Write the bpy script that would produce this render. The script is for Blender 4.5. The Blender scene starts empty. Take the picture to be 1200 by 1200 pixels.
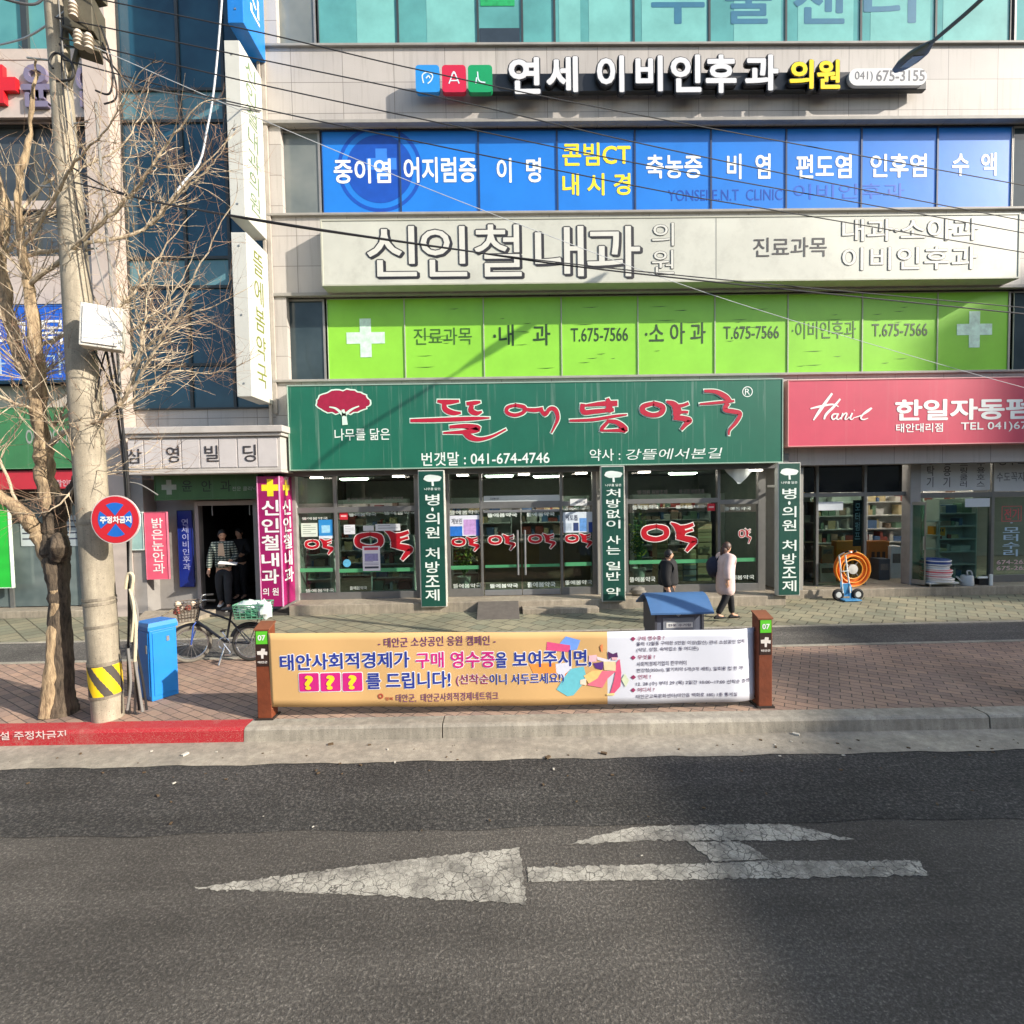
import bpy, bmesh, math, random
from mathutils import Vector, Matrix
random.seed(7)
S = bpy.context.scene
COL = S.collection
R = math.radians
# ------------------------------------------------------------------ camera, sky, sun, exposure
CAM_H = 2.6
PITCH, ROLL, YAW = R(-2.2565), R(-1.0065), R(0.8826)
def cam_basis():
    cp, sp, cy, sy = math.cos(PITCH), math.sin(PITCH), math.cos(YAW), math.sin(YAW)
    d = Vector((sy*cp, cy*cp, sp)); r0 = Vector((cy, -sy, 0)); u0 = r0.cross(d)
    cr, sr = math.cos(ROLL), math.sin(ROLL)
    return cr*r0 + sr*u0, -sr*r0 + cr*u0, d
CR, CU, CD = cam_basis()
cam_data = bpy.data.cameras.new('camera'); cam = bpy.data.objects.new('camera', cam_data); COL.objects.link(cam)
cam_data.sensor_width = 36; cam_data.lens = 18; cam_data.clip_start = .05; cam_data.clip_end = 2000
m = Matrix((CR, CU, -CD)).transposed().to_4x4(); m.translation = Vector((0, 0, CAM_H)); cam.matrix_world = m
S.camera = cam
TO_SUN = Vector((.818, -.372, .438)).normalized()
w = bpy.data.worlds.new('World'); S.world = w; w.use_nodes = True
nt = w.node_tree; bg = nt.nodes['Background']; sky = nt.nodes.new('ShaderNodeTexSky')
sky.sky_type = 'NISHITA'; sky.sun_disc = False; sky.sun_elevation = math.asin(TO_SUN.z)
sky.sun_rotation = math.atan2(TO_SUN.x, TO_SUN.y); sky.air_density = 1.1; sky.dust_density = 1.5
nt.links.new(sky.outputs[0], bg.inputs[0]); bg.inputs[1].default_value = .15
sd = bpy.data.lights.new('sun', 'SUN'); sun = bpy.data.objects.new('sun', sd); COL.objects.link(sun)
sd.energy = 4.5; sd.angle = R(.55); sd.color = (1, .92, .80)
sun.rotation_euler = (-TO_SUN).to_track_quat('-Z', 'Y').to_euler(); sun.location = (30, -20, 40)
S.view_settings.view_transform = 'Standard'; S.view_settings.look = 'None'
S.view_settings.exposure = .85; S.view_settings.gamma = 1
S.render.engine = 'CYCLES'; S.cycles.max_bounces = 7; S.cycles.transparent_max_bounces = 12
S.cycles.use_denoising = True; S.cycles.caustics_reflective = False; S.cycles.caustics_refractive = False

# measurements taken on the photo, turned into metres on a known real plane
def ray(px, py): return CD + CR*((px-600)/600) - CU*((py-600)/600)
def P(px, py, Y):
    a = ray(px, py); t = Y/a.y; return a.x*t, CAM_H + a.z*t
def V3(px, py, Y):
    x, z = P(px, py, Y); return Vector((x, Y, z))
def G(px, py, z=0.):
    a = ray(px, py); t = (z-CAM_H)/a.z; return a.x*t, a.y*t
def RC(px0, py0, px1, py1, Y):
    mx, my = (px0+px1)/2, (py0+py1)/2
    return P(px0, my, Y)[0], P(px1, my, Y)[0], P(mx, py1, Y)[1], P(mx, py0, Y)[1]   # x0 x1 z0 z1

# ------------------------------------------------------------------ materials
def lin(c): return tuple(((v/255)/12.92 if v/255 <= .04045 else ((v/255+.055)/1.055)**2.4) for v in c[:3]) + (1,)
MATS = {}
def nodes(name):
    mt = bpy.data.materials.new(name); mt.use_nodes = True
    n = mt.node_tree; return mt, n, n.nodes['Principled BSDF'], n.links
def N(n, t, **kw):
    x = n.nodes.new(t)
    for k, v in kw.items():
        if k in x.inputs: x.inputs[k].default_value = v
        else: setattr(x, k, v)
    return x
def coords(n, scale=(1, 1, 1), swap=False, rotz=0):
    tc = N(n, 'ShaderNodeTexCoord'); out = tc.outputs['Object']
    if swap:
        s = N(n, 'ShaderNodeSeparateXYZ'); c = N(n, 'ShaderNodeCombineXYZ')
        n.links.new(out, s.inputs[0]); n.links.new(s.outputs[0], c.inputs[0]); n.links.new(s.outputs[2], c.inputs[1]); n.links.new(s.outputs[1], c.inputs[2]); out = c.outputs[0]
    mp = N(n, 'ShaderNodeMapping'); mp.inputs['Scale'].default_value = scale; mp.inputs['Rotation'].default_value = (0, 0, rotz)
    n.links.new(out, mp.inputs[0]); return mp.outputs[0]
def noise(n, vec, scale, detail=5, rough=.6):
    x = N(n, 'ShaderNodeTexNoise'); x.inputs['Scale'].default_value = scale; x.inputs['Detail'].default_value = detail; x.inputs['Roughness'].default_value = rough
    n.links.new(vec, x.inputs['Vector']); return x.outputs['Fac']
def ramp(n, fac, stops):
    x = N(n, 'ShaderNodeValToRGB'); e = x.color_ramp.elements
    while len(e) < len(stops): e.new(.5)
    for el, (p, c) in zip(e, stops): el.position = p; el.color = c if len(c) == 4 else lin(c)
    n.links.new(fac, x.inputs[0]); return x.outputs[0]
def mix(n, a, b, fac, mode='MIX'):
    x = N(n, 'ShaderNodeMix', data_type='RGBA', blend_type=mode)
    for s, v in ((6, a), (7, b), (0, fac)):
        if hasattr(v, 'is_linked'): n.links.new(v, x.inputs[s])
        else: x.inputs[s].default_value = v
    return x.outputs[2]
def g4(v): return (v, v, v, 1)
def bumpn(n, h, b, strength, dist=.01):
    x = N(n, 'ShaderNodeBump'); x.inputs['Strength'].default_value = strength; x.inputs['Distance'].default_value = dist
    n.links.new(h, x.inputs['Height']); n.links.new(x.outputs[0], b.inputs['Normal'])
def M(name, col, rough=.55, var=.12, scale=5, metal=0, bump=0, bscale=60, streak=0, emit=0, spec=.5, coat=0, dirt=0):
    """plain painted / plastic / cloth surface with a little uneven tone, optional rain streaks and dirt blotches"""
    if name in MATS: return MATS[name]
    mt, n, b, L = nodes(name); base = lin(col)
    v = coords(n); c = base
    if var:
        f = noise(n, v, scale); c = mix(n, base, ramp(n, f, [(.3, g4(1-var)), (.7, g4(1+var*.6))]), 1., 'MULTIPLY')
    if streak:
        f = noise(n, coords(n, (4, 4, .10)), 2.4, 6, .72); c = mix(n, c, lin((190, 196, 188)), ramp(n, f, [(.56, g4(0)), (.82, g4(streak))]))
    if dirt:
        f = noise(n, v, 2.2, 8, .7); c = mix(n, c, lin((92, 84, 72)), ramp(n, f, [(.5, g4(0)), (.8, g4(dirt))]))
    if hasattr(c, 'is_linked'): L.new(c, b.inputs['Base Color'])
    else: b.inputs['Base Color'].default_value = c
    b.inputs['Roughness'].default_value = rough; b.inputs['Metallic'].default_value = metal
    b.inputs['Specular IOR Level'].default_value = spec; b.inputs['Coat Weight'].default_value = coat
    if emit: b.inputs['Emission Color'].default_value = base; b.inputs['Emission Strength'].default_value = emit
    if bump: bumpn(n, noise(n, v, bscale, 4), b, bump)
    MATS[name] = mt; return mt
def glass(name, tint=(215, 232, 226), refl=(1, 1, 1), boost=1.0):
    mt, n, b, L = nodes(name); n.nodes.remove(b)
    o = n.nodes['Material Output']; t = N(n, 'ShaderNodeBsdfTransparent'); t.inputs[0].default_value = lin(tint)
    g = N(n, 'ShaderNodeBsdfGlossy'); g.inputs['Roughness'].default_value = .015; g.inputs[0].default_value = (*refl, 1)
    f = N(n, 'ShaderNodeFresnel'); f.inputs[0].default_value = 1.45*boost; mx = N(n, 'ShaderNodeMixShader')
    ge = N(n, 'ShaderNodeNewGeometry'); iv = N(n, 'ShaderNodeMath', operation='SUBTRACT'); iv.inputs[0].default_value = 1.; ml = N(n, 'ShaderNodeMath', operation='MULTIPLY')
    L.new(ge.outputs['Backfacing'], iv.inputs[1]); L.new(iv.outputs[0], ml.inputs[0]); L.new(f.outputs[0], ml.inputs[1])   # the inner face of a pane adds no second mirror
    L.new(ml.outputs[0], mx.inputs[0]); L.new(t.outputs[0], mx.inputs[1]); L.new(g.outputs[0], mx.inputs[2]); L.new(mx.outputs[0], o.inputs[0])
    return mt
GLASS = glass('shop_glass', (208, 224, 217))
GLASS_DOOR = glass('green_edged_glass', (170, 205, 190))

def cladding():
    mt, n, b, L = nodes('stone_cladding'); v = coords(n, swap=True)
    br = N(n, 'ShaderNodeTexBrick', offset=0.0, squash=1.0)
    for k, x in (('Scale', 1.), ('Brick Width', 1.04), ('Row Height', .61), ('Mortar Size', .006), ('Mortar Smooth', .3), ('Bias', 0.)): br.inputs[k].default_value = x
    br.inputs['Color1'].default_value = lin((176, 170, 165)); br.inputs['Color2'].default_value = lin((188, 181, 174)); br.inputs['Mortar'].default_value = lin((112, 106, 100))
    L.new(v, br.inputs['Vector'])
    c = mix(n, br.outputs['Color'], ramp(n, noise(n, v, 90, 3), [(.3, g4(.9)), (.7, g4(1.06))]), 1., 'MULTIPLY')
    st = noise(n, coords(n, (5, 5, .3)), 2.5, 5)
    c = mix(n, c, lin((120, 112, 100)), ramp(n, st, [(.52, g4(0)), (.8, g4(.45))]))
    c = mix(n, c, ramp(n, noise(n, v, .7, 3), [(.3, g4(.9)), (.7, g4(1.05))]), 1., 'MULTIPLY')
    L.new(c, b.inputs['Base Color']); b.inputs['Roughness'].default_value = .55
    bumpn(n, br.outputs['Fac'], b, -.3, .01); return mt
def asphalt(name, dark, light, cracks=True, coarse=1.):
    mt, n, b, L = nodes(name); v = coords(n)
    f0 = noise(n, v, 48*coarse, 4, .75); f1 = noise(n, v, 150, 2, .6); f2 = noise(n, v, .45, 6, .7); f3 = noise(n, coords(n, (.22, 2.6, 1)), 1.1, 5, .65)
    c = ramp(n, f0, [(.34, dark), (.52, tuple((x+y)/2 for x, y in zip(dark, light))), (.66, tuple(min(255, x*1.2) for x in light))])
    c = mix(n, c, ramp(n, f1, [(.3, g4(.62)), (.7, g4(1.35))]), 1., 'MULTIPLY')
    vo = N(n, 'ShaderNodeTexVoronoi', feature='F1'); vo.inputs['Scale'].default_value = 62*coarse; L.new(v, vo.inputs['Vector'])
    sp = N(n, 'ShaderNodeSeparateColor'); L.new(vo.outputs['Color'], sp.inputs[0])
    st1 = mix(n, g4(0), ramp(n, vo.outputs['Distance'], [(.16, g4(.34)), (.36, g4(0))]), ramp(n, sp.outputs[0], [(.74, g4(0)), (.95, g4(1))]))
    c = mix(n, c, lin(tuple(min(255, x*1.75) for x in light)), st1)
    c = mix(n, c, ramp(n, f2, [(.30, g4(.62)), (.70, g4(1.28))]), 1., 'MULTIPLY')
    c = mix(n, c, ramp(n, f3, [(.32, g4(.78)), (.68, g4(1.14))]), 1., 'MULTIPLY')
    if cracks:
        vc = N(n, 'ShaderNodeTexVoronoi', feature='DISTANCE_TO_EDGE'); vc.inputs['Scale'].default_value = .42
        wv = N(n, 'ShaderNodeVectorMath', operation='ADD'); ns = N(n, 'ShaderNodeTexNoise'); ns.inputs['Scale'].default_value = 1.7; ns.inputs['Detail'].default_value = 7
        L.new(v, ns.inputs['Vector']); L.new(v, wv.inputs[0]); L.new(ns.outputs['Color'], wv.inputs[1]); L.new(wv.outputs[0], vc.inputs['Vector'])
        c = mix(n, c, lin(tuple(x*.6 for x in dark)), ramp(n, vc.outputs['Distance'], [(.0, g4(.22)), (.004, g4(0))]))
    st = noise(n, v, 1.7, 7, .75); c = mix(n, c, lin(tuple(x*.55 for x in dark)), ramp(n, st, [(.64, g4(0)), (.76, g4(.55))]))
    L.new(c, b.inputs['Base Color']); b.inputs['Roughness'].default_value = .84; b.inputs['Specular IOR Level'].default_value = .3
    bumpn(n, f0, b, .8, .02); return mt
def pavers(name, c1, c2, mortar, bw, rh, rot, off=.5, msize=.006):
    mt, n, b, L = nodes(name); v = coords(n, rotz=rot)
    wv = N(n, 'ShaderNodeVectorMath', operation='ADD'); ns = N(n, 'ShaderNodeTexNoise'); ns.inputs['Scale'].default_value = 5; ns.inputs['Detail'].default_value = 3
    sc = N(n, 'ShaderNodeVectorMath', operation='SCALE'); sc.inputs['Scale'].default_value = .02
    L.new(v, ns.inputs['Vector']); L.new(ns.outputs['Color'], sc.inputs[0]); L.new(v, wv.inputs[0]); L.new(sc.outputs[0], wv.inputs[1])
    br = N(n, 'ShaderNodeTexBrick', offset=off)
    for k, x in (('Scale', 1.), ('Brick Width', bw), ('Row Height', rh), ('Mortar Size', msize), ('Mortar Smooth', .2), ('Bias', -.1)): br.inputs[k].default_value = x
    br.inputs['Color1'].default_value = lin(c1); br.inputs['Color2'].default_value = lin(c2); br.inputs['Mortar'].default_value = lin(mortar)
    L.new(wv.outputs[0], br.inputs['Vector']); c = br.outputs['Color']
    c = mix(n, c, ramp(n, noise(n, v, 60, 4), [(.3, g4(.82)), (.7, g4(1.1))]), 1., 'MULTIPLY')
    c = mix(n, c, ramp(n, noise(n, v, .9, 6, .7), [(.32, g4(.7)), (.68, g4(1.15))]), 1., 'MULTIPLY')
    c = mix(n, c, lin((150, 138, 118)), ramp(n, noise(n, v, 2.7, 6, .7), [(.55, g4(0)), (.8, g4(.5))]))
    L.new(c, b.inputs['Base Color']); b.inputs['Roughness'].default_value = .8; b.inputs['Specular IOR Level'].default_value = .3
    bumpn(n, br.outputs['Fac'], b, -.6, .008); return mt
def concrete(name, c1, c2, sc=3., rough=.8):
    mt, n, b, L = nodes(name); v = coords(n)
    c = ramp(n, noise(n, v, sc, 8, .7), [(.3, c1), (.7, c2)])
    c = mix(n, c, ramp(n, noise(n, v, 110, 3), [(.3, g4(.82)), (.7, g4(1.08))]), 1., 'MULTIPLY')
    c = mix(n, c, ramp(n, noise(n, v, .8, 7, .72), [(.32, g4(.70)), (.66, g4(1.1))]), 1., 'MULTIPLY'); c = mix(n, c, ramp(n, noise(n, coords(n, (6, 6, .5)), 2., 5, .7), [(.42, g4(.80)), (.62, g4(1.04))]), 1., 'MULTIPLY')
    vo = N(n, 'ShaderNodeTexVoronoi'); vo.inputs['Scale'].default_value = 26; L.new(v, vo.inputs['Vector'])
    c = mix(n, c, lin(tuple(x*.45 for x in c1)), ramp(n, vo.outputs['Distance'], [(.08, g4(.6)), (.16, g4(0))]))
    L.new(c, b.inputs['Base Color']); b.inputs['Roughness'].default_value = rough; bumpn(n, noise(n, v, 70, 5), b, .35); return mt
def worn_paint(name, col, under, amount=.5, sc=1., crk=1.):
    mt, n, b, L = nodes(name); v = coords(n)
    wv = N(n, 'ShaderNodeVectorMath', operation='ADD'); ns = N(n, 'ShaderNodeTexNoise'); ns.inputs['Scale'].default_value = 9; ns.inputs['Detail'].default_value = 4
    s2 = N(n, 'ShaderNodeVectorMath', operation='SCALE'); s2.inputs['Scale'].default_value = .10
    L.new(v, ns.inputs['Vector']); L.new(ns.outputs['Color'], s2.inputs[0]); L.new(v, wv.inputs[0]); L.new(s2.outputs[0], wv.inputs[1])
    vc = N(n, 'ShaderNodeTexVoronoi', feature='DISTANCE_TO_EDGE'); vc.inputs['Scale'].default_value = 15*sc; L.new(wv.outputs[0], vc.inputs['Vector'])
    crack = ramp(n, vc.outputs['Distance'], [(.018, g4(crk)), (.05, g4(0))])
    f = noise(n, v, 5*sc, 7, .75); fade = ramp(n, f, [(.56-.16*amount, g4(0)), (.78-.1*amount, g4(.9))])
    gr = noise(n, v, 150, 2); grit = ramp(n, gr, [(.56, g4(0)), (.64, g4(.7))])
    big = noise(n, v, 1.4, 6, .75); pat = ramp(n, big, [(.52, g4(0)), (.70, g4(.55+.3*amount))]); crack = mix(n, g4(0), crack, ramp(n, noise(n, v, 2.1, 4), [(.36, g4(.45)), (.56, g4(1))]))
    k = mix(n, crack, g4(1), fade); k = mix(n, k, g4(1), grit); k = mix(n, k, g4(1), pat)
    c = mix(n, lin(col), lin(under), k); L.new(c, b.inputs['Base Color']); b.inputs['Roughness'].default_value = .75
    bumpn(n, gr, b, .4); return mt
def bark(name, c1, c2):
    mt, n, b, L = nodes(name); v = coords(n, (9, 9, 1.6)); f = noise(n, v, 2.6, 7, .7)
    c = ramp(n, f, [(.35, c1), (.62, c2)]); L.new(c, b.inputs['Base Color']); b.inputs['Roughness'].default_value = .9; bumpn(n, f, b, 1., .03); return mt
def darkglass(name, c1, c2, rough=.06):
    mt, n, b, L = nodes(name); v = coords(n, swap=True); f = noise(n, v, .9, 3)
    L.new(ramp(n, f, [(.3, c1), (.7, c2)]), b.inputs['Base Color']); b.inputs['Roughness'].default_value = rough
    bumpn(n, noise(n, v, 1.6, 2), b, .06, .05); return mt

CLAD = cladding()
ALU = M('anodised_aluminium', (128, 128, 126), .42, .08, 8, .55)
ALU_D = M('dark_aluminium', (62, 62, 64), .45, .08, 8, .4)
WHITE = M('white_letter', (235, 235, 230), .5, .03)
BLACK = M('black_plastic', (28, 28, 30), .45, .1)
RUB = M('black_rubber', (26, 26, 27), .8, .15, 20)
STEEL = M('galvanised_steel', (150, 152, 152), .42, .12, 12, .7)

# ------------------------------------------------------------------ objects
def wl(o):
    v = Vector((0, 0, 0))
    while o is not None: v = v + o.location; o = o.parent
    return v
def tag(o, label=None, cat=None, group=None, kind=None):
    if label: o['label'] = label
    if cat: o['category'] = cat
    if group: o['group'] = group
    if kind: o['kind'] = kind
    return o
def thing(name, label, cat, loc=(0, 0, 0), rz=0, group=None):
    o = bpy.data.objects.new(name, None); COL.objects.link(o); o.empty_display_size = .2
    o.location = loc; o.rotation_euler = (0, 0, rz); return tag(o, label, cat, group)
def dup(root, loc=None, rz=None, label=None):
    r = root.copy(); COL.objects.link(r)
    if loc is not None: r.location = loc
    if rz is not None: r.rotation_euler = (0, 0, rz)
    if label: r['label'] = label
    for ch in list(root.children):
        c = ch.copy(); COL.objects.link(c); c.parent = r
        for gch in list(ch.children):
            d = gch.copy(); COL.objects.link(d); d.parent = c
    return r
class MB:
    def __init__(s): s.v = []; s.f = []; s.m = []
    def add(s, vs, fs, mi=0):
        k = len(s.v); s.v += [tuple(x) for x in vs]; s.f += [tuple(i+k for i in f) for f in fs]; s.m += [mi]*len(fs); return s
    def box(s, x0, x1, y0, y1, z0, z1, mi=0):
        return s.add([(x, y, z) for x in (x0, x1) for y in (y0, y1) for z in (z0, z1)],
                     [(0, 1, 3, 2), (4, 6, 7, 5), (0, 4, 5, 1), (2, 3, 7, 6), (0, 2, 6, 4), (1, 5, 7, 3)], mi)
    def rbox(s, c, size, rz=0, mi=0, rx=0, ry=0):
        mt = Matrix.Translation(c) @ Matrix.Rotation(rz, 4, 'Z') @ Matrix.Rotation(ry, 4, 'Y') @ Matrix.Rotation(rx, 4, 'X')
        a, b, d = (q/2 for q in size)
        return s.add([mt @ Vector((x, y, z)) for x in (-a, a) for y in (-b, b) for z in (-d, d)],
                     [(0, 1, 3, 2), (4, 6, 7, 5), (0, 4, 5, 1), (2, 3, 7, 6), (0, 2, 6, 4), (1, 5, 7, 3)], mi)
    def quad(s, a, b, c, d, mi=0): return s.add([a, b, c, d], [(0, 1, 2, 3)], mi)
    def poly(s, pts, mi=0): return s.add(pts, [tuple(range(len(pts)))], mi)
    def prism(s, pts, vec, mi=0):
        n = len(pts); vec = Vector(vec); a = [Vector(p) for p in pts]
        return s.add(a+[p+vec for p in a], [tuple(range(n)), tuple(range(2*n-1, n-1, -1))]+[(i, i+n, (i+1) % n+n, (i+1) % n) for i in range(n)], mi)
    def tube(s, pts, r, sides=8, mi=0, cap=True):
        pts = [Vector(p) for p in pts]; n = len(pts)
        rs = r if isinstance(r, (list, tuple)) else [r]*n
        k = len(s.v); up = None
        for i, p in enumerate(pts):
            t = (pts[min(i+1, n-1)]-pts[max(i-1, 0)]); t = t.normalized() if t.length > 1e-9 else Vector((0, 0, 1))
            if up is None: up = t.orthogonal().normalized()
            up = (up - t*up.dot(t)); up = up.normalized() if up.length > 1e-6 else t.orthogonal().normalized()
            w_ = t.cross(up)
            for j in range(sides):
                a = 2*math.pi*j/sides; s.v.append(tuple(p+(up*math.cos(a)+w_*math.sin(a))*rs[i]))
        for i in range(n-1):
            for j in range(sides):
                s.f.append((k+i*sides+j, k+i*sides+(j+1) % sides, k+(i+1)*sides+(j+1) % sides, k+(i+1)*sides+j)); s.m.append(mi)
        if cap:
            s.f.append(tuple(k+j for j in reversed(range(sides)))); s.m.append(mi)
            s.f.append(tuple(k+(n-1)*sides+j for j in range(sides))); s.m.append(mi)
        return s
    def lathe(s, prof, c=(0, 0, 0), sides=20, mi=0, axis='Z'):
        k = len(s.v); c = Vector(c)
        for r, z in prof:
            for j in range(sides):
                a = 2*math.pi*j/sides; q = (r*math.cos(a), r*math.sin(a), z)
                q = {'Z': q, 'X': (q[2], q[0], q[1]), 'Y': (q[0], -q[2], q[1])}[axis]
                s.v.append(tuple(c+Vector(q)))
        for i in range(len(prof)-1):
            for j in range(sides):
                s.f.append((k+i*sides+j, k+i*sides+(j+1) % sides, k+(i+1)*sides+(j+1) % sides, k+(i+1)*sides+j)); s.m.append(mi)
        return s
    def torus(s, c, R1, r, axis='Y', n=28, k=8, mi=0, ph=0, arc=2*math.pi):
        c = Vector(c); ring = []
        for i in range(n+1):
            a = ph+arc*i/n; q = (math.cos(a)*R1, math.sin(a)*R1)
            ring.append(c+Vector({'Y': (q[0], 0, q[1]), 'Z': (q[0], q[1], 0), 'X': (0, q[0], q[1])}[axis]))
        return s.tube(ring, r, k, mi, cap=False)
    def build(s, name, mat, parent=None, world=True, smooth=False, bev=0, origin=None, segs=2):
        me = bpy.data.meshes.new(name)
        off = Vector((0, 0, 0)); loc = Vector((0, 0, 0))
        if parent is not None and world: off = wl(parent)
        if parent is None and origin is not None: off = loc = Vector(origin)
        me.from_pydata([Vector(v)-off for v in s.v], [], s.f)
        for q in (mat if isinstance(mat, (list, tuple)) else [mat]): me.materials.append(q)
        me.polygons.foreach_set('material_index', s.m)
        bm = bmesh.new(); bm.from_mesh(me); bmesh.ops.recalc_face_normals(bm, faces=bm.faces); bm.to_mesh(me); bm.free()
        if smooth:
            me.polygons.foreach_set('use_smooth', [True]*len(me.polygons))
        o = bpy.data.objects.new(name, me); COL.objects.link(o); o.location = loc
        if parent is not None: o.parent = parent
        if bev:
            b = o.modifiers.new('b', 'BEVEL'); b.width = bev; b.segments = segs; b.limit_method = 'ANGLE'; b.harden_normals = False
        if smooth:
            try: me.set_sharp_from_angle(angle=R(40))
            except Exception: pass
        return o
_GC = {}
def glyphs(body, bold=0., ext=0., align='LEFT', spacing=1., line=1., res=3):
    """filled outlines of a line of lettering; weight is added by laying shifted copies over each other"""
    key = (body, ext, align, spacing, line, res)
    if key not in _GC:
        c = bpy.data.curves.new('t', 'FONT'); c.body = body; c.extrude = ext; c.align_x = align
        c.space_character = spacing; c.space_line = line; c.resolution_u = res
        o = bpy.data.objects.new('t', c); COL.objects.link(o); bpy.context.view_layer.update()
        me = bpy.data.meshes.new_from_object(o.evaluated_get(bpy.context.evaluated_depsgraph_get()))
        _GC[key] = ([tuple(v.co) for v in me.vertices], [tuple(p.vertices) for p in me.polygons])
        bpy.data.objects.remove(o); bpy.data.curves.remove(c); bpy.data.meshes.remove(me)
    vs, fs = _GC[key]
    if bold < .003 or not vs: return vs, fs
    n = 6 if bold < .015 else 10; V_, F_ = [], []; m_ = len(vs)
    for k in range(n):
        a = 2*math.pi*(k+.5)/n; dx, dy = bold*math.cos(a), bold*math.sin(a)
        V_ += [(x+dx, y+dy, z+(k-n)*.00001*(1 if not ext else 100)) for x, y, z in vs]; F_ += [tuple(i+k*m_ for i in f) for f in fs]
    return V_, F_
LAYER = 12.   # metres of depth per unit of the copies' tiny stagger
def put_text(mb, body, rect, Y, bold=0., ext=0., mi=0, align='LEFT', spacing=1., line=1., shear=0., ref_bold=None, res=3):
    """lettering fitted into rect = x0 x1 z0 z1 on the plane Y, facing the street"""
    vs, fs = glyphs(body, bold, .5 if ext else 0., align, spacing, line, res)
    if not vs: return
    b0 = glyphs(body, 0, .5 if ext else 0., align, spacing, line, res)[0]; rb = bold if ref_bold is None else ref_bold
    ax, bx = min(v[0] for v in b0)-rb, max(v[0] for v in b0)+rb; ay, by = min(v[1] for v in b0)-rb, max(v[1] for v in b0)+rb
    x0, x1, z0, z1 = rect; sx = (x1-x0)/max(bx-ax, 1e-6); sz = (z1-z0)/max(by-ay, 1e-6)
    mb.add([(x0+(v[0]-ax)*sx+shear*(v[1]-ay)*sz, Y-((v[2]+.5)*ext if ext else v[2]*LAYER), z0+(v[1]-ay)*sz) for v in vs], fs, mi)
def text(parent, body, box, Y, mat, bold=0., ext=0., outline=None, name='lettering', align='LEFT', spacing=1., line=1., shear=0., label=None, rect=None, smooth=False):
    """box in photo px on the plane Y (or rect in metres); outline = (material, extra bold, step back)"""
    rect = rect or RC(*box, Y); mb = MB(); mats = [mat]
    put_text(mb, body, rect, Y, bold, ext, 0, align, spacing, line, shear)
    if outline:
        mats.append(outline[0]); put_text(mb, body, rect, Y+outline[2], bold+outline[1], ext, 1, align, spacing, line, shear, ref_bold=bold)
    o = mb.build(name, mats, parent)
    if label: o['label'] = label
    return o
def catmull(pts, k=5):
    out = []; n = len(pts)
    for i in range(n-1):
        p0, p1, p2, p3 = (pts[max(i-1, 0)], pts[i], pts[i+1], pts[min(i+2, n-1)])
        for j in range(k):
            t = j/k
            out.append(tuple(.5*(2*b+(-a+c)*t+(2*a-5*b+4*c-d)*t*t+(-a+3*b-3*c+d)*t**3) for a, b, c, d in zip(p0, p1, p2, p3)))
    out.append(tuple(pts[-1])); return out
def stroke(mb, pts, Y, mi=0, extra=0., k=5):
    """brush stroke: pts = (x, z, half width)"""
    q = catmull(pts, k) if len(pts) > 2 else [tuple(p) for p in pts]; n = len(q); L_, R_ = [], []
    for i, (x, z, h) in enumerate(q):
        a, b = q[max(i-1, 0)], q[min(i+1, n-1)]; dx, dz = b[0]-a[0], b[1]-a[1]; l = math.hypot(dx, dz) or 1; dx /= l; dz /= l
        if extra and i == 0: x -= dx*extra; z -= dz*extra
        if extra and i == n-1: x += dx*extra; z += dz*extra
        h = max(h, 0.0)+extra; L_.append((x-dz*h, Y, z+dx*h)); R_.append((x+dz*h, Y, z-dx*h))
    mb.add(L_+R_, [(i, i+n, i+n+1, i+1) for i in range(n-1)], mi)
def brush(parent, strokes, Y, mats, rim, name='lettering', step=.0006):
    """strokes in metres; red inside (mats[0]) with a pale rim (mats[1]) behind"""
    mb = MB()
    for i, s in enumerate(strokes):
        stroke(mb, s, Y-.004-step*i, 0); stroke(mb, s, Y-step*.3*i, 1, rim)
    return mb.build(name, mats, parent)
def skinmesh(joints, edges, levels=2, root=0):
    bm = bmesh.new(); sk = bm.verts.layers.skin.verify(); vs = []
    for i, (p, r) in enumerate(joints):
        v = bm.verts.new(p); v[sk].radius = (r, r) if not isinstance(r, tuple) else r; v[sk].use_root = (i == root); vs.append(v)
    for a, b in edges: bm.edges.new((vs[a], vs[b]))
    me = bpy.data.meshes.new('s'); bm.to_mesh(me); bm.free()
    o = bpy.data.objects.new('s', me); COL.objects.link(o)
    o.modifiers.new('k', 'SKIN'); sb = o.modifiers.new('u', 'SUBSURF'); sb.levels = levels
    bpy.context.view_layer.update()
    e = bpy.data.meshes.new_from_object(o.evaluated_get(bpy.context.evaluated_depsgraph_get()))
    r = ([tuple(v.co) for v in e.vertices], [tuple(p.vertices) for p in e.polygons])
    bpy.data.objects.remove(o); bpy.data.meshes.remove(me); bpy.data.meshes.remove(e); return r
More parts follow.
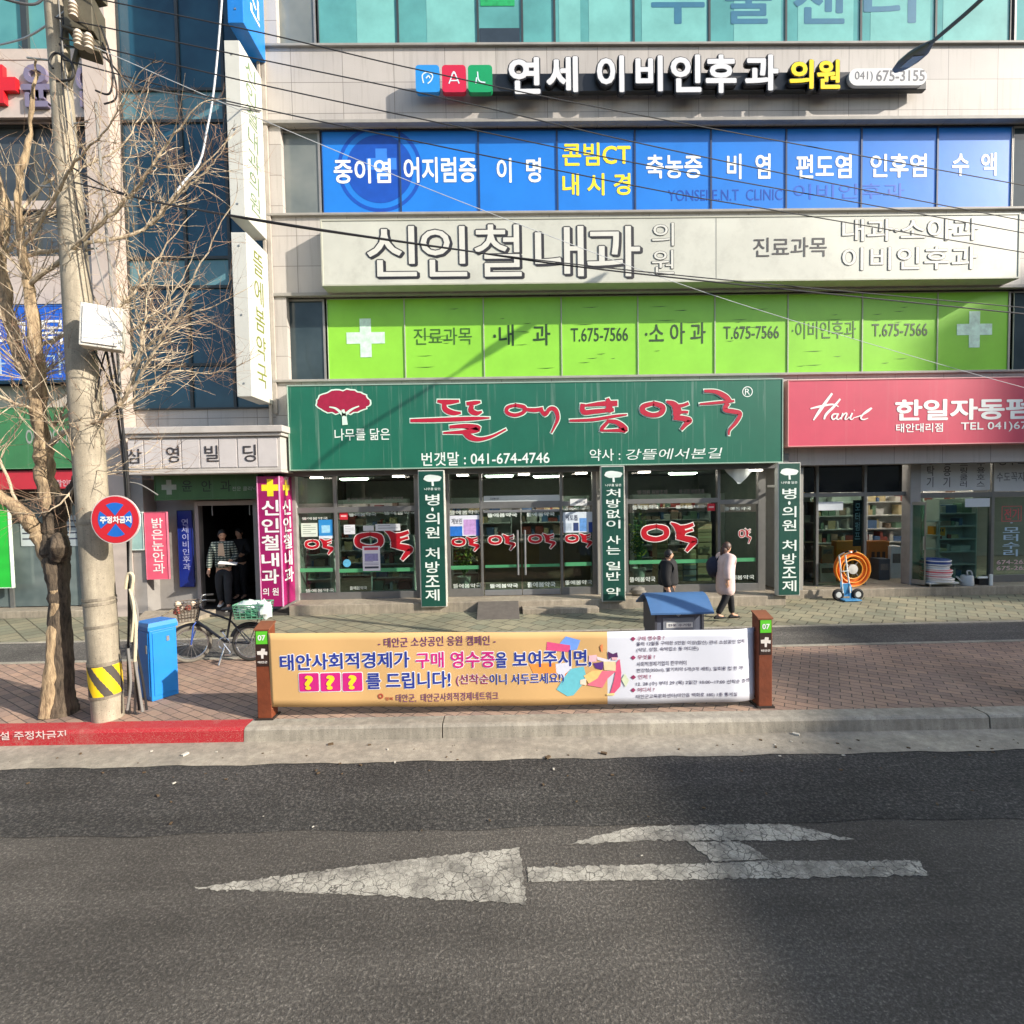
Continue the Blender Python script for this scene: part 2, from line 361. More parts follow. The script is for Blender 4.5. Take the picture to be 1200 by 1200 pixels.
# ------------------------------------------------------------------ the ground, road and pavement
SW = .15                                  # pavement level
def ky(x): return 5.31-.016*x             # kerb foot line
def strip(name, mat, y0, y1, z, x0=-40, x1=40, parts=40, thick=None):
    mb = MB()
    for i in range(parts):
        a, b = x0+(x1-x0)*i/parts, x0+(x1-x0)*(i+1)/parts
        mb.quad((a, y0(a), z), (b, y0(b), z), (b, y1(b), z), (a, y1(a), z))
    return tag(mb.build(name, mat), kind='structure')
ASPH = asphalt('road_asphalt', (74, 70, 65), (104, 99, 92))
ASPH_D = asphalt('patched_asphalt', (46, 45, 44), (90, 87, 82), False, .8)
ASPH_P = asphalt('path_asphalt', (78, 76, 73), (116, 112, 106), False)
mb = MB(); mb.quad((-900, -900, -.03), (900, -900, -.03), (900, 900, -.03), (-900, 900, -.03))
tag(mb.build('terrain', concrete('far_ground', (90, 86, 78), (112, 108, 100), .3)), kind='structure')
strip('road', ASPH, lambda x: -6.5, lambda x: 5.2-.016*x, 0, -60, 60, 30)
strip('road_patch', ASPH_D, lambda x: 3.86-.012*x+.015*math.sin(x*2.7)+.012*math.sin(x*7.1), lambda x: 4.90-.012*x, .004, -40, 40, 400)
GUT = concrete('gutter_concrete', (150, 142, 128), (186, 176, 158), 2.2)
strip('gutter', GUT, lambda x: 4.86-.012*x+.012*math.sin(x*5.3)+.008*math.sin(x*13), lambda x: ky(x)+.02, .010, -40, 40, 500)
# kerb: long poured lengths with joints, a red painted length at the left
KERB = concrete('kerb_concrete', (150, 143, 130), (186, 178, 162), 3.)
KRED = worn_paint('red_kerb_paint', (172, 20, 36), (165, 140, 125), -.6, .5, .12)
def kerb_len(mb, a, b, mi=0):
    k = .025
    prof = [(0, 0), (.012, SW-k), (.03, SW-.006), (.055, SW+.003), (.225, SW+.003), (.225, 0)]
    n = len(prof); vs = [(x, ky(x)+p, z) for x in (a, b) for p, z in prof]
    mb.add(vs, [(i, i+1, i+1+n, i+n) for i in range(n-1)]+[tuple(range(n)), tuple(range(2*n-1, n-1, -1))], mi)
mb = MB(); xs = [-38, -32, -26, -20, -14.5, -8.6]; 
for a, b in zip(xs, xs[1:]): kerb_len(mb, a+.006, b-.006)
kerb_len(mb, -8.594, -2.80, 1)
for a, b in ((-2.792, -.70), (-.688, 5.08), (5.10, 11), (11.01, 17), (17.01, 23), (23.01, 38)): kerb_len(mb, a, b)
kerb = tag(mb.build('kerb', [KERB, KRED]), kind='structure')
x0, x1, z0, z1 = RC(-12, 857.5, 76, 867.5, 5.38)
t_ = MB(); put_text(t_, '소방시설 주정차금지', (x0-.25, x1, z0, z1), 5.375+.02, .012)
t_.build('lettering', M('kerb_lettering', (225, 205, 200), .7, .1), kerb)
# pavement zones
BRICK_RED = pavers('red_paving_bricks', (176, 146, 126), (148, 126, 114), (92, 82, 74), .22, .11, R(32))
BRICK_GRN = pavers('green_grey_pavers', (148, 142, 118), (124, 126, 108), (88, 84, 70), .30, .30, R(40), .5, .012)
strip('pavement', BRICK_RED, lambda x: ky(x)+.22, lambda x: 7.76, SW, -60, 60, 20)
strip('asphalt_path', ASPH_P, lambda x: 7.72, lambda x: 8.86, SW+.004, -60, 60, 20)
strip('paved_forecourt', BRICK_GRN, lambda x: 8.80, lambda x: 13.2, SW+.008, -60, 60, 20)
EDGE = concrete('edging_stone', (150, 144, 130), (178, 172, 156), 4.)
mb = MB()
for y, wd in ((7.70, .075), (8.80, .075)):
    for i in range(-30, 30):
        mb.box(i*1.0+.004, i*1.0+.996, y, y+wd, SW-.05, SW+.014)
tag(mb.build('edging_stones', EDGE, bev=.006), kind='structure')
# the far side of the street
mb = MB(); mb.box(-60, 60, -9.2, -6.5, -.02, .14); tag(mb.build('far_pavement', KERB), kind='structure')
# painted arrow
WP = worn_paint('worn_road_paint', (186, 180, 166), (84, 80, 74), 1.0)
mb = MB(); Z = .0042
rg_ = random.Random(8)
def gp(*pts):
    q = [G(x, y, 0) for x, y in pts]; out = []
    for a, b in zip(q, q[1:]+q[:1]):          # paint edges chipped along the aggregate
        l = math.hypot(b[0]-a[0], b[1]-a[1]); n = max(1, int(l/.022))
        for i in range(n): out.append((a[0]+(b[0]-a[0])*i/n+rg_.gauss(0, .006), a[1]+(b[1]-a[1])*i/n+rg_.gauss(0, .006), Z))
    return out
mb.poly(gp((226, 1042), (330, 1027), (430, 1014), (520, 1003), (608, 994), (612, 1016), (616, 1060), (500, 1053), (380, 1047.5)))
mb.poly(gp((618, 1017), (832, 1012), (908, 1009), (1076, 1009), (1088, 1026), (900, 1030), (618, 1034)))
mb.poly(gp((836, 1010.2), (822, 999), (807, 987.3), (866, 986.8), (886, 997), (902, 1007.4)))
mb.poly(gp((664, 990), (700, 980), (742, 970), (800, 967.5), (920, 966), (1000, 984), (940, 985.5), (740, 986), (735, 987)))
o = mb.build('road_arrow_marking', WP); tag(o, kind='structure')
# small litter and chips lying in the gutter and on the new asphalt
mb = MB(); rr = random.Random(3)
for i in range(110):
    x = rr.uniform(-5.5, 5.5); y = rr.choice([rr.uniform(4.55, 4.95), rr.uniform(4.9, 5.25), rr.uniform(3.3, 4.9)]); s = rr.uniform(.006, .02)*(2 if rr.random() < .08 else 1); a = rr.uniform(0, 6.28)
    mb.rbox((x, y-.014*x, .012+s*.2), (s*1.6, s*.9, s*.4), a, 0 if rr.random() < .3 else 1)
tag(mb.build('litter', [M('pale_chip', (196, 190, 176), .8), M('dry_leaf', (92, 74, 52), .8)]), 'scattered chips and dry leaf bits along the gutter', 'litter', None, 'stuff')

# ------------------------------------------------------------------ buildings across the street (they shade the right side and show in the panes)
def facade_mat(name, wall, win, bw, rh):
    mt, n, b, L = nodes(name); tc = N(n, 'ShaderNodeTexCoord'); s = N(n, 'ShaderNodeSeparateXYZ'); c = N(n, 'ShaderNodeCombineXYZ'); a = N(n, 'ShaderNodeMath', operation='ADD')
    L.new(tc.outputs['Object'], s.inputs[0]); L.new(s.outputs[0], a.inputs[0]); L.new(s.outputs[1], a.inputs[1]); L.new(a.outputs[0], c.inputs[0]); L.new(s.outputs[2], c.inputs[1])
    br = N(n, 'ShaderNodeTexBrick', offset=0.)
    for k, x in (('Scale', 1.), ('Brick Width', bw), ('Row Height', rh), ('Mortar Size', rh*.22), ('Mortar Smooth', 0.), ('Bias', 0.)): br.inputs[k].default_value = x
    br.inputs['Color1'].default_value = lin(win); br.inputs['Color2'].default_value = lin(tuple(x*1.3 for x in win)); br.inputs['Mortar'].default_value = lin(wall)
    L.new(c.outputs[0], br.inputs['Vector']); L.new(br.outputs['Color'], b.inputs['Base Color']); b.inputs['Roughness'].default_value = .6; return mt
def block(name, label, x0, x1, y0, y1, h, mt):
    mb = MB(); mb.box(x0, x1, y0, y1, -.02, h); mb.box(x0+.25, x1-.25, y0+.25, y1-.25, h-.1, h-.05)
    return tag(mb.build(name, mt, origin=((x0+x1)/2, (y0+y1)/2, 0)), label, 'building')
block('office_block', 'grey office block across the street with regular dark windows', 32.2, 39.8, -22, -9.2, 16.6, facade_mat('far_wall_a', (168, 164, 158), (60, 70, 80), 2.2, 3.3))
block('apartment_block', 'cream apartment block across the street beyond the grey office block', 45.0, 54.4, -24, -9.2, 21.5, facade_mat('far_wall_b', (186, 178, 162), (66, 72, 78), 2.8, 3.0))
block('stepped_block', 'taller grey block across the street joined to the office block', 39.9, 44.9, -22, -9.2, 19.8, facade_mat('far_wall_f', (160, 156, 150), (58, 66, 76), 2.4, 3.3))
TWX = P(1155, 480, 10.44)[0]+(10.44+14)/.372*.818
TWH = P(1097, 392, 10.95)[1]+(10.95+14)/.372*.438
block('tower_block', 'tallest pale tower block across the street', TWX, 90, -14, -9.2, TWH, facade_mat('far_wall_c', (176, 174, 172), (70, 78, 88), 3., 3.2))
block('brick_shop_row', 'low red brick shop row across the street', -16, 6, -20, -9.2, 6.4, facade_mat('far_wall_d', (130, 84, 68), (48, 52, 58), 2.4, 3.2))
block('plaster_shop_row', 'low pale plaster shop row across the street', 6.2, 26, -20, -9.2, 7.2, facade_mat('far_wall_e', (178, 172, 160), (54, 58, 64), 2.6, 3.6))
# ------------------------------------------------------------------ the clinic building
WALL, WIN, SHOP, PLY = 10.8, 10.95, 11.0, 10.36
bld = thing('clinic_building', 'four storey grey stone clinic building with blue and green filmed windows above a pharmacy', 'building', (0, 10.8, 0))
XR = 17.0
XL = P(317, 300, WALL)[0]                       # left corner of the stone facade
zz = lambda py, Y=WALL, px=760: P(px, py, Y)[1]
zA0, zA1 = zz(143), zz(53)                      # band with the letter sign
zB0, zB1 = zz(341), zz(249)
zC1 = zz(441); zT1 = zz(-150)
mb = MB()
D = 11.35
mb.box(XL, XR, WALL, D, zA0, zA1); mb.box(XL, XR, WALL, D, zB0, zB1); mb.box(XL, XR, WALL, D, 3.05, zC1); mb.box(XL, XR, WALL, D, zT1, zT1+1.6)
xj = P(330, 200, WALL)[0]
for a, b in ((zA1, zT1), (zB1, zA0), (zC1, zB0)): mb.box(XL, xj, WALL+.002, D, a, b)
mb.build('wall', CLAD, bld)
mb = MB()                                        # ledges over and under each window row
for z, h, d in ((zA1, .05, .06), (zA0-.0, .07, .09), (zB1, .05, .07), (zB0, .07, .05), (zC1+.0, .05, .07)):
    mb.box(XL-.02, XR, WALL-d, WALL+.03, z-h*.5, z+h*.5)
mb.build('ledge', M('ledge_stone', (150, 146, 140), .6, .15, 4, dirt=.3), bld, bev=.008)
mb = MB(); mb.box(XL-.035, XL+.05, WALL-.06, WALL-.002, 4.3, zT1); mb.box(XL-.10, XL-.04, WALL-.11, WALL-.05, 3.3, zT1)
mb.build('downpipe', M('pipe_paint', (168, 160, 150), .5, .15, 3, dirt=.4), bld, bev=.01)
mb = MB(); mb.box(XL-.2, XR, 11.36, 20, .0, zT1+1.6); mb.box(XL, XR, 11.02, 11.36, 3.0, 3.4)   # the solid behind
BODY = M('inner_wall', (60, 60, 62), .9)
mb = MB(); mb.box(XL, XR, 11.40, 20, 3.3, zT1+1.5); mb.build('core', BODY, bld)

BLUE = M('blue_window_film', (34, 122, 214), .30, .10, 1.2, spec=.5, bump=.10, bscale=2.6)
GREEN = M('green_window_film', (140, 205, 62), .34, .10, 1.5, spec=.4, bump=.10, bscale=3.)
TEAL = M('teal_pane', (92, 158, 156), .12, .22, 1.3, spec=.6, bump=.08, bscale=2.2)
GREYP = darkglass('grey_pane', (96, 104, 104), (128, 132, 128), .1)
DARKP = darkglass('dark_pane', (40, 52, 56), (62, 74, 78), .08)
FR_B = M('blue_bronze_frame', (34, 58, 96), .5); FR_G = M('white_frame', (168, 176, 150), .5); FR_D = M('dark_frame', (52, 58, 60), .5); FR_A = M('alu_frame', (150, 148, 144), .45, .1, 6, .4)
def window(px0, px1, py0, py1, mat, fmat, Y=WIN, fw=.018, label=None, depth=.05, z=None):
    x0, x1, z0, z1 = RC(px0, py0, px1, py1, Y)
    if z: z0, z1 = z
    mb = MB(); mb.box(x0+fw, x1-fw, Y, Y+.02, z0+fw, z1-fw); w_ = mb.build('window', mat, bld)
    f = MB(); d = .02
    f.box(x0, x0+fw, Y-d, Y+depth, z0, z1); f.box(x1-fw, x1, Y-d, Y+depth, z0, z1); f.box(x0+fw, x1-fw, Y-d, Y+depth, z0, z0+fw); f.box(x0+fw, x1-fw, Y-d, Y+depth, z1-fw, z1)
    f.build('frame', fmat, w_)
    if label: w_['label'] = label
    return w_
zb = (zB1+.026, zA0-.036); zg = (zC1+.026, zB0-.036); zt = (zA1+.026, zT1)
bx = [377.5, 469, 561, 653, 744, 833, 921, 1009, 1098, 1186]
blue = [window(a, b, 152, 248, BLUE, FR_B, z=zb) for a, b in zip(bx, bx[1:])]
gx = [384, 474.5, 567, 658, 747.5, 837.5, 923, 1010, 1098, 1187]
green = [window(a, b, 345, 440, GREEN, FR_G, z=zg, fw=.012) for a, b in zip(gx, gx[1:])]
tx = [371, 465, 559, 611, 649, 742, 831, 921, 1009, 1097, 1185]
teal = [window(a, b, -100, 52, TEAL, FR_D, z=zt, fw=.022, label='dark lower pane in the teal row' if i == 2 else None) for i, (a, b) in enumerate(zip(tx, tx[1:]))]
window(331, 376, 155, 248, GREYP, FR_A, z=zb, fw=.045); window(336, 381.5, 350, 444, DARKP, FR_A, z=zg, fw=.04); window(324, 370, 0, 52, GREYP, FR_A, z=zt, fw=.04)
for k, zr in enumerate((zt, zb, zg)):
    a = 1188
    for i in range(4): window(a+i*90, a+i*90+89, 0, 52, DARKP if k else TEAL, FR_A, z=zr, fw=.04)
CURT = M('pale_blind', (168, 206, 200), .7, .12, 3)
BLT = M('blind_tone', (120, 182, 176), .25, .15, 2)
for a, b, wi in ((418, 462, 0), (500, 556, 1), (655, 680, 4), (690, 738, 4), (752, 828, 5), (860, 915, 6), (935, 1000, 7), (1020, 1090, 8), (1105, 1180, 9)):   # blinds seen through the teal panes
    x0, x1, z0, z1 = RC(a, 0, b, 48, WIN-.001); mb = MB(); mb.box(x0, x1, WIN-.003, WIN-.001, zt[0]+.03, zt[1]-.1); mb.build('blind', BLT, teal[wi])
# film lettering
YB = WIN-.022
def wtext(wn, body, box, mat=WHITE, bold=.022, **k): return text(wn, body, box, k.pop('Y', WIN-.006), mat, bold, **k)
YEL = M('yellow_letter', (250, 222, 40), .5, .03)
wtext(blue[0], '중이염', (391, 186, 458, 215)); wtext(blue[1], '어지럼증', (473, 184, 558, 214)); wtext(blue[2], '이  명', (582, 185, 634, 214))
wtext(blue[3], '콘빔CT', (659, 167, 739, 194), YEL); wtext(blue[3], '내 시 경', (659, 203, 739, 229), YEL)
wtext(blue[4], '축농증', (757, 181, 823, 209)); wtext(blue[5], '비  염', (852, 180, 903, 210)); wtext(blue[6], '편도염', (933, 181, 998, 209)); wtext(blue[7], '인후염', (1020, 180, 1086, 208)); wtext(blue[8], '수  액', (1116, 179, 1168, 206))
DBL = M('deep_blue_print', (24, 78, 176), .35)
wtext(blue[5], 'YONSEI E.N.T  CLINIC', (783, 222, 917, 235), DBL, .0, Y=WIN-.004); wtext(blue[7], '이비인후과', (930, 215, 1060, 233), M('mid_blue_print', (30, 92, 196), .35), .0, Y=WIN-.004)
def disc(mb, px, py, r_px, Y, inner=0, mi=0, n=48):
    x, z = P(px, py, Y); r = r_px*Y/600; ri = inner*Y/600
    if not inner: mb.poly([(x+r*math.cos(2*math.pi*i/n), Y, z+r*math.sin(2*math.pi*i/n)) for i in range(n)], mi)
    else:
        k = [(math.cos(2*math.pi*i/n), math.sin(2*math.pi*i/n)) for i in range(n)]
        mb.add([(x+r*c, Y, z+r*s) for c, s in k]+[(x+ri*c, Y, z+ri*s) for c, s in k], [(i, (i+1) % n, n+(i+1) % n, n+i) for i in range(n)], mi)
def cross(mb, px, py, a, t, Y, mi=0):
    x, z = P(px, py, Y); a *= Y/600; t *= Y/600
    mb.poly([(x+q*1, Y, z+p) for q, p in ((-a, -t), (-t, -t), (-t, -a), (t, -a), (t, -t), (a, -t), (a, t), (t, t), (t, a), (-t, a), (-t, t), (-a, t))], mi)
mb = MB(); disc(mb, 445, 198, 48, WIN-.002, 44); disc(mb, 445, 198, 38, WIN-.0025); cross(mb, 447, 192, 17, 6.5, WIN-.004, 1)
mb.build('emblem', [DBL, M('pale_blue_print', (58, 128, 222), .35)], blue[0])
mb = MB(); cross(mb, 428.5, 396, 22, 6.5, WIN-.006); mb.build('emblem', M('pale_cross_print', (206, 236, 214), .4, .25, 9), green[0])
mb = MB(); cross(mb, 1142, 386, 21, 6.5, WIN-.006); mb.build('emblem', M('pale_cross_print', (206, 236, 214)), green[8])
DGR = M('dark_green_letter', (36, 66, 28), .5)
GR2 = M('mid_green_letter', (58, 98, 36), .5)
for i, (b, bx_, q) in enumerate((('진료과목', (485, 384, 553, 404), 0), ('·내   과', (578, 380, 645, 405), .012), ('T.675-7566', (669, 384, 736, 400), .006), ('·소 아 과', (756, 378, 827, 403), .012), ('T.675-7566', (848, 382, 913, 397), .006), ('·이비인후과', (928, 376, 1003, 397), .004), ('T.675-7566', (1022, 379, 1087, 394), .006))):
    wtext(green[i+1], b, bx_, DGR if q > .005 else GR2, q, label=None)
rr = random.Random(11)
for i in range(1, 8):                            # splits in the old film
    mb = MB()
    for k in range(7):
        px = rr.uniform(gx[i]+8, gx[i+1]-30); py = rr.uniform(355, 432); l = rr.uniform(6, 26); x, z = P(px, py, WIN); l *= .018
        mb.poly([(x, WIN-.0045-.0002*k, z), (x+l*.6, WIN-.0045-.0002*k, z-.006), (x+l, WIN-.0045-.0002*k, z+.012), (x+l*.5, WIN-.0045-.0002*k, z+.004)])
    mb.build('film_tear', DGR, green[i])
TB = M('teal_letter', (52, 110, 138), .4)
for i, (ch, bx_) in enumerate((('수', (763, -26, 826, 28)), ('술', (850, -28, 905, 28)), ('센', (930, -28, 990, 28)), ('터', (1012, -30, 1074, 27)))):
    wtext(teal[5+i if i else 5], ch, bx_, TB, .02)
mb = MB(); x0, x1, z0, z1 = RC(562, 33, 609, 50, WIN-.005); mb.box(x0, x1, WIN-.008, WIN-.005, z0, z1); mb.build('lower_pane', M('dark_pane_b', (52, 62, 70), .15), teal[2])
mb = MB(); x0, x1, z0, z1 = RC(563, 0, 603, 7, WIN-.005); mb.box(x0, x1, WIN-.008, WIN-.005, z0, z0+.8); mb.build('poster', M('green_print', (38, 160, 92), .4, .3, 9), teal[2])

# stair tower: dark glass curtain wall at the left of the stone facade
XT0, XT1 = P(150, 300, 11.0)[0], XL
CG = darkglass('curtain_glass', (22, 56, 76), (40, 84, 104), .05)
zs = [zz(480, 11, 210), zz(428, 11, 210), zz(337, 11, 210), zz(303, 11, 210), zz(143, 11, 210), zz(106, 11, 210), zz(-150, 11, 210)]
xs = [XT0, P(219, 300, 11)[0], P(270, 300, 11)[0], XT1-.02]
CGL = darkglass('spandrel_glass', (70, 110, 122), (96, 136, 144), .1)
for i, (a, b) in enumerate(zip(zs, zs[1:])):
    for c, d in zip(xs, xs[1:]):
        mb = MB(); mb.box(c+.03, d-.03, 11.0, 11.03, a+.03, b-.03); w_ = mb.build('window', CGL if i in (2, 4) else CG, bld)
        f = MB()
        f.box(c, c+.03, 10.96, 11.06, a, b); f.box(d-.03, d, 10.96, 11.06, a, b); f.box(c+.03, d-.03, 10.96, 11.06, a, a+.03); f.box(c+.03, d-.03, 10.96, 11.06, b-.03, b)
        f.build('frame', FR_D, w_)
mb = MB(); mb.box(XT0, XL+.002, 11.02, 11.4, 3.0, zs[0]); mb.box(XT0, XL, 11.09, 20, zs[0], zT1+1.5); mb.build('tower_wall', CLAD, bld)
# ------------------------------------------------------------------ signs on the facade
def panel_sign(name, label, box, Y, depth, mat, frame=None, fw=.03, cat='sign'):
    x0, x1, z0, z1 = RC(*box, Y)
    t = thing(name, label, cat, (x0, Y+depth, z0))
    mb = MB(); mb.box(x0+fw, x1-fw, Y, Y+depth-.01, z0+fw, z1-fw); p = mb.build('panel', mat, t)
    f = MB(); d = .012
    f.box(x0, x0+fw, Y-d, Y+depth, z0, z1); f.box(x1-fw, x1, Y-d, Y+depth, z0, z1); f.box(x0+fw, x1-fw, Y-d, Y+depth, z0, z0+fw); f.box(x0+fw, x1-fw, Y-d, Y+depth, z1-fw, z1)
    f.build('frame', frame or mat, t, bev=.004)
    return t
# channel letter sign on the upper band
YL = 10.50
s = thing('channel_letter_sign', 'white and yellow raised letters with three coloured icon tiles on the upper stone band', 'sign', (0.2, 10.8, 9.9))
mb = MB(); x0, x1, z0, z1 = RC(555, 86, 1085, 107, 10.6); mb.box(x0, x1, 10.58, 10.70, z0, z1)
for px in (600, 720, 850, 960, 1040): x, z = P(px, 96, 10.7); mb.box(x-.05, x+.05, 10.70, 10.80, z-.05, z+.05)
mb.build('backing_bar', M('charcoal_bar', (40, 42, 46), .45), s, bev=.01)
def rrect(x0, x1, z0, z1, r, Y, n=6):
    out = []
    for cx, cz, a0 in ((x1-r, z0+r, -90), (x1-r, z1-r, 0), (x0+r, z1-r, 90), (x0+r, z0+r, 180)):
        out += [(cx+r*math.cos(R(a0+90*i/n)), Y, cz+r*math.sin(R(a0+90*i/n))) for i in range(n+1)]
    return out
for i, (a, b, c, sym) in enumerate(((487, 515, (44, 140, 214), 0), (518, 546, (200, 34, 66), 1), (548.5, 577, (22, 150, 92), 2))):
    x0, x1, z0, z1 = RC(a, 76, b, 108, YL); mb = MB(); mb.prism(rrect(x0, x1, z0, z1, .07, YL+.0), (0, .11, 0)); tl = mb.build('icon_tile', M('icon_%d' % i, c, .35, .06), s)
    cx, cz, k = (x0+x1)/2, (z0+z1)/2, .012; q = MB(); Y = YL-.004
    if sym == 0: ss = [[(-.08, -.09, k), (-.1, .06, k), (0, .12, k), (.1, .06, k), (.07, -.04, k), (.0, -.1, k)], [(-.03, .0, k), (.02, .05, k), (.05, .0, k)]]
    elif sym == 1: ss = [[(-.1, -.1, k), (-.06, .0, k), (0, .13, k), (.06, .0, k), (.1, -.1, k)], [(-.06, -.04, k), (.06, -.04, k)], [(-.03, .1, k), (.03, .1, k)]]
    else: ss = [[(-.05, .13, k), (-.04, .0, k), (-.0, -.06, k), (.1, -.08, k)], [(-.07, .02, k), (-.09, -.1, k)]]
    for j, st in enumerate(ss): stroke(q, [(cx+u, cz+v, h) for u, v, h in st], Y-.0004*j)
    q.build('icon', M('icon_line', (210, 225, 235), .5, .02), tl)
LW = M('acrylic_white', (214, 214, 216), .3, .03)
def chan(body, box, mat, bold=.03):
    r = RC(*box, YL); m1 = MB(); put_text(m1, body, r, YL, bold, .045)
    o = m1.build('letter', mat, s); m2 = MB(); put_text(m2, body, r, YL+.072, bold+.035, .10, ref_bold=bold); m2.build('letter_edge', M('letter_edge', (34, 34, 38), .4), o)
for ch, a, b, y0, y1 in (('연', 596, 633, 69, 112), ('세', 640, 677, 68, 110), ('이', 699, 731, 67, 110), ('비', 744, 776, 67, 109), ('인', 785, 821, 66, 110), ('후', 826, 862, 66, 111), ('과', 872, 911, 66, 108)):
    chan(ch, (a, y0, b, y1), LW)
for ch, a, b in (('의', 924, 952), ('원', 956, 983)): chan(ch, (a, 72, b, 106), M('acrylic_yellow', (246, 214, 20), .3, .03))
x0, x1, z0, z1 = RC(995, 80, 1086, 100, YL); mb = MB(); mb.prism(rrect(x0, x1, z0, z1, .16, YL), (0, .14, 0)); pl = mb.build('phone_plate', M('plate_white', (214, 214, 212), .35, .05), s)
text(pl, '041)', (1002, 83.5, 1023, 96), YL-.003, M('grey_letter', (92, 92, 98), .5)); text(pl, '675-3155', (1027, 82, 1084, 95), YL-.003, M('grey_letter', (92, 92, 98), .5), .012)

# white fascia
YW = 10.42
s = panel_sign('clinic_fascia', 'long off-white clinic fascia with outlined serif letters under the blue windows', (376, 253.5, 1195, 331), YW, .36, M('aged_white_panel', (196, 196, 184), .5, .12, .8, streak=.3, dirt=.25), M('fascia_trim', (176, 176, 160), .5, .1), .035)
OUT = M('outline_letter', (44, 42, 46), .5); PW = M('fascia_letter_white', (206, 205, 196), .5, .04)
x, z = P(839.5, 292, YW-.004); z0_, z1_ = P(839.5, 329, YW)[1], P(839.5, 253, YW)[1]
mb = MB(); mb.box(x-.008, x+.008, YW-.003, YW, z0_+.04, z1_-.04); mb.build('panel_joint', M('joint_grey', (150, 150, 142), .6), s)
for ch, a, b in (('신', 430, 488), ('인', 493, 547), ('철', 556, 611), ('내', 627, 684), ('과', 688, 750)):
    r = RC(a, 265 if ch != '철' else 263, b, 324, YW-.008); mb = MB(); put_text(mb, ch, r, YW-.011, .006); 
    put_text(mb, ch, r, YW-.0095, .026, 0, 1, ref_bold=.004)
    put_text(mb, ch, (r[0]+.034, r[1]+.034, r[2]-.026, r[3]-.026), YW-.007, .026, 0, 1, ref_bold=.004)
    mb.build('lettering', [PW, OUT], s)
for ch, y0, y1 in (('의', 261, 288), ('원', 293, 321)): text(s, ch, (764, y0, 790, y1), YW-.012, PW, .002, outline=(OUT, .018, .004))
text(s, '진료과목', (883, 278, 969, 301), YW-.006, OUT, .006)
OUTG = M('outline_grey', (96, 92, 92), .5)
text(s, '내과·소아과', (987, 256, 1147, 282), YW-.012, PW, .010, outline=(OUTG, .018, .004), spacing=.95); text(s, '이비인후과', (987, 289, 1145, 316), YW-.012, PW, .010, outline=(OUTG, .018, .004), spacing=1.05)

# green pharmacy fascia with brush lettering
YP = 10.40
s = panel_sign('pharmacy_fascia', 'wide dark green pharmacy fascia with red brush lettering and a red tree emblem', (337.5, 447.5, 917.5, 547), YP, .42, M('green_sign_panel', (26, 102, 80), .42, .14, 1.0, streak=.5), M('pale_green_trim', (150, 176, 160), .5, .08), .022)
RED = M('crimson_letter', (178, 24, 52), .45, .10, 9); RIM = M('pale_rim', (206, 232, 214), .5, .05)
def Z6(*pts): return [(*P(320+x/3.75, 430+y/3.75, YP), h/3.75*YP/600) for x, y, h in pts]
def Z7(*pts): return [(*P(620+x/3.75, 430+y/3.75, YP), h/3.75*YP/600) for x, y, h in pts]
B = []
B += [Z6((722, 150, 6), (765, 155, 11), (818, 150, 6)), Z6((752, 160, 9), (757, 186, 12), (790, 202, 11), (826, 202, 5)),
      Z6((850, 162, 8), (888, 158, 9), (912, 154, 4)), Z6((874, 168, 9), (870, 192, 12), (895, 204, 10), (918, 196, 4)),
      Z6((604, 236, 7), (700, 234, 9), (860, 228, 9), (952, 224, 3)),
      Z6((776, 264, 7), (850, 260, 10), (902, 270, 13), (860, 284, 10), (748, 290, 4)), Z6((842, 288, 11), (866, 308, 13), (905, 318, 9), (960, 306, 6), (1024, 274, 4))]
B += [Z6((1064, 168, 7), (1104, 178, 9), (1100, 200, 8), (1062, 212, 8), (1028, 200, 8), (1032, 178, 8), (1066, 168, 6)), Z6((1104, 186, 7), (1150, 190, 9), (1186, 184, 8)),
      Z7((50, 184, 9), (70, 210, 8), (92, 184, 9), (116, 190, 10), (126, 226, 8), (112, 262, 5), (98, 290, 3))]
B += [Z7((236, 162, 10), (238, 198, 11), (290, 196, 10), (372, 188, 8)), Z7((246, 170, 5), (320, 162, 10), (388, 160, 12)), Z7((344, 138, 7), (352, 170, 14), (348, 200, 12)),
      Z7((178, 236, 5), (280, 232, 7), (380, 216, 6), (430, 210, 3)), Z7((344, 244, 7), (322, 268, 8), (316, 284, 6)), Z7((340, 238, 7), (386, 244, 10), (420, 274, 14), (400, 278, 8), (322, 280, 4))]
B += [Z7((546, 160, 9), (586, 176, 12), (578, 204, 11), (540, 212, 10), (502, 198, 12), (502, 174, 11), (548, 160, 8)), Z7((602, 152, 5), (634, 164, 13), (650, 192, 19), (642, 216, 13)),
      Z7((640, 172, 8), (672, 170, 7), (700, 160, 7)), Z7((650, 206, 8), (676, 198, 6), (698, 200, 6)), Z7((634, 222, 10), (684, 228, 12), (706, 236, 10), (686, 254, 9), (668, 276, 6))]
B += [Z7((768, 106, 6), (820, 110, 9), (862, 132, 12), (884, 156, 9)), Z7((748, 164, 4), (820, 158, 6), (900, 150, 5)), Z7((872, 160, 11), (858, 188, 9), (896, 196, 10), (926, 206, 9), (908, 244, 8), (880, 276, 6), (876, 300, 4))]
brush(s, B, YP-.004, [RED, RIM], .020)
for px in (541, 722):
    x = P(px, 500, YP)[0]; mb = MB(); mb.box(x-.004, x+.004, YP-.0015, YP, P(px, 545, YP)[1], P(px, 449, YP)[1]); mb.build('panel_joint', M('joint_green', (60, 120, 100), .5), s)
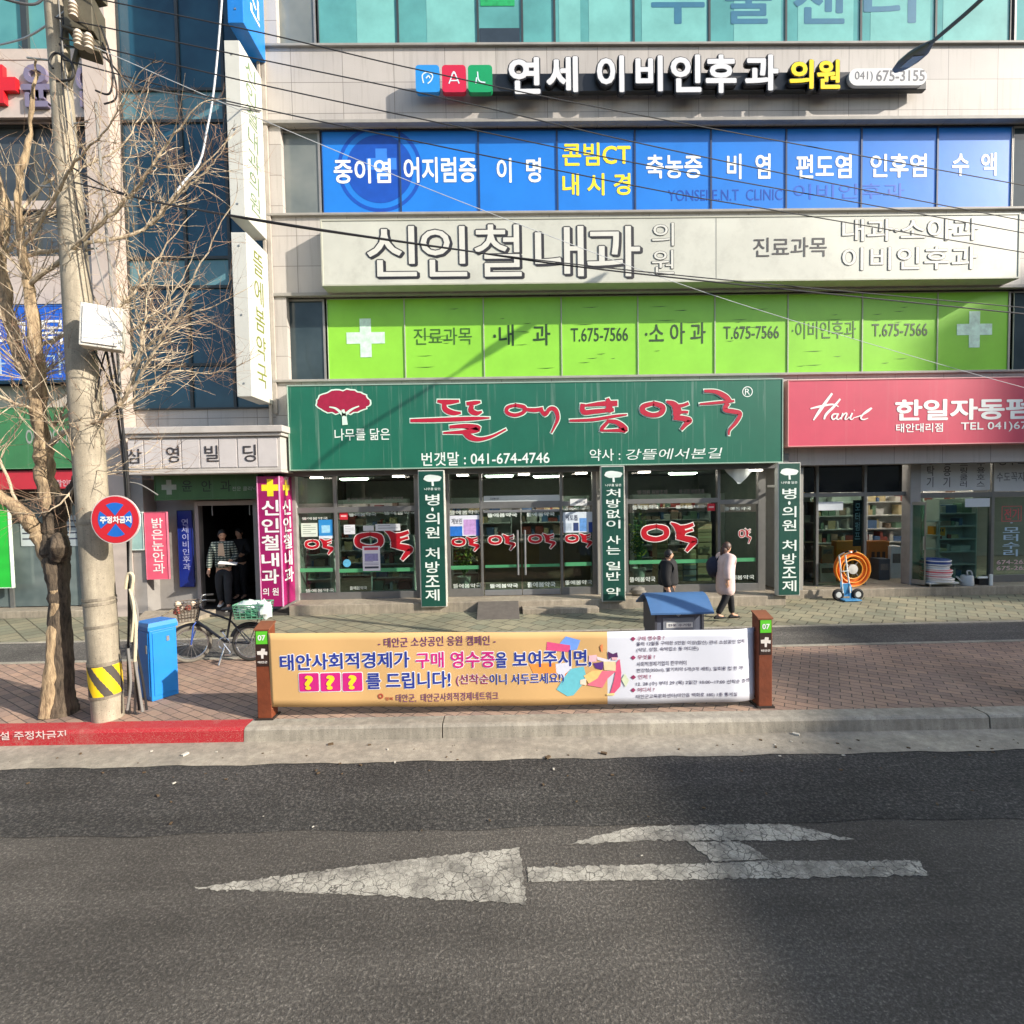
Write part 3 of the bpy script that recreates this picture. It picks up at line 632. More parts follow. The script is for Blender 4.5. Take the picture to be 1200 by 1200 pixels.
# tree emblem
em = MB(); cx, cy = 402, 473; rr = random.Random(5)
pts = [(402+31*math.cos(2*math.pi*i/44)*(1+rr.uniform(-.05, .05)), 471+13.5*math.sin(2*math.pi*i/44)*(1+rr.uniform(-.09, .09))) for i in range(44)]
em.poly([V3(x, y, YP-.007) for x, y in pts], 0); em.poly([V3(402+(x-402)*1.06, 471+(y-471)*1.12, YP-.0045) for x, y in pts], 1)
for st in ([(404.5, 498, 3.2), (403.5, 488, 2.6), (402, 480, 1.6)], [(403, 487, 1.8), (394, 479, 1.2), (386, 477, .6)], [(403.5, 487, 1.8), (412, 480, 1.2), (421, 476, .6)]):
    stroke(em, [(*P(x, y, YP), h*YP/600) for x, y, h in st], YP-.009, 1)
em.build('emblem', [M('maroon_print', (158, 28, 62), .45, .15, 12), RIM], s)
WG = M('soft_white_letter', (224, 234, 226), .5, .05)
text(s, '나무를 닮은', (392, 502, 457, 516), YP-.005, WG, .008); text(s, '번갯말 : 041-674-4746', (494, 529, 644, 545), YP-.005, WG, .010); text(s, '약사 :', (691, 526, 727, 540), YP-.005, WG, .004)
text(s, '강뜰에서본길', (732, 525.5, 844, 538), YP-.005, WG, .0, shear=.25)
rg = MB(); disc(rg, 876, 459, 6.2, YP-.005, 5.2); put_text(rg, 'R', RC(873, 455.5, 879, 462.5, YP-.005), YP-.005); rg.build('registered_mark', WG, s)

# pink hardware shop fascia
YK = 10.44
x1 = 15.5
s = panel_sign('hardware_fascia', 'pink hardware shop fascia with white lettering at the right of the green one', (923, 442, 1390, 520), YK, .45, M('pink_sign_panel', (200, 72, 94), .42, .08, 1.5, streak=.12), M('pink_trim', (210, 140, 140), .5, .08), .02)
text(s, '한일자동펌프', (1049, 467, 1242, 492), YK-.006, WHITE, .030, spacing=.98); text(s, '태안대리점', (1050, 496, 1105, 506.5), YK-.006, WHITE, .014); text(s, 'TEL 041)674-2655', (1126, 494, 1250, 505.5), YK-.006, WHITE, .012)
h = []
def Z8(*pts): return [(*P(900+x/4, 430+y/4, YK), q/4*YK/600) for x, y, q in pts]
h = [Z8((300, 124, 5), (268, 168, 7), (236, 214, 7), (212, 250, 3)), Z8((338, 150, 4), (306, 188, 6), (272, 222, 6), (262, 246, 4)), Z8((198, 196, 3), (240, 186, 5), (300, 176, 4), (330, 186, 2)),
     Z8((322, 220, 3), (306, 222, 3.5), (298, 234, 4), (304, 246, 3.5), (318, 238, 3), (328, 218, 3)), Z8((328, 218, 4), (320, 240, 4), (330, 246, 2.5), (340, 236, 2)),
     Z8((350, 216, 3.5), (340, 246, 3.5)), Z8((344, 234, 2.5), (362, 217, 3), (368, 222, 3.5), (360, 244, 3.5), (370, 244, 2), (380, 234, 2)),
     Z8((394, 216, 4), (384, 240, 4), (392, 246, 2.5), (404, 236, 2)), Z8((402, 204, 3.5), (404, 203, 3.5)),
     Z8((404, 238, 2), (434, 228, 2.5), (464, 212, 2.5), (486, 194, 2.5)), Z8((484, 192, 3), (462, 206, 4), (442, 224, 4), (434, 240, 3.5), (446, 247, 3), (468, 240, 1.5))]
mb = MB()
for i, q in enumerate(h): stroke(mb, q, YK-.006-.0005*i)
mb.build('lettering', WHITE, s)

# three signs sticking out of the corner
def blade(label, xf, ylo, yhi, xo, xi, Yo, face, body, lett, bold, tm):
    """xo / xi: px of the two front edges at the outer end"""
    za, zb_ = P(xo, ylo, Yo)[1], P(xo, yhi, Yo)[1]; X0 = P(xo, (ylo+yhi)/2, Yo)[0]; X1 = P(xi, (ylo+yhi)/2, Yo)[0]
    t = thing('blade_sign', label, 'sign', ((X0+X1)/2, 10.75, za), 0, 'signs sticking out from the building corner')
    mb = MB(); mb.box(X0, X1, Yo, 10.74, za, zb_); mb.build('box', face, t, bev=.012)
    mb = MB()
    for z in (za+.25, (za+zb_)/2, zb_-.25): mb.rbox(((X0+X1)/2, Yo-.004, z), (.03, .01, .03)); mb.box(X0+.1, X1-.1, 10.74, 11.0, z-.03, z+.03)
    mb.build('bracket', STEEL, t)
    vs, fs = glyphs('\n'.join(body), bold, 0, 'CENTER', 1, 1.05); xs = [v[0] for v in vs]; ys = [v[1] for v in vs]
    L0, L1, Z0, Z1 = lett; q = MB(); q.add([(X1+.004-v[2]*LAYER, L0+(v[0]-min(xs))/(max(xs)-min(xs))*(L1-L0), Z0+(v[1]-min(ys))/(max(ys)-min(ys))*(Z1-Z0)) for v in vs], fs)
    q.build('lettering', tm, t); return za, zb_
WB = M('blade_white', (196, 196, 188), .45, .08, 2, streak=.0, dirt=.12)
blade('white blade sign with faint grey-green outline letters, middle of the three on the corner', 0, 255, 47, 266, 284, 9.86, WB, '신인철내과의원', (10.05, 10.5, 8.1, 10.9), .0, M('faint_print', (104, 128, 96), .5))
blade('white blade sign with yellow-green handwritten letters, lowest of the three on the corner', 0, 465, 272, 274, 292, 9.86, WB, '뜰에봄약국', (10.1, 10.5, 4.75, 7.35), .0, M('olive_print', (112, 120, 50), .5))
blade('blue blade sign with white letters, topmost of the three on the corner', 0, 27, -170, 263, 282, 9.86, M('blade_blue', (28, 120, 200), .4, .1), '내과의원신', (10.05, 10.55, 11.8, 14.4), .02, WHITE)

# three tall green pillar signs of the pharmacy
def pillar(label, px0, px1, ytop, ybot, body, texty, yt):
    Y = 10.34; x0, x1, z0, z1 = RC(px0, ytop, px1, ybot, Y)
    t = thing('pillar_sign', label, 'sign', ((x0+x1)/2, Y+.2, z0), 0, 'green pillar signs in front of the pharmacy')
    mb = MB(); mb.box(x0, x1, Y+.004, Y+.15, z0, z1); mb.box(x0+.06, x0+.11, Y+.15, Y+.56, z1-.5, z1-.45); mb.box(x1-.11, x1-.06, Y+.15, Y+.56, z1-.5, z1-.45); mb.build('box', M('pillar_back', (196, 194, 186), .5, .08), t, bev=.006)
    mb = MB(); f = .018; mb.box(x0+f, x1-f, Y-.004, Y+.004, z0+f, z1-f); mb.build('panel', M('pillar_green', (16, 72, 60), .45, .10, 2, streak=.1), t)
    cx = (px0+px1)/2; Yt = Y-.008
    # letters one under another
    ys = texty; q = MB()
    for ch, (a, b) in zip(body, ys):
        if ch == '·': put_text(q, ch, RC(cx-1.5, a, cx+1.5, b, Yt), Yt, .02)
        else: put_text(q, ch, RC(cx-8.3, a, cx+8.3, b, Yt), Yt, .012)
    q.build('lettering', WG, t)
    e = MB(); pts = [(cx+10.5*math.cos(2*math.pi*i/30)*(1+.06*math.sin(i*5)), yt+4.2*math.sin(2*math.pi*i/30)*(1+.1*math.sin(i*7))) for i in range(30)]
    e.poly([V3(a, b, Yt) for a, b in pts]); stroke(e, [(*P(cx, yt+2, Yt), .02), (*P(cx+.5, yt+9, Yt), .022)], Yt-.001)
    put_text(e, '나무를 닮은', RC(cx-9.5, yt+11, cx+9.5, yt+14, Yt), Yt, .01); e.build('emblem', WG, t); return t
def yr(a, b, body, dot=.35, gap=.5):
    n = sum(dot if c == '·' else gap if c == ' ' else 1 for c in body); u = (b-a)/n; y = a; out = []
    for c in body:
        k = dot if c == '·' else gap if c == ' ' else 1; out.append((y+u*k*.06, y+u*k*.88)); y += u*k
    return out
def pil(label, px0, px1, a, b, body, y0, y1, yt):
    ys = [q for q, c in zip(yr(y0, y1, body), body) if c != ' ']; pillar(label, px0, px1, a, b, body.replace(' ', ''), ys, yt)
pil('green pillar sign left of the pharmacy doors, pale tree emblem over white letters', 491.5, 522, 551, 711.5, '병·의원 처방조제', 578, 706, 560.5)
pil('green pillar sign right of the pharmacy doors, with the longest column of small letters', 705, 732.5, 546, 705, '처방없이 사는 일반 약', 572, 700, 556)
pil('green pillar sign at the right end of the pharmacy, next to the hardware shop', 912, 938, 542, 698, '병·의원 처방조제', 571, 695, 553)

# magenta clinic column at the stair entrance
Y = 10.30; x0, x1, z0, z1 = RC(303.5, 558, 329.5, 711, Y)
t = thing('column_sign', 'magenta clinic column sign with white letters beside the stair entrance', 'sign', ((x0+x1)/2, Y+.3, z0))
mb = MB(); mb.box(x0, x1, Y, Y+.62, z0, z1); mb.build('box', M('magenta_panel', (150, 22, 92), .4, .10, 2, streak=.08), t, bev=.008)
mb = MB(); mb.box(x0-.004, x0+.016, Y-.006, Y, z0, z1); mb.box(x1-.016, x1+.006, Y-.006, Y+.02, z0, z1); mb.build('trim', M('pink_edge', (226, 160, 196), .5), t)
ys = [(586, 604), (607.5, 624), (627, 645), (648, 664), (667, 684)]; q = MB(); q2 = MB(); Yt = Y-.004
for ch, (a, b) in zip('신인철내과', ys): put_text(q, ch, RC(306.5, a, 327, b, Yt), Yt, .022)
put_text(q, '의 원', RC(308, 689, 326.5, 698, Yt), Yt, .012)
zz0, zz1 = P(316, 686, Y)[1], P(316, 586, Y)[1]
vs, fs = glyphs('신\n인\n철\n내\n과', .022, 0, 'CENTER', 1, 1.05); xs_ = [v[0] for v in vs]; yy_ = [v[1] for v in vs]
q.add([(x1+.008-v[2]*LAYER, Y+.10+(v[0]-min(xs_))/(max(xs_)-min(xs_))*.42, zz0+(v[1]-min(yy_))/(max(yy_)-min(yy_))*(zz1-zz0)) for v in vs], fs)
q.build('lettering', WHITE, t)
cross(q2, 316.5, 571.5, 10, 3.6, Yt)
zc = P(316, 571.5, Y)[1]; a_, t__ = .16, .055
q2.poly([(x1+.008, Y+.31+u, zc+v) for u, v in ((-a_, -t__), (-t__, -t__), (-t__, -a_), (t__, -a_), (t__, -t__), (a_, -t__), (a_, t__), (t__, t__), (t__, a_), (-t__, a_), (-t__, t__), (-a_, t__))])
q2.build('emblem', YEL, t)
# ------------------------------------------------------------------ street level of the clinic building
# plinth and floors
PL = concrete('plinth_granite', (150, 140, 124), (180, 168, 148), 5., .6)
xa, xb = P(338, 700, 10.42)[0], P(921, 700, 10.42)[0]
zp = .36
mb = MB(); mb.box(xa, xb, 10.42, 16, .0, zp); mb.box(xb, XR, 11.02, 16, 0, zp-.02)
mb.build('plinth', PL, bld, bev=.012)
# room behind the glass
ROOM = M('shop_wall', (150, 150, 146), .8, .1); FLOORM = M('shop_floor', (96, 92, 86), .4, .15); LAMP2 = M('tube_glow', (255, 246, 230), .4, 0, emit=20); CEIL = M('shop_ceiling', (104, 104, 106), .8)
xh = P(918, 620, 11)[0]; x0s = P(343, 620, 11)[0]
mb = MB(); mb.box(x0s-.1, XR, 15.6, 15.8, zp, 3.3); mb.box(x0s-.25, x0s-.1, 10.9, 15.6, zp, 3.1); mb.box(xh-.08, xh+.08, 11.1, 15.6, zp, 3.3); mb.build('room_wall', ROOM, bld)
mb = MB(); mb.box(x0s-.1, xh-.08, 10.66, 15.6, 3.0, 3.3); mb.box(xh+.08, XR, 11.02, 15.6, 3.2, 3.36); mb.build('soffit', CEIL, bld)
# aluminium shopfront of the pharmacy
zz2 = lambda px, py, Y=SHOP: P(px, py, Y)[1]
def xp(px, py=630, Y=SHOP): return P(px, py, Y)[0]
fr = MB(); Yf = SHOP-.03; Yb = SHOP+.07
zt_ = zz2(600, 590); zb_ = zz2(600, 696)
def vbar(px, wd, lo=zp, hi=3.0, Y0=Yf): x = xp(px); fr.box(x-wd/2, x+wd/2, Y0, Yb, lo, hi)
for px, wd in ((348, .07), (394.5, .07), (489, .08), (526, .06), (564.5, .05), (658, .05), (697, .10), (734, .06), (842, .06), (892, .16)): vbar(px, wd)
def hbar(px0, px1, py, h): z = zz2((px0+px1)/2, py); fr.box(xp(px0), xp(px1), Yf+.004, Yb-.004, z-h/2, z+h/2)
hbar(348, 489, 597, .12); hbar(526, 564, 593, .10); hbar(564, 658, 591, .16); hbar(658, 697, 590, .10); hbar(734, 842, 587, .10); hbar(842, 892, 588, .10)
for a, b, y in ((348, 489, 699), (526, 564, 695), (658, 697, 693), (734, 892, 690)): 
    z = zz2((a+b)/2, y); fr.box(xp(a), xp(b), Yf+.002, Yb-.002, zp, max(z+.10, zp+.1))
fr.build('shopfront_frame', ALU, bld, bev=.004)
for a, b in ((491.5, 524), (699, 732), (916, 938)):
    mb = MB(); mb.box(xp(a), xp(b), 10.90, 11.08, zp, 3.0); mb.build('column', M('column_paint', (150, 148, 142), .6, .12, 3, dirt=.2), bld, bev=.01)
BAND = M('green_safety_band', (76, 150, 104), .4, .08)
FRED = M('film_red', (176, 16, 34), .4, .06); FRIM = M('film_rim', (232, 226, 220), .5, .03)
def yak(parent, px0, px1, py0, py1, Y, rim=.016):
    """the pharmacy's brush mark fitted into a px box"""
    x0, x1, z0, z1 = RC(px0, py0, px1, py1, Y); W_, H_ = x1-x0, z1-z0
    f = lambda *p: [(x0+u*W_, z1-v*H_, h*W_) for u, v, h in p]
    ss = [f((.25, .12, .030), (.42, .22, .050), (.42, .46, .048), (.24, .56, .042), (.05, .46, .050), (.05, .22, .048), (.26, .12, .030)),
          f((.52, .02, .012), (.62, .14, .050), (.70, .34, .090), (.66, .52, .055)), f((.66, .18, .035), (.80, .16, .035), (.93, .08, .03)), f((.70, .38, .03), (.84, .30, .022), (.92, .26, .022)),
          f((.62, .50, .035), (.84, .58, .055), (.96, .64, .045), (.88, .80, .042), (.80, .98, .026))]
    brush(parent, ss, Y, [FRED, FRIM], rim, 'brush_mark')
def pane(px0, px1, zlo, zhi, name='shop_window'):
    mb = MB(); mb.box(xp(px0), xp(px1), SHOP+.01, SHOP+.022, zlo, zhi); return mb.build(name, GLASS, bld)
zlo = zp+.08
SMALL = '뜰에봄약국'
YD = SHOP+.006
for (a, b, yk, band, tops, bots) in ((351, 391, (358, 391, 631, 650), 668, [(354, 384, 606, 609)], [(358, 392, 690, 694)]),
        (397, 486, (417, 484, 621, 657), 668, [(409, 441, 601, 605), (450, 488, 599, 603)], [(410, 430, 687, 691)]),
        (528, 562, (530, 562, 629, 646), 665, [(527, 562, 598, 603)], [(531, 564, 684, 689)]),
        (661, 694, (663, 694, 625, 642), 661, [(660, 692, 594, 598)], [(662, 694, 680, 685)]),
        (737, 839, (753, 817, 612, 647), 658, [(741, 772, 592, 597), (792, 826, 592, 596)], [(738, 768, 676, 682)]),
        (845, 886, (866, 880, 619, 637), 656, [(849, 880, 594, 598)], [(850, 884, 674, 679)])):
    w_ = pane(a, b, zlo, zz2((a+b)/2, 600))
    yak(w_, yk[0], yk[1], yk[2], yk[3], YD, .014 if b-a < 60 else .018)
    mb = MB(); x0, x1, z0, z1 = RC(a, band-2.2, b, band+2.2, YD); mb.box(x0+.01, x1-.01, YD-.001, YD, z0, z1); mb.build('band', BAND, w_)
    q = MB()
    for (c, d, e, f_) in tops+bots: put_text(q, SMALL, RC(c, e, d, f_, YD), YD, .0)
    q.build('lettering', WG, w_)
    u = pane(a, b, zz2((a+b)/2, 590), 2.995)
    if b-a > 60:
        q = MB(); k = (a+b)/2; put_text(q, '병·의원 처방조제', RC(a+10, 583 if a < 500 else 574, k-6, 588 if a < 500 else 580, YD), YD, .01); put_text(q, '병·의원 처방조제', RC(k+8, 582 if a < 500 else 573, b-14, 587 if a < 500 else 579, YD), YD, .01)
        q.build('lettering', M('dull_letter', (110, 106, 100), .6), u)
pane(567, 656, zz2(610, 588), 2.995)
# the two glass doors
dk = M('door_rail', (150, 152, 154), .4, .08, 6, .6)
for a, b, hx, yk, tp, bt in ((567, 610.5, 606.5, (573, 604, 626, 645), (571, 606, 601, 606), (574, 607, 684, 689)), (611.5, 656, 615, (620, 651, 625, 643), (617, 650, 600, 605), (618, 651, 682, 688))):
    zt2 = zz2(610, 597); mb = MB(); mb.box(xp(a)+.01, xp(b)-.005, SHOP, SHOP+.014, zp+.12, zt2-.06); d_ = mb.build('glass_door', GLASS, bld)
    mb = MB(); mb.box(xp(a), xp(b), SHOP-.02, SHOP+.034, zp+.01, zp+.13); mb.box(xp(a), xp(b), SHOP-.02, SHOP+.034, zt2-.06, zt2-.01); mb.build('rail', dk, d_, bev=.004)
    yak(d_, *yk[:2], yk[2], yk[3], SHOP-.004, .014)
    mb = MB(); x = xp(hx); mb.tube([(x, SHOP-.07, zz2(610, 673)), (x, SHOP-.07, zz2(610, 621))], .022, 10); 
    for py in (632, 662): mb.tube([(x, SHOP-.07, zz2(610, py)), (x, SHOP, zz2(610, py))], .012, 8)
    mb.build('handle', dk, d_, smooth=True)
    q = MB(); put_text(q, SMALL, RC(tp[0], tp[2], tp[1], tp[3], SHOP-.004), SHOP-.004, .02); put_text(q, SMALL, RC(bt[0], bt[2], bt[1], bt[3], SHOP-.004), SHOP-.004, .02); q.build('lettering', WG, d_)
    mb = MB(); z = zz2(610, 663); mb.box(xp(a)+.02, xp(b)-.01, SHOP-.003, SHOP-.002, z-.03, z+.03); mb.build('band', BAND, d_)
# downlights in the soffit and lamps inside
LAMP = M('lamp_glow', (255, 244, 226), .4, 0, emit=8)
for i, px in enumerate((371, 467, 542, 614, 681, 755, 886)):
    t = thing('ceiling_downlight', 'small lit downlight under the pharmacy fascia, number %d along' % (i+1), 'light', (xp(px, 556, 10.74), 10.74, 3.0), 0, 'downlights under the green fascia')
    t['label'] = ['lit downlight at the far left end under the green fascia', 'lit downlight just left of the left green pillar sign', 'lit downlight just right of the left green pillar sign', 'lit downlight above the glass doors', 'lit downlight just left of the middle green pillar sign', 'lit downlight just right of the middle green pillar sign', 'lit downlight beside the white cloth under the fascia'][i]
    x = t.location.x; mb = MB(); mb.box(x-.13, x+.13, 10.69, 10.79, 2.975, 3.0); mb.build('housing', M('lamp_housing', (190, 190, 188), .5), t, bev=.01)
    mb = MB(); mb.box(x-.115, x+.115, 10.685, 10.795, 2.95, 2.975); mb.build('diffuser', LAMP, t)
for i, (px, Y) in enumerate(((415, 12.6), (585, 12.2), (640, 13.2), (800, 12.6))):
    x = xp(px, 556, Y); mb = MB(); mb.box(x-.3, x+.3, Y-.06, Y+.06, 2.95, 2.98); mb.box(x-.33, x+.33, Y-.08, Y+.08, 2.975, 2.995)
    tag(mb.build('ceiling_lamp', LAMP2, origin=(x, Y, 3.14)), ['fluorescent ceiling lamp inside the pharmacy behind the large left pane', 'fluorescent ceiling lamp inside the pharmacy over the entrance', 'fluorescent ceiling lamp deep inside behind the doors', 'fluorescent ceiling lamp inside behind the right pane'][i], 'lamp', 'fluorescent lamps inside the pharmacy')
# shelves with goods, counter, cartons, plants
GOODS = [M('good_%d' % i, c, .5, .1) for i, c in enumerate(((190, 188, 180), (140, 70, 62), (84, 112, 150), (190, 176, 136), (104, 134, 112), (206, 206, 202), (140, 120, 104)))]
def shelf(label, x0, x1, Y, h, n, mt, fill=.85, seed=1, name='display_shelf', z=zp):
    t = thing(name, label, 'shelf', ((x0+x1)/2, Y, z)); rr = random.Random(seed)
    mb = MB(); mb.box(x0, x0+.03, Y-.18, Y+.18, z, z+h); mb.box(x1-.03, x1, Y-.18, Y+.18, z, z+h); mb.box(x0+.03, x1-.03, Y+.16, Y+.18, z, z+h); mb.build('upright', mt, t)
    g = MB()
    for i in range(n):
        zz_ = z+.06+(h-.1)*i/n; mb = MB(); mb.box(x0+.03, x1-.03, Y-.18, Y+.16, zz_, zz_+.025); mb.build('board', mt, t); x = x0+.05
        while x < x1-.31:
            w_ = rr.choice([rr.uniform(.05, .10), rr.uniform(.12, .30)]); hh = rr.uniform(.25, .85)*(h/n-.05)
            if rr.random() < fill: g.box(x, x+w_*.92, Y-.16+rr.uniform(0, .05), Y+.1, zz_+.026, zz_+.026+hh, rr.randrange(7))
            x += w_*rr.choice([1, 1, 1, 1.4])
    o = g.build('goods', GOODS, t); o['kind'] = 'stuff'; return t
WSH = M('white_shelf', (200, 202, 200), .5, .05); GSH = M('grey_shelf', (120, 122, 124), .5, .1)
shelf('white goods shelf behind the large left pharmacy pane', xp(436, Y=11.6), xp(486, Y=11.6), 11.6, 1.30, 4, WSH, .9, 3)
shelf('low white shelf beside the left pillar inside the pharmacy', xp(352, Y=11.7), xp(390, Y=11.7), 11.7, 1.2, 4, WSH, .6, 4)
for i, (a, b) in enumerate(((400, 480), (530, 600), (610, 690), (740, 830), (845, 890))):
    shelf(['tall shelf at the back wall on the left inside the pharmacy', 'tall shelf at the back wall behind the left glass door', 'tall shelf at the back wall behind the right glass door', 'tall shelf at the back wall behind the cartons', 'tall shelf at the back wall at the right end of the pharmacy'][i], xp(a, Y=13.9), xp(b, Y=13.9), 13.9, 2.1, 6, WSH, .92, 10+i)
t = thing('sales_counter', 'long brown sales counter inside the pharmacy behind the doors', 'counter', (xp(625, Y=12.9), 12.9, zp))
mb = MB(); mb.box(xp(560, Y=12.9), xp(690, Y=12.9), 12.7, 13.2, zp, zp+.98); mb.build('body', M('counter_wood', (104, 84, 68), .5), t); mb = MB(); mb.box(xp(558, Y=12.9), xp(692, Y=12.9), 12.65, 13.25, zp+.98, zp+1.03); mb.build('top', M('counter_top', (150, 146, 140), .4), t)
CART = M('carton_board', (172, 146, 112), .75, .1, 6); TAPE = M('carton_tape', (196, 178, 140), .4)
CG_ = 'cartons stacked inside the right pharmacy pane'
def carton(px0, px1, py0, py1, Y, label, dp=.38, cm=CART):
    x0, x1, z0, z1 = RC(px0, py0, px1, py1, Y); t = thing('carton', label, 'carton', ((x0+x1)/2, Y+dp/2, z0), 0, CG_)
    mb = MB(); mb.box(x0, x1, Y, Y+dp, z0, z1-.002); mb.build('box', cm, t, bev=.006); mb = MB(); c = (z0+z1)/2; mb.box(x0+.01, x1-.01, Y-.003, Y, c-.018, c+.018); mb.build('tape', TAPE, t)
Yc = 11.35
cols = [(770, 783, [(634, 642.5), (643, 654), (655, 667), (668, 681)], 'left'), (784, 800, [(648, 657), (658, 668), (669, 681)], 'second'), (801, 816, [(644, 655), (656, 667), (668, 681)], 'third'), (817.5, 834, [(612, 623.5), (624, 635), (636, 649), (650, 664), (665, 681)], 'right tallest')]
lv = ['bottom', 'second', 'third', 'fourth', 'fifth']
for a, b, rows, nm in cols:
    for i, (c, d) in enumerate(reversed(rows)):
        carton(a, b, c, d, Yc, '%s carton up from the floor in the %s carton column behind the right pane' % (lv[i], nm), cm=M('printed_carton', (128, 132, 134), .7) if (nm == 'third' and i < 2) else CART)
def foliage_plant(label, px, py0, py1, Y, n, cols_, pot, seed, spread=.3):
    rr = random.Random(seed); x, zt2 = P(px, py0, Y); zb2 = P(px, py1, Y)[1]; t = thing('potted_plant', label, 'plant', (x, Y, zb2))
    mb = MB(); mb.lathe([(.0, 0), (.11, 0), (.15, .26), (.16, .28), (.13, .28), (.12, .24), (0, .24)], (x, Y, zb2), 16); mb.build('pot', pot, t, smooth=True)
    mb = MB(); st = MB()
    for i in range(n):
        h = rr.uniform(.2, 1)*(zt2-zb2-.25)+.25; a = rr.uniform(0, 6.28); s_ = spread*rr.uniform(.2, 1); b = Vector((x, Y, zb2+.24)); tip = Vector((x+math.cos(a)*s_, Y+math.sin(a)*s_*.7, zb2+h)); md = (b+tip)/2+Vector((0, 0, .1))
        st.tube(catmull([tuple(b), tuple(md), tuple(tip)], 3), .005, 4)
        for k in range(7):
            q = md.lerp(tip, rr.random())+Vector((rr.gauss(0, .04), rr.gauss(0, .04), rr.gauss(0, .04))); d = Vector((rr.gauss(0, 1), rr.gauss(0, 1), rr.gauss(-.2, .6))).normalized(); n_ = d.orthogonal().normalized(); l = rr.uniform(.05, .11)
            mb.add([q, q+d*l*.5+n_*l*.22, q+d*l, q+d*l*.5-n_*l*.22], [(0, 1, 2, 3)], rr.randrange(len(cols_)))
    mb.build('leaves', cols_, t); st.build('stem', cols_[0], t)
LV = [M('leaf_a', (58, 98, 44), .6), M('leaf_b', (96, 128, 52), .6), M('leaf_c', (170, 168, 62), .6)]
POT = M('white_pot', (190, 188, 180), .4)
foliage_plant('potted plant with yellow green leaves behind the right pharmacy pane', 748, 590, 680, 11.3, 46, LV, POT, 1, .26)
foliage_plant('potted palm behind the narrow pane left of the doors', 543, 640, 690, 11.4, 24, LV, POT, 2, .26)
# posters stuck to the glass
def poster(label, box, base, blocks=(), words=(), Y=SHOP+.005, name='poster'):
    x0, x1, z0, z1 = RC(*box, Y-.004); t = thing(name, label, 'poster', ((x0+x1)/2, Y, z0)); mb = MB(); mb.box(x0, x1, Y-.004, Y-.001, z0, z1); mb.build('sheet', M('paper_%d_%d_%d' % base, base, .6, .04), t)
    for i, (u0, u1, v0, v1, c) in enumerate(blocks):
        mb = MB(); mb.quad(*[(x0+u*(x1-x0), Y-.0045-.0004*i, z1-v*(z1-z0)) for u, v in ((u0, v1), (u1, v1), (u1, v0), (u0, v0))]); mb.build('picture', M('ink_%d_%d_%d' % c, c, .6, .25, 14), t)
    for b, (u0, u1, v0, v1), c in words: text(t, b, None, Y-.007, M('ink_%d_%d_%d' % c, c, .6), .012, rect=(x0+u0*(x1-x0), x0+u1*(x1-x0), z1-v1*(z1-z0), z1-v0*(z1-z0)))
DK = (60, 64, 80)
lines = lambda n, a=.15, b=.92, c=DK: [(.1, .9 if i % 3 else .6, a+(b-a)*i/n, a+(b-a)*i/n+.25*(b-a)/n, c) for i in range(n)]
poster('pale green notice sheet on the leftmost pharmacy pane', (353, 613, 372, 629), (206, 222, 208), lines(5, .15, .9, (120, 140, 130)))
poster('bright blue poster on the leftmost pharmacy pane', (373.5, 609, 390, 631), (40, 140, 206), [(.2, .8, .3, .7, (150, 205, 230)), (.0, 1, .86, 1, (214, 230, 238))])
poster('small white notice on the large left pharmacy pane', (403, 615, 416, 626), (214, 218, 222), lines(4, .15, .9, (140, 142, 150)))
poster('wide white notice above the large brush mark on the left pane', (440, 614, 469, 622), (210, 212, 214), lines(2, .2, .9, (130, 132, 140)))
poster('tall white poster with violet print below the large brush mark', (425, 640, 445.5, 669), (224, 222, 228), [(.1, .9, .05, .16, (196, 60, 90)), (.12, .88, .3, .6, (150, 144, 190)), (.1, .9, .82, .9, DK)]+lines(3, .62, .8, (110, 100, 150)))
poster('white and blue poster above the brush mark left of the doors', (527, 604, 562, 628), (216, 220, 232), [(.0, .42, .52, 1, (30, 110, 200)), (.46, .9, .2, .95, (190, 150, 206)), (.88, 1, .2, 1, (36, 70, 150))], [('게보린', (.06, .42, .14, .42), DK)])
poster('white and blue poster above the brush mark right of the doors', (660, 600, 694.5, 624), (206, 216, 226), [(.55, .8, .3, .95, (96, 150, 214)), (.05, .28, .55, .9, (176, 190, 204)), (.34, .52, .52, .92, (40, 60, 110)), (.86, 1, .5, 1, (36, 70, 150))], [('케토톱', (.08, .5, .14, .42), (30, 40, 70))])
poster('small white slip on the door header right of the doors', (668, 584.5, 688, 592.5), (214, 216, 216), (), [('화이자', (.3, .9, .35, .7), (110, 112, 120))], Y=SHOP-.03)
poster('white shop flag strip over the glass doors', (567, 580.5, 656, 587.5), (176, 184, 186), (), [('자동문', (.08, .2, .3, .7), (90, 96, 100))], Y=SHOP-.024)
poster('pale printed slip behind the ring of the large brush mark', (425.5, 616, 438, 622), (204, 206, 208))
for lb, bx_, in (('red square sticker at the top corner of the large left pane', (398, 600.5, 407.5, 609)), ('red square sticker at the top corner of the large right pane', (829, 590, 838, 598.5))):
    poster(lb, bx_, (196, 36, 50), [(.15, .85, .4, .6, (230, 190, 190))], name='sticker')
x, z = P(406.5, 660, SHOP); mb = MB(); mb.add(*(lambda n: ([(x+.085*math.cos(2*math.pi*i/n), SHOP+.004, z+.085*math.sin(2*math.pi*i/n)) for i in range(n)], [tuple(range(n))]))(28)); t = tag(mb.build('sticker', M('sticker_blue', (90, 170, 206), .5, .3, 20), origin=(x, SHOP+.004, z)), 'round light blue sticker on the large left pharmacy pane', 'sticker')
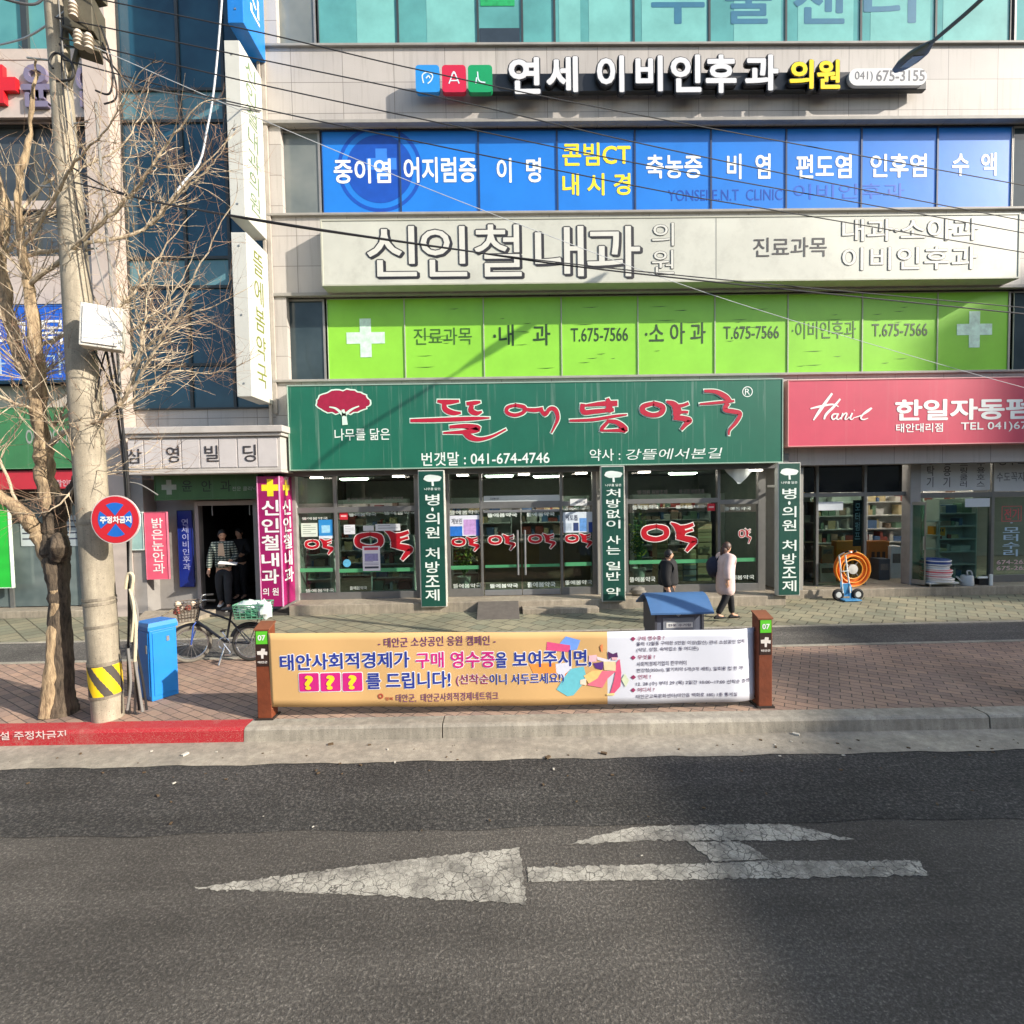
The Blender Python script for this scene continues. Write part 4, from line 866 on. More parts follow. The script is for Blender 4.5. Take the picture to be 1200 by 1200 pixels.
# white cloth hanging under the fascia at the right
mb = MB(); nx, nz = 10, 8
for i in range(nx+1):
    for j in range(nz+1):
        u, v = i/nx, j/nz; px = 849+33*u; py = 541+4*(1-u*.3)+(22*(1-abs(u-.55)/.6)**.9 if abs(u-.55) < .6 else 0)*v+v*2; X, Z_ = P(px, py, 10.86); mb.v.append((X, 10.86+.02*math.sin(u*14)+.03*v, Z_))
for i in range(nx):
    for j in range(nz): a = i*(nz+1)+j; mb.f.append((a, a+nz+1, a+nz+2, a+1)); mb.m.append(0)
tag(mb.build('cloth', M('white_cloth', (196, 206, 208), .8, .1), smooth=True, origin=(xp(866), 10.86, 3.1)), 'white cloth bundle drooping under the right end of the green fascia', 'cloth')
# ramp slab and door mat in front of the doors
mb = MB(); xa_, xb_ = P(560, 715, 10.3)[0], P(608, 715, 10.3)[0]; mb.add([(xa_, 9.75, SW+.012), (xb_, 9.75, SW+.012), (xb_, 10.42, zp+.008), (xa_, 10.42, zp+.008), (xa_, 9.75, SW), (xb_, 9.75, SW), (xb_, 10.415, SW), (xa_, 10.415, SW)], [(0, 1, 2, 3), (0, 4, 5, 1), (1, 5, 6, 2), (0, 3, 7, 4), (2, 6, 7, 3), (4, 7, 6, 5)])
tag(mb.build('ramp', M('ramp_rubber', (92, 86, 80), .8, .2, 8), bev=.008, origin=((xa_+xb_)/2, 10.1, SW)), 'grey sloping ramp slab in front of the pharmacy doors', 'ramp')
mb = MB(); xa_, xb_ = P(612, 715, 10.3)[0], P(700, 715, 10.3)[0]; mb.box(xa_, xb_, 10.10, 10.415, SW, SW+.11); tag(mb.build('doorstep', PL, bev=.01, origin=((xa_+xb_)/2, 10.25, SW)), 'low stone doorstep right of the ramp slab', 'step')

# ---- hardware shop at the right
HY = 11.5
fr = MB(); ax = lambda px, py=620: P(px, py, HY)[0]; az = lambda px, py: P(px, py, HY)[1]
def hv(px, wd): x = ax(px); fr.box(x-wd/2, x+wd/2, HY-.03, HY+.07, zp-.02, 3.2)
for px, wd in ((939, .08), (957, .06), (1013, .06), (1162, .07)): hv(px, wd)
for i in range(4): hv(1260+i*95, .07)
for a, b, y, h in ((939, 1060, 579.5, .09), (1072, 1400, 578, .12), (1072, 1400, 536, .10)): z = az((a+b)/2, y); fr.box(ax(a), ax(b), HY-.026, HY+.066, z-h/2, z+h/2)
fr.box(ax(1163), ax(1400), HY-.026, HY+.066, zp-.02, zp+.14)
fr.build('shopfront_frame', ALU, bld, bev=.004)
mb = MB(); mb.box(ax(1060), ax(1072), HY-.16, HY+.1, zp-.02, 3.2); mb.build('pier', M('pier_paint', (150, 148, 146), .6, .1, dirt=.2), bld, bev=.01)
def hpane(a, b, y0, y1): x0, x1, z0, z1 = RC(a, y0, b, y1, HY); mb = MB(); mb.box(x0, x1, HY+.01, HY+.022, z0, z1); return mb.build('shop_window', GLASS, bld)
hpane(959, 1011, 582, 690); hpane(941, 955, 582, 690); hpane(1074, 1159, 582, 688); rw = hpane(1165, 1256, 582, 682)
mb = MB(); 
for a, b in ((941, 955), (959, 1011), (1015, 1058)): x0, x1, z0, z1 = RC(a, 533, b, 577, HY); mb.box(x0, x1, HY+.02, HY+.03, z0, z1)
mb.build('transom_pane', darkglass('transom_glass', (16, 18, 20), (26, 28, 30), .08), bld)
GL = M('grey_panel_letter', (96, 94, 98), .6)
def wpanel(label, a, b, cols_):
    x0, x1, z0, z1 = RC(a, 539, b, 575, HY-.04); t = thing('shop_panel', label, 'sign', ((x0+x1)/2, HY, z0)); mb = MB(); mb.box(x0, x1, HY-.05, HY-.028, z0, z1); mb.build('sheet', M('panel_white', (196, 196, 196), .55, .08, 3, dirt=.1), t)
    for body, c, y0, y1, w2, bd in cols_: text(t, body, (c-w2, y0, c+w2, y1), HY-.053, GL, bd, align='CENTER', line=1.02)
wpanel('grey white lettered panel above the right shop window', 1075, 1160, [('용\n탁\n기', 1090.5, 533, 571, 4.5, .012), ('전\n용\n기', 1110, 533, 571, 4.5, .012), ('스\n프\n링\n쿨\n러', 1129.5, 532, 571, 4.6, .01), ('농\n수\n용\n호\n스', 1149.5, 531, 570, 4.8, .012)])
wpanel('grey white lettered panel above the dark window at the right edge', 1165, 1256, [('양수모터', 1192, 533, 545, 22, .012), ('수도꼭지 펌프', 1194, 553, 564, 26, .004)])
RL = M('neon_red_letter', (200, 70, 90), .5); BL = M('pale_blue_letter', (164, 190, 214), .5)
text(rw, '전기', (1177, 596, 1194, 609), HY, RL, .01); text(rw, '·\n모\n터\n수\n리', (1175, 612, 1195, 652), HY, BL, .012, align='CENTER', line=1.02); text(rw, '674-2655\n675-2656', (1168, 656, 1210, 668), HY, M('pale_pink_letter', (206, 176, 180), .5), .01)
mb = MB(); x0, x1, z0, z1 = RC(1174, 593, 1197, 611, HY); f = .012
for b in ((x0, x1, z0, z0+f), (x0, x1, z1-f, z1), (x0, x0+f, z0+f, z1-f), (x1-f, x1, z0+f, z1-f)): mb.box(b[0], b[1], HY, HY+.002, b[2], b[3])
mb.build('letter_border', RL, rw)
# open glass door swung out
t = thing('swing_door', 'glass door of the hardware shop swung open towards the pavement', 'door', (ax(1060), HY-.1, zp))
X0 = ax(1061); X1, Yo = P(1085, 640, 11.12)[0], 11.12
def dpt(u, z): return (X0+(X1-X0)*u, HY-.1+(Yo-HY+.1)*u, z)
zt3, zb3 = az(1060, 588), zp+.02; mb = MB(); mb.prism([dpt(.05, zb3), dpt(.95, zb3), dpt(.95, zt3), dpt(.05, zt3)], (.008, .008, 0)); mb.build('glass', GLASS_DOOR, t)
mb = MB()
for u0, u1, a, b in ((0, .09, zb3, zt3), (.91, 1, zb3, zt3), (.09, .91, zb3, zb3+.1), (.09, .91, zt3-.07, zt3)): mb.prism([Vector(dpt(u0, a))-Vector((.01, .012, 0)), Vector(dpt(u1, a))-Vector((.01, .012, 0)), Vector(dpt(u1, b))-Vector((.01, .012, 0)), Vector(dpt(u0, b))-Vector((.01, .012, 0))], (.03, .035, 0))
mb.build('frame', ALU, t); mb = MB(); p = Vector(dpt(.84, zp+.95)); mb.tube([p+Vector((-.03, -.05, -.15)), p+Vector((-.03, -.05, .15))], .012, 8); mb.build('handle', STEEL, t)
# white paper slips
for lb, bx_ in (('white paper slip at the top of the left hardware window', (959, 588, 988, 598)), ('white paper slip at the top of the right hardware window', (1131, 584, 1160, 594))): poster(lb, bx_, (206, 212, 218), Y=HY-.03)
# goods in and in front of the hardware shop
shelf('grey shelf of small parts behind the right hardware window', ax(1112), ax(1158), 11.95, 1.9, 6, WSH, .85, 21, z=zp-.02)
shelf('brown shelf at the left end of the hardware shop', P(930, 620, 11.9)[0], P(952, 620, 11.9)[0], 11.9, 1.9, 4, M('brown_shelf', (104, 74, 58), .7), .4, 22, z=zp-.02)
for i in range(3): shelf(['back shelf inside the hardware shop on the left', 'back shelf inside the hardware shop behind the open doorway', 'back shelf inside the hardware shop behind the glass door'][i], P(945+i*65, 600, 13.4)[0], P(1003+i*65, 600, 13.4)[0], 13.4, 2.2, 6, WSH, .9, 30+i, z=zp-.02)
for lb, bx_, Y, c in (('orange box sign standing inside the left hardware window', (980, 634, 1010, 682), 12.0, (206, 126, 30)), ('brown orange panel standing in the hardware doorway', (1016, 634, 1042, 684), 12.3, (150, 92, 34)), ('orange yellow box behind the glass door of the hardware shop', (1095, 617, 1108, 628), 11.8, (226, 150, 26))):
    x0, x1, z0, z1 = RC(*bx_, Y); t = thing('display_box', lb, 'box', ((x0+x1)/2, Y, z0)); mb = MB(); mb.box(x0, x1, Y, Y+.2, z0, z1); mb.build('box', M('box_%d' % c[0], c, .5, .12), t, bev=.01)
    mb = MB()
    for k in range(3): mb.box(x0+(x1-x0)*(.2+.24*k), x0+(x1-x0)*(.34+.24*k), Y-.004, Y, z0+(z1-z0)*.45, z0+(z1-z0)*.75)
    mb.build('print', M('box_print', (60, 40, 30), .6), t)
t = thing('tool_rack', 'pale metal rack with trays behind the open hardware door', 'rack', (ax(1098), 11.75, zp)); mb = MB()
for px in (1090, 1108): mb.box(ax(px)-.01, ax(px)+.01, 11.72, 11.74, zp, az(1098, 612))
mb.build('post', WSH, t)
for py in (612, 629, 645): z = az(1098, py); mb = MB(); mb.box(ax(1088), ax(1110), 11.65, 11.9, z, z+.02); mb.build('tray', WSH, t)

for i, (px, Y) in enumerate(((1010, 12.4), (1120, 12.4), (1210, 12.6))):  # glowing ceiling strips added to brighten the dark hardware shop interior
    x = P(px, 556, Y)[0]; mb = MB(); mb.box(x-.5, x+.5, Y-.05, Y+.05, 3.10, 3.14); mb.box(x-.53, x+.53, Y-.07, Y+.07, 3.14, 3.18)
    tag(mb.build('ceiling_lamp', LAMP2, origin=(x, Y, 3.2)), ['fluorescent ceiling lamp inside the hardware shop above the orange box', 'fluorescent ceiling lamp inside the hardware shop behind the lettered panel', 'fluorescent ceiling lamp inside the hardware shop at the right edge'][i], 'lamp', 'fluorescent lamps inside the hardware shop')
for lb, bx_, Y, c in (('white cardboard box on the floor inside the left hardware window', (961, 661, 980, 684), 11.9, (206, 204, 196)), ('brown carton on the floor by the left hardware window', (963, 640, 977, 660), 12.0, (160, 128, 96)), ('pale appliance box standing in the hardware doorway', (1044, 640, 1057, 684), 12.2, (196, 200, 200)), ('dark motor box behind the open hardware door', (1030, 655, 1043, 684), 12.0, (70, 74, 80))):
    x0, x1, z0, z1 = RC(*bx_, Y); t = thing('goods_box', lb, 'box', ((x0+x1)/2, Y, z0)); mb = MB(); mb.box(x0, x1, Y, Y+.3, z0, z1); mb.build('box', M('gbox_%d' % c[0], c, .6, .12, 6), t, bev=.008); mb = MB(); mb.box(x0+.04, x1-.04, Y-.003, Y, z0+(z1-z0)*.55, z0+(z1-z0)*.8); mb.build('print', M('gprint', (110, 104, 100), .6, .3, 30), t)
x0, x1, z0, z1 = RC(1000, 586, 1010, 640, HY+.06); t = thing('hanging_sign', 'narrow black and blue hanging sign inside the left hardware window', 'sign', ((x0+x1)/2, HY+.06, z0)); mb = MB(); mb.box(x0, x1, HY+.06, HY+.075, z0, z1); mb.build('sheet', M('sign_navy', (26, 34, 48), .5), t); text(t, '모\n터\n펌\n프', (1002, 590, 1008, 632), HY+.055, BL, .01, align='CENTER', line=1.02)
# ------------------------------------------------------------------ stair entrance with its canopy
CY = 10.15
x0, x1 = P(150, 525, CY)[0], P(329, 525, CY)[0]; z0, z1 = P(250, 552, CY)[1], P(250, 500, CY)[1]
cz = P(250, 512, CY)[1]
mb = MB(); mb.box(x0, x1, CY, 11.1, z0, cz); mb.box(x0-.04, x1+.05, CY-.06, 11.05, cz, cz+.07); mb.box(x0-.06, x1+.09, CY-.11, 11.0, cz+.07, z1); mb.box(x0-.02, x1+.02, CY-.03, 11.05, z0-.05, z0)
can = mb.build('canopy', M('canopy_stone', (186, 180, 174), .6, .12, 2, dirt=.2), bld, bev=.012)
mb = MB()
tl = [169, 190, 213, 235, 256.5, 278.5, 302, 326]
for a, b in zip([150]+tl, tl): mb.box(P(a, 530, CY)[0]+.012, P(b, 530, CY)[0]-.012, CY-.014, CY-.001, P(250, 548, CY)[1], P(250, 514.5, CY)[1])
mb.build('tile', M('canopy_tile', (196, 190, 188), .45, .08, 3, dirt=.12), can, bev=.004)
for ch, a, b, y0, y1 in (('삼', 149, 166, 526, 543), ('영', 195, 210, 523, 542), ('빌', 240, 256, 522, 541), ('딩', 285, 300, 521, 541)): text(can, ch, (a, y0, b, y1), CY-.018, M('dark_grey_letter', (58, 54, 56), .5), .004, .006)
# walls around the doorway, floor, dark hall
SWL = CLAD
ex0, ex1 = P(176, 640, 10.9)[0], P(304, 640, 10.9)[0]
dx0, dx1 = P(237, 640, 11.2)[0], P(303, 640, 11.2)[0]; dz = P(270, 592, 11.2)[1]
mb = MB(); mb.box(XT0, ex0, 10.75, 11.3, 0, z0); mb.box(ex0, dx0-.08, 11.15, 11.4, 0, z0); mb.box(dx0-.08, XL+.25, 11.15, 11.4, dz+.1, z0+.2); mb.box(dx1+.05, XL+.3, 10.9, 11.4, 0, z0+.3); mb.build('entrance_wall', M('entrance_stone', (150, 146, 142), .6, .12, 2, dirt=.3), bld)
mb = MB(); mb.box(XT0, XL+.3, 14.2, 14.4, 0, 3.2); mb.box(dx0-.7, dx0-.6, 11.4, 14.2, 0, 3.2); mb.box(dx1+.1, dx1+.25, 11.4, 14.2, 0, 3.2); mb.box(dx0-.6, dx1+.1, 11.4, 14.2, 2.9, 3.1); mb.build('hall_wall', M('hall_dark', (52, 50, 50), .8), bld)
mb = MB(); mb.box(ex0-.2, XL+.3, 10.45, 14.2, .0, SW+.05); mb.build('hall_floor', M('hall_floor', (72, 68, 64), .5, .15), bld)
mb = MB(); mb.box(dx0-.08, dx0, 11.10, 11.17, SW+.05, dz+.1); mb.box(dx0, dx1+.05, 11.10, 11.17, dz, dz+.1); mb.build('door_frame', M('door_frame_pale', (170, 160, 158), .45, .08, 5, .3), bld, bev=.004)
for px in (248, 292): x = P(px, 600, 11.17)[0]; mb = MB(); mb.tube([(x, 11.2, dz), (x, 11.2, dz-.22)], .012, 6); mb.build('door_closer', STEEL, bld)
# ramp at the left of the entrance
mb = MB(); a, b = P(160, 712, 10)[0], P(232, 712, 10)[0]; mb.add([(a, 9.7, SW+.01), (b-.25, 9.7, SW+.01), (b, 10.6, SW+.13), (a-.25, 10.6, SW+.13), (a, 9.7, SW-.02), (b-.25, 9.7, SW-.02), (b, 10.6, SW-.02), (a-.25, 10.6, SW-.02)], [(0, 1, 2, 3), (0, 4, 5, 1), (1, 5, 6, 2), (0, 3, 7, 4), (2, 6, 7, 3)])
tag(mb.build('ramp', PL, origin=((a+b)/2, 10, SW)), 'pale concrete ramp slab left of the stair entrance', 'ramp')
# green eye clinic board, blue banner, pink board
Y = 10.62; x0, x1, z0, z1 = RC(181, 556, 303, 586, Y); s = panel_sign('clinic_board', 'dark green eye clinic board hanging under the grey canopy', (181, 556, 303, 585.5), Y, .25, M('board_green', (54, 92, 48), .5, .15, 2, streak=.1), M('board_edge', (70, 104, 62), .5), .015)
q = MB(); cross(q, 198, 571, 8.5, 3, Y-.005); q.build('emblem', M('grey_white_print', (150, 156, 146), .5), s)
for ch, a, b in (('윤', 213, 225), ('안', 236, 248), ('과', 258, 271)): text(s, ch, (a, 563, b, 576), Y-.005, M('black_green_letter', (24, 36, 24), .5), .004)
text(s, '전문 클리닉', (272, 570, 300, 575), Y-.005, M('grey_white_print', (150, 156, 146), .5))
Y = 11.08; s = panel_sign('banner_stand', 'narrow dark blue upright banner left of the dark doorway', (209, 598, 226.5, 688), Y, .03, M('navy_banner', (16, 40, 128), .5, .15, 3), M('navy_edge', (14, 30, 92), .5), .01, 'banner')
text(s, '연\n세\n이\n비\n인\n후\n과', (213.5, 608, 222, 668), Y-.004, M('pale_violet_letter', (170, 176, 220), .5), .004, align='CENTER', line=1.02)
Y = 10.70; s = panel_sign('wall_board', 'pink eye clinic board on the pier beside the stair entrance', (170.5, 600, 197, 679), Y, .04, M('pink_board', (226, 92, 118), .5, .12, 3), M('pink_board_edge', (210, 110, 130), .5), .01)
text(s, '밝\n은\n눈\n안\n과', (178, 607, 192, 672), Y-.004, WHITE, .01, align='CENTER', line=1.02)
x0, x1, z0, z1 = RC(150, 606, 168, 642, 10.72); s = panel_sign('wall_board', 'pale teal notice board on the pier behind the round traffic sign', (150, 600, 168.5, 645), 10.71, .03, M('pale_teal_board', (150, 184, 178), .5, .1, 3), M('teal_edge', (196, 206, 200), .5), .02)

# ------------------------------------------------------------------ the neighbouring building at the left edge
nb = thing('corner_building', 'pinkish stone corner building behind the bare tree at the left edge', 'building', (-13, 11.2, 0))
NX0, NX1 = -30., XT0-.01
PST = M('pink_grey_stone', (190, 176, 166), .6, .12, 1.2, dirt=.25)
NY = 10.9; nz = lambda py: P(60, py, NY)[1]
px_ = lambda p: P(p, 300, NY)[0]
mb = MB(); mb.box(px_(118), NX1, NY-.25, NY+.6, 0, 16.5)
for a, b in ((143, 57), (245, 235), (356, 300), (480, 452)): mb.box(NX0, px_(118), NY, NY+.4, nz(a), nz(b))
mb.box(NX0, px_(118), NY, NY+.4, nz(-40), 16.5)
mb.box(NX0, NX1, NY+.7, 22, 0, 16.4)
mb.build('wall', PST, nb)
NG = darkglass('neighbour_glass', (52, 58, 62), (86, 92, 96), .08); NT = darkglass('neighbour_teal', (70, 130, 134), (96, 160, 160), .1)
for (za, zb_, mt) in ((nz(57), nz(-40), NT), (nz(235), nz(143), NG), (nz(300), nz(245), NG), (nz(452), nz(356), NG)):
    for k in range(9):
        b = px_(117)-k*1.35; mb = MB(); mb.box(b-1.29, b-.06, NY+.12, NY+.14, za+.05, zb_-.05); w_ = mb.build('window', mt, nb)
        f = MB(); f.box(b-1.35, b-1.29, NY+.06, NY+.2, za, zb_); f.box(b-.06, b, NY+.06, NY+.2, za, zb_); f.box(b-1.29, b-.06, NY+.06, NY+.2, za, za+.05); f.box(b-1.29, b-.06, NY+.06, NY+.2, zb_-.05, zb_); f.build('frame', FR_D, w_)
# its street level shop
SY = 11.1
mb = MB()
for px in (-90, -40, 12, 60, 112): x = P(px, 640, SY)[0]; mb.box(x-.04, x+.04, SY-.03, SY+.08, .2, 3.1)
mb.build('shopfront_frame', ALU, nb)
for a, b in ((-90, -40), (-40, 12), (12, 60), (60, 112)): x0, x1, z0, z1 = RC(a, 582, b, 700, SY); mb = MB(); mb.box(x0+.04, x1-.04, SY, SY+.02, .32, z1); mb.build('shop_window', darkglass('neighbour_shop_glass', (70, 84, 86), (120, 132, 130), .1), nb)
mb = MB(); mb.box(NX0, NX1-.4, 10.7, 12, 0, .30); mb.build('plinth', PL, nb, bev=.01)
mb = MB(); mb.box(NX0, NX1, SY, 11.6, 3.0, nz(478)); mb.build('lintel', PST, nb)
# its signs
Y = 10.55
s = panel_sign('eye_clinic_letters', 'grey raised clinic letters with a red cross on the corner building', (-60, 70, 122, 138), Y+.2, .05, M('sign_backing', (188, 176, 168), .6, .1), PST, .01)
q = MB(); cross(q, -3, 99, 21, 8, Y+.12); o = MB(); xc, zc = P(-3, 99, Y+.12); o.box(xc-.37, xc+.37, Y+.10, Y+.19, zc-.13, zc+.13); o.box(xc-.13, xc+.13, Y+.10, Y+.19, zc+.13, zc+.37); o.box(xc-.13, xc+.13, Y+.10, Y+.19, zc-.37, zc-.13); o.build('emblem', M('cross_red', (200, 26, 36), .4), s)
for ch, a, b in (('윤', 28, 62), ('안', 92, 120)): text(s, ch, (a, 78, b, 128), Y+.19, M('purple_grey_letter', (120, 112, 136), .4), .03, .07)
s = panel_sign('projecting_board', 'bright blue clinic board with white letters behind the bare tree', (-60, 358, 80, 446), 10.5, .3, M('board_blue', (24, 92, 200), .4, .12, 2), M('board_blue_edge', (60, 110, 190), .5), .02)
text(s, '과목', (10, 374, 77, 404), 10.494, WHITE, .01); text(s, '진료', (-56, 374, 4, 404), 10.494, WHITE, .01); text(s, '내과 안과', (-50, 414, 76, 440), 10.494, M('pale_blue_letter', (164, 190, 214), .5), .0)
s = panel_sign('awning_sign', 'green shop fascia with pale lettering behind the tree trunk', (-90, 478, 92, 550), 10.45, .5, M('fascia_green', (58, 120, 74), .5, .15, 2, streak=.2), M('fascia_green_edge', (90, 140, 100), .5), .02)
text(s, 'OUTDOOR', (30, 503, 86, 520), 10.444, M('grey_white_print', (196, 204, 196), .5), .02)
s = panel_sign('red_fascia', 'thin red fascia strip under the green one behind the tree', (-90, 552, 96, 574), 10.5, .45, M('fascia_red', (186, 44, 58), .5, .12, 2), M('fascia_red_edge', (150, 40, 50), .5), .015)
text(s, '할인매장', (66, 562, 94, 570), 10.494, M('pale_pink_letter', (226, 196, 196), .5), .01)
s = panel_sign('green_panel', 'bright green upright shop panel at the left edge', (-60, 578, 12, 690), 10.85, .06, M('panel_lime', (40, 190, 60), .45, .1, 2), M('panel_lime_edge', (200, 214, 200), .5), .02)
for lb, bx_, c in (('pale poster in the shop window left of the tree trunk', (24, 606, 44, 640), (190, 200, 200)), ('grey poster between the tree trunk and the concrete pole', (76, 604, 100, 640), (150, 160, 164))):
    poster(lb, bx_, c, lines(4), Y=SY-.01)
# ------------------------------------------------------------------ banner between two wooden posts
BY = 5.56
PW_ = M('post_wood', (118, 58, 32), .6, .25, 7, bump=.3, bscale=30); PD = M('post_dark_panel', (52, 34, 28), .5, .15); PLATE = M('plate_green', (96, 196, 52), .4, .05); PTOP = M('post_cap', (128, 76, 50), .6, .2)
def bollard(label, px0, px1, pyt, pyb, plate):
    x0, x1, z0, z1 = RC(px0, pyt, px1, pyb, BY); z0 = SW+.003; cx = (x0+x1)/2; w_ = .155
    t = thing('banner_post', label, 'post', (cx, BY+.08, z0), 0, 'wooden posts holding the banner')
    mb = MB(); a, b, y0, y1 = cx-w_/2, cx+w_/2, BY, BY+.155
    mb.add([(a, y0, z0), (b, y0, z0), (b, y1, z0), (a, y1, z0), (a, y0, z1-.02), (b, y0, z1-.02), (b, y1, z1+.03), (a, y1, z1+.03)], [(0, 3, 2, 1), (4, 5, 6, 7), (0, 1, 5, 4), (1, 2, 6, 5), (2, 3, 7, 6), (3, 0, 4, 7)])
    mb.build('shaft', PW_, t, bev=.008)
    mb = MB(); mb.box(a-.02, b+.02, y0-.02, y1+.02, z0-.01, z0+.018); mb.build('base_plate', M('base_iron', (60, 52, 48), .6, .2, 9, .4), t)
    mb = MB(); mb.add([(a-.006, y0-.008, z1-.018), (b+.006, y0-.008, z1-.018), (b+.006, y1+.006, z1+.033), (a-.006, y1+.006, z1+.033)]+[(a-.006, y0-.008, z1-.002), (b+.006, y0-.008, z1-.002), (b+.006, y1+.006, z1+.05), (a-.006, y1+.006, z1+.05)], [(0, 3, 2, 1), (4, 5, 6, 7), (0, 1, 5, 4), (1, 2, 6, 5), (2, 3, 7, 6), (3, 0, 4, 7)]); mb.build('cap', PTOP, t)
    mb = MB(); mb.box(a+.012, b-.012, y0-.005, y0, z1-.41, z1-.02); p = mb.build('plate', PD, t)
    mb = MB(); mb.box(a+.016, b-.016, y0-.008, y0-.005, z1-.165, z1-.025); p = mb.build('number_plate', PLATE, t)
    text(p, plate, None, y0-.011, WHITE, .03, rect=(cx-.042, cx+.042, z1-.125, z1-.065))
    q = MB(); Y = y0-.0065
    q.poly([(cx+u, Y, z1-.27+v) for u, v in ((-.012, -.055), (.012, -.055), (.014, -.01), (.052, -.018), (.056, .02), (.03, .022), (.034, .052), (-.008, .056), (-.014, .03), (-.056, .026), (-.054, -.012), (-.014, -.014))]); put_text(q, '태안군', (cx-.052, cx+.052, z1-.378, z1-.352), Y, .03)
    q.build('emblem', M('plate_white_print', (222, 214, 206), .5), t); return t
pL = bollard('brown wooden post at the left end of the banner, beside the red kerb', 300, 317, 737, 844, '07')
pR = bollard('brown wooden post at the right end of the banner, in front of the dark path', 887, 907, 724, 831, '07')
ban = thing('street_banner', 'long orange and white campaign banner stretched between two wooden posts', 'banner', (.1, BY, SW))
BF = M('banner_orange', (216, 174, 116), .7, .04, 2); BWt = M('banner_white', (214, 216, 226), .7, .04, 2)
xa, xb = P(316, 780, BY)[0], P(885.5, 780, BY)[0]
def btop(x): u = (x-xa)/(xb-xa); return P(316, 741.5, BY)[1]*(1-u)+P(886, 737.5, BY)[1]*u - .012*math.sin(math.pi*u)
def bbot(x): u = (x-xa)/(xb-xa); return P(316, 828.5, BY)[1]*(1-u)+P(886, 822, BY)[1]*u - .015*math.sin(math.pi*u)
xsplit = P(711, 780, BY)[0]; nx, nz = 160, 10
def bY(x, v=.5):
    y = BY - .012*math.sin(x*2.1)*v - .006*math.sin(x*5.3+v*2)
    if x > xb-.28: y += .55*(x-xb+.28)**2*1.6
    return y
mb = MB()
for i in range(nx+1):
    x = xa+(xb+.03-xa)*i/nx
    for j in range(nz+1): v = j/nz; mb.v.append((x, bY(x, v), bbot(x)+(btop(x)-bbot(x))*v))
for i in range(nx):
    for j in range(nz): a = i*(nz+1)+j; mb.f.append((a, a+nz+1, a+nz+2, a+1)); mb.m.append(0 if mb.v[a][0] < xsplit-.01 else 1)
o = mb.build('cloth', [BF, BWt], ban, smooth=True); sm = o.modifiers.new('s', 'SOLIDIFY'); sm.thickness = .002; sm.offset = 0
mb = MB()
for k in range(2):
    zt3 = (btop(xa)-.03, bbot(xa)+.03)[k]; mb.tube([(xa, BY+.002, zt3), (xa-.10, BY+.05, zt3)], .006, 6); zt3 = (btop(xb)-.03, bbot(xb)+.03)[k]; mb.tube([(xb+.02, bY(xb), zt3), (xb+.10, BY+.08, zt3)], .006, 6)
mb.build('tie_cord', RUB, ban)
def warp(o):                                     # lay flat lettering on the waved cloth
    off = wl(ban)
    for v in o.data.vertices: w_ = v.co+off; v.co.y += bY(w_.x, (w_.z-bbot(w_.x))/(btop(w_.x)-bbot(w_.x)))-BY
    return o
NAVY = M('print_navy', (40, 58, 150), .6, .04); MAG = M('print_magenta', (206, 34, 128), .6, .04); PW2 = M('print_white', (240, 238, 240), .6, .02); VIO = M('print_violet', (112, 56, 112), .6); PYEL = M('print_yellow', (252, 216, 48), .6); PDK = M('print_dark', (70, 60, 90), .6); PMA = M('print_plum', (150, 48, 92), .6)
YT = BY-.006
def bt(b, box, mt, bold=.0, halo=.0): 
    o = text(ban, b, box, YT, mt, bold, outline=(PW2, halo, .003) if halo else None); return warp(o)
bt('- 태안군 소상공인 응원 캠페인 -', (443, 746, 581, 757.5), VIO, .006)
bt('태안사회적경제가', (328.5, 765, 480, 784), NAVY, .022, .045); bt('구매', (487, 764.5, 520, 783), MAG, .022, .045); bt('영수증', (528, 763.5, 580, 783), MAG, .022, .045); bt('을', (581, 764, 594, 782.5), NAVY, .022, .045); bt('보여주시면,', (601, 762, 693, 782), NAVY, .022, .045)
for a in (352, 377, 402.5):
    x0, x1, z0, z1 = RC(a-1, 788.5, a+22, 810, YT); q = MB(); q.poly(rrect(x0-.008, x1+.008, z0-.008, z1+.008, .02, YT+.002), 0); q.poly(rrect(x0, x1, z0, z1, .016, YT), 1); put_text(q, '?', RC(a+5.5, 791, a+15.5, 808, YT), YT-.004, .045, 0, 3); put_text(q, '?', RC(a+5.5, 791, a+15.5, 808, YT), YT-.003, .065, 0, 2, ref_bold=.045)
    warp(q.build('lettering', [PW2, MAG, MAG, PYEL], ban))
bt('를 드립니다!', (429, 787.5, 528, 807), NAVY, .022, .045); bt('(선착순', (534.5, 790.5, 573, 804), PMA, .014, .03); bt('이니 서두르세요!)', (574, 789, 661, 803.5), NAVY, .014, .03)
bt('태안군,  태안군사회적경제네트워크', (464, 812, 584, 822), VIO, .004)
q = MB(); disc(q, 446, 816, 3.2, YT, 1.5); put_text(q, '행복', RC(451, 817, 461, 821, YT), YT, .01); warp(q.build('emblem', M('print_rust', (176, 80, 60), .6), ban))
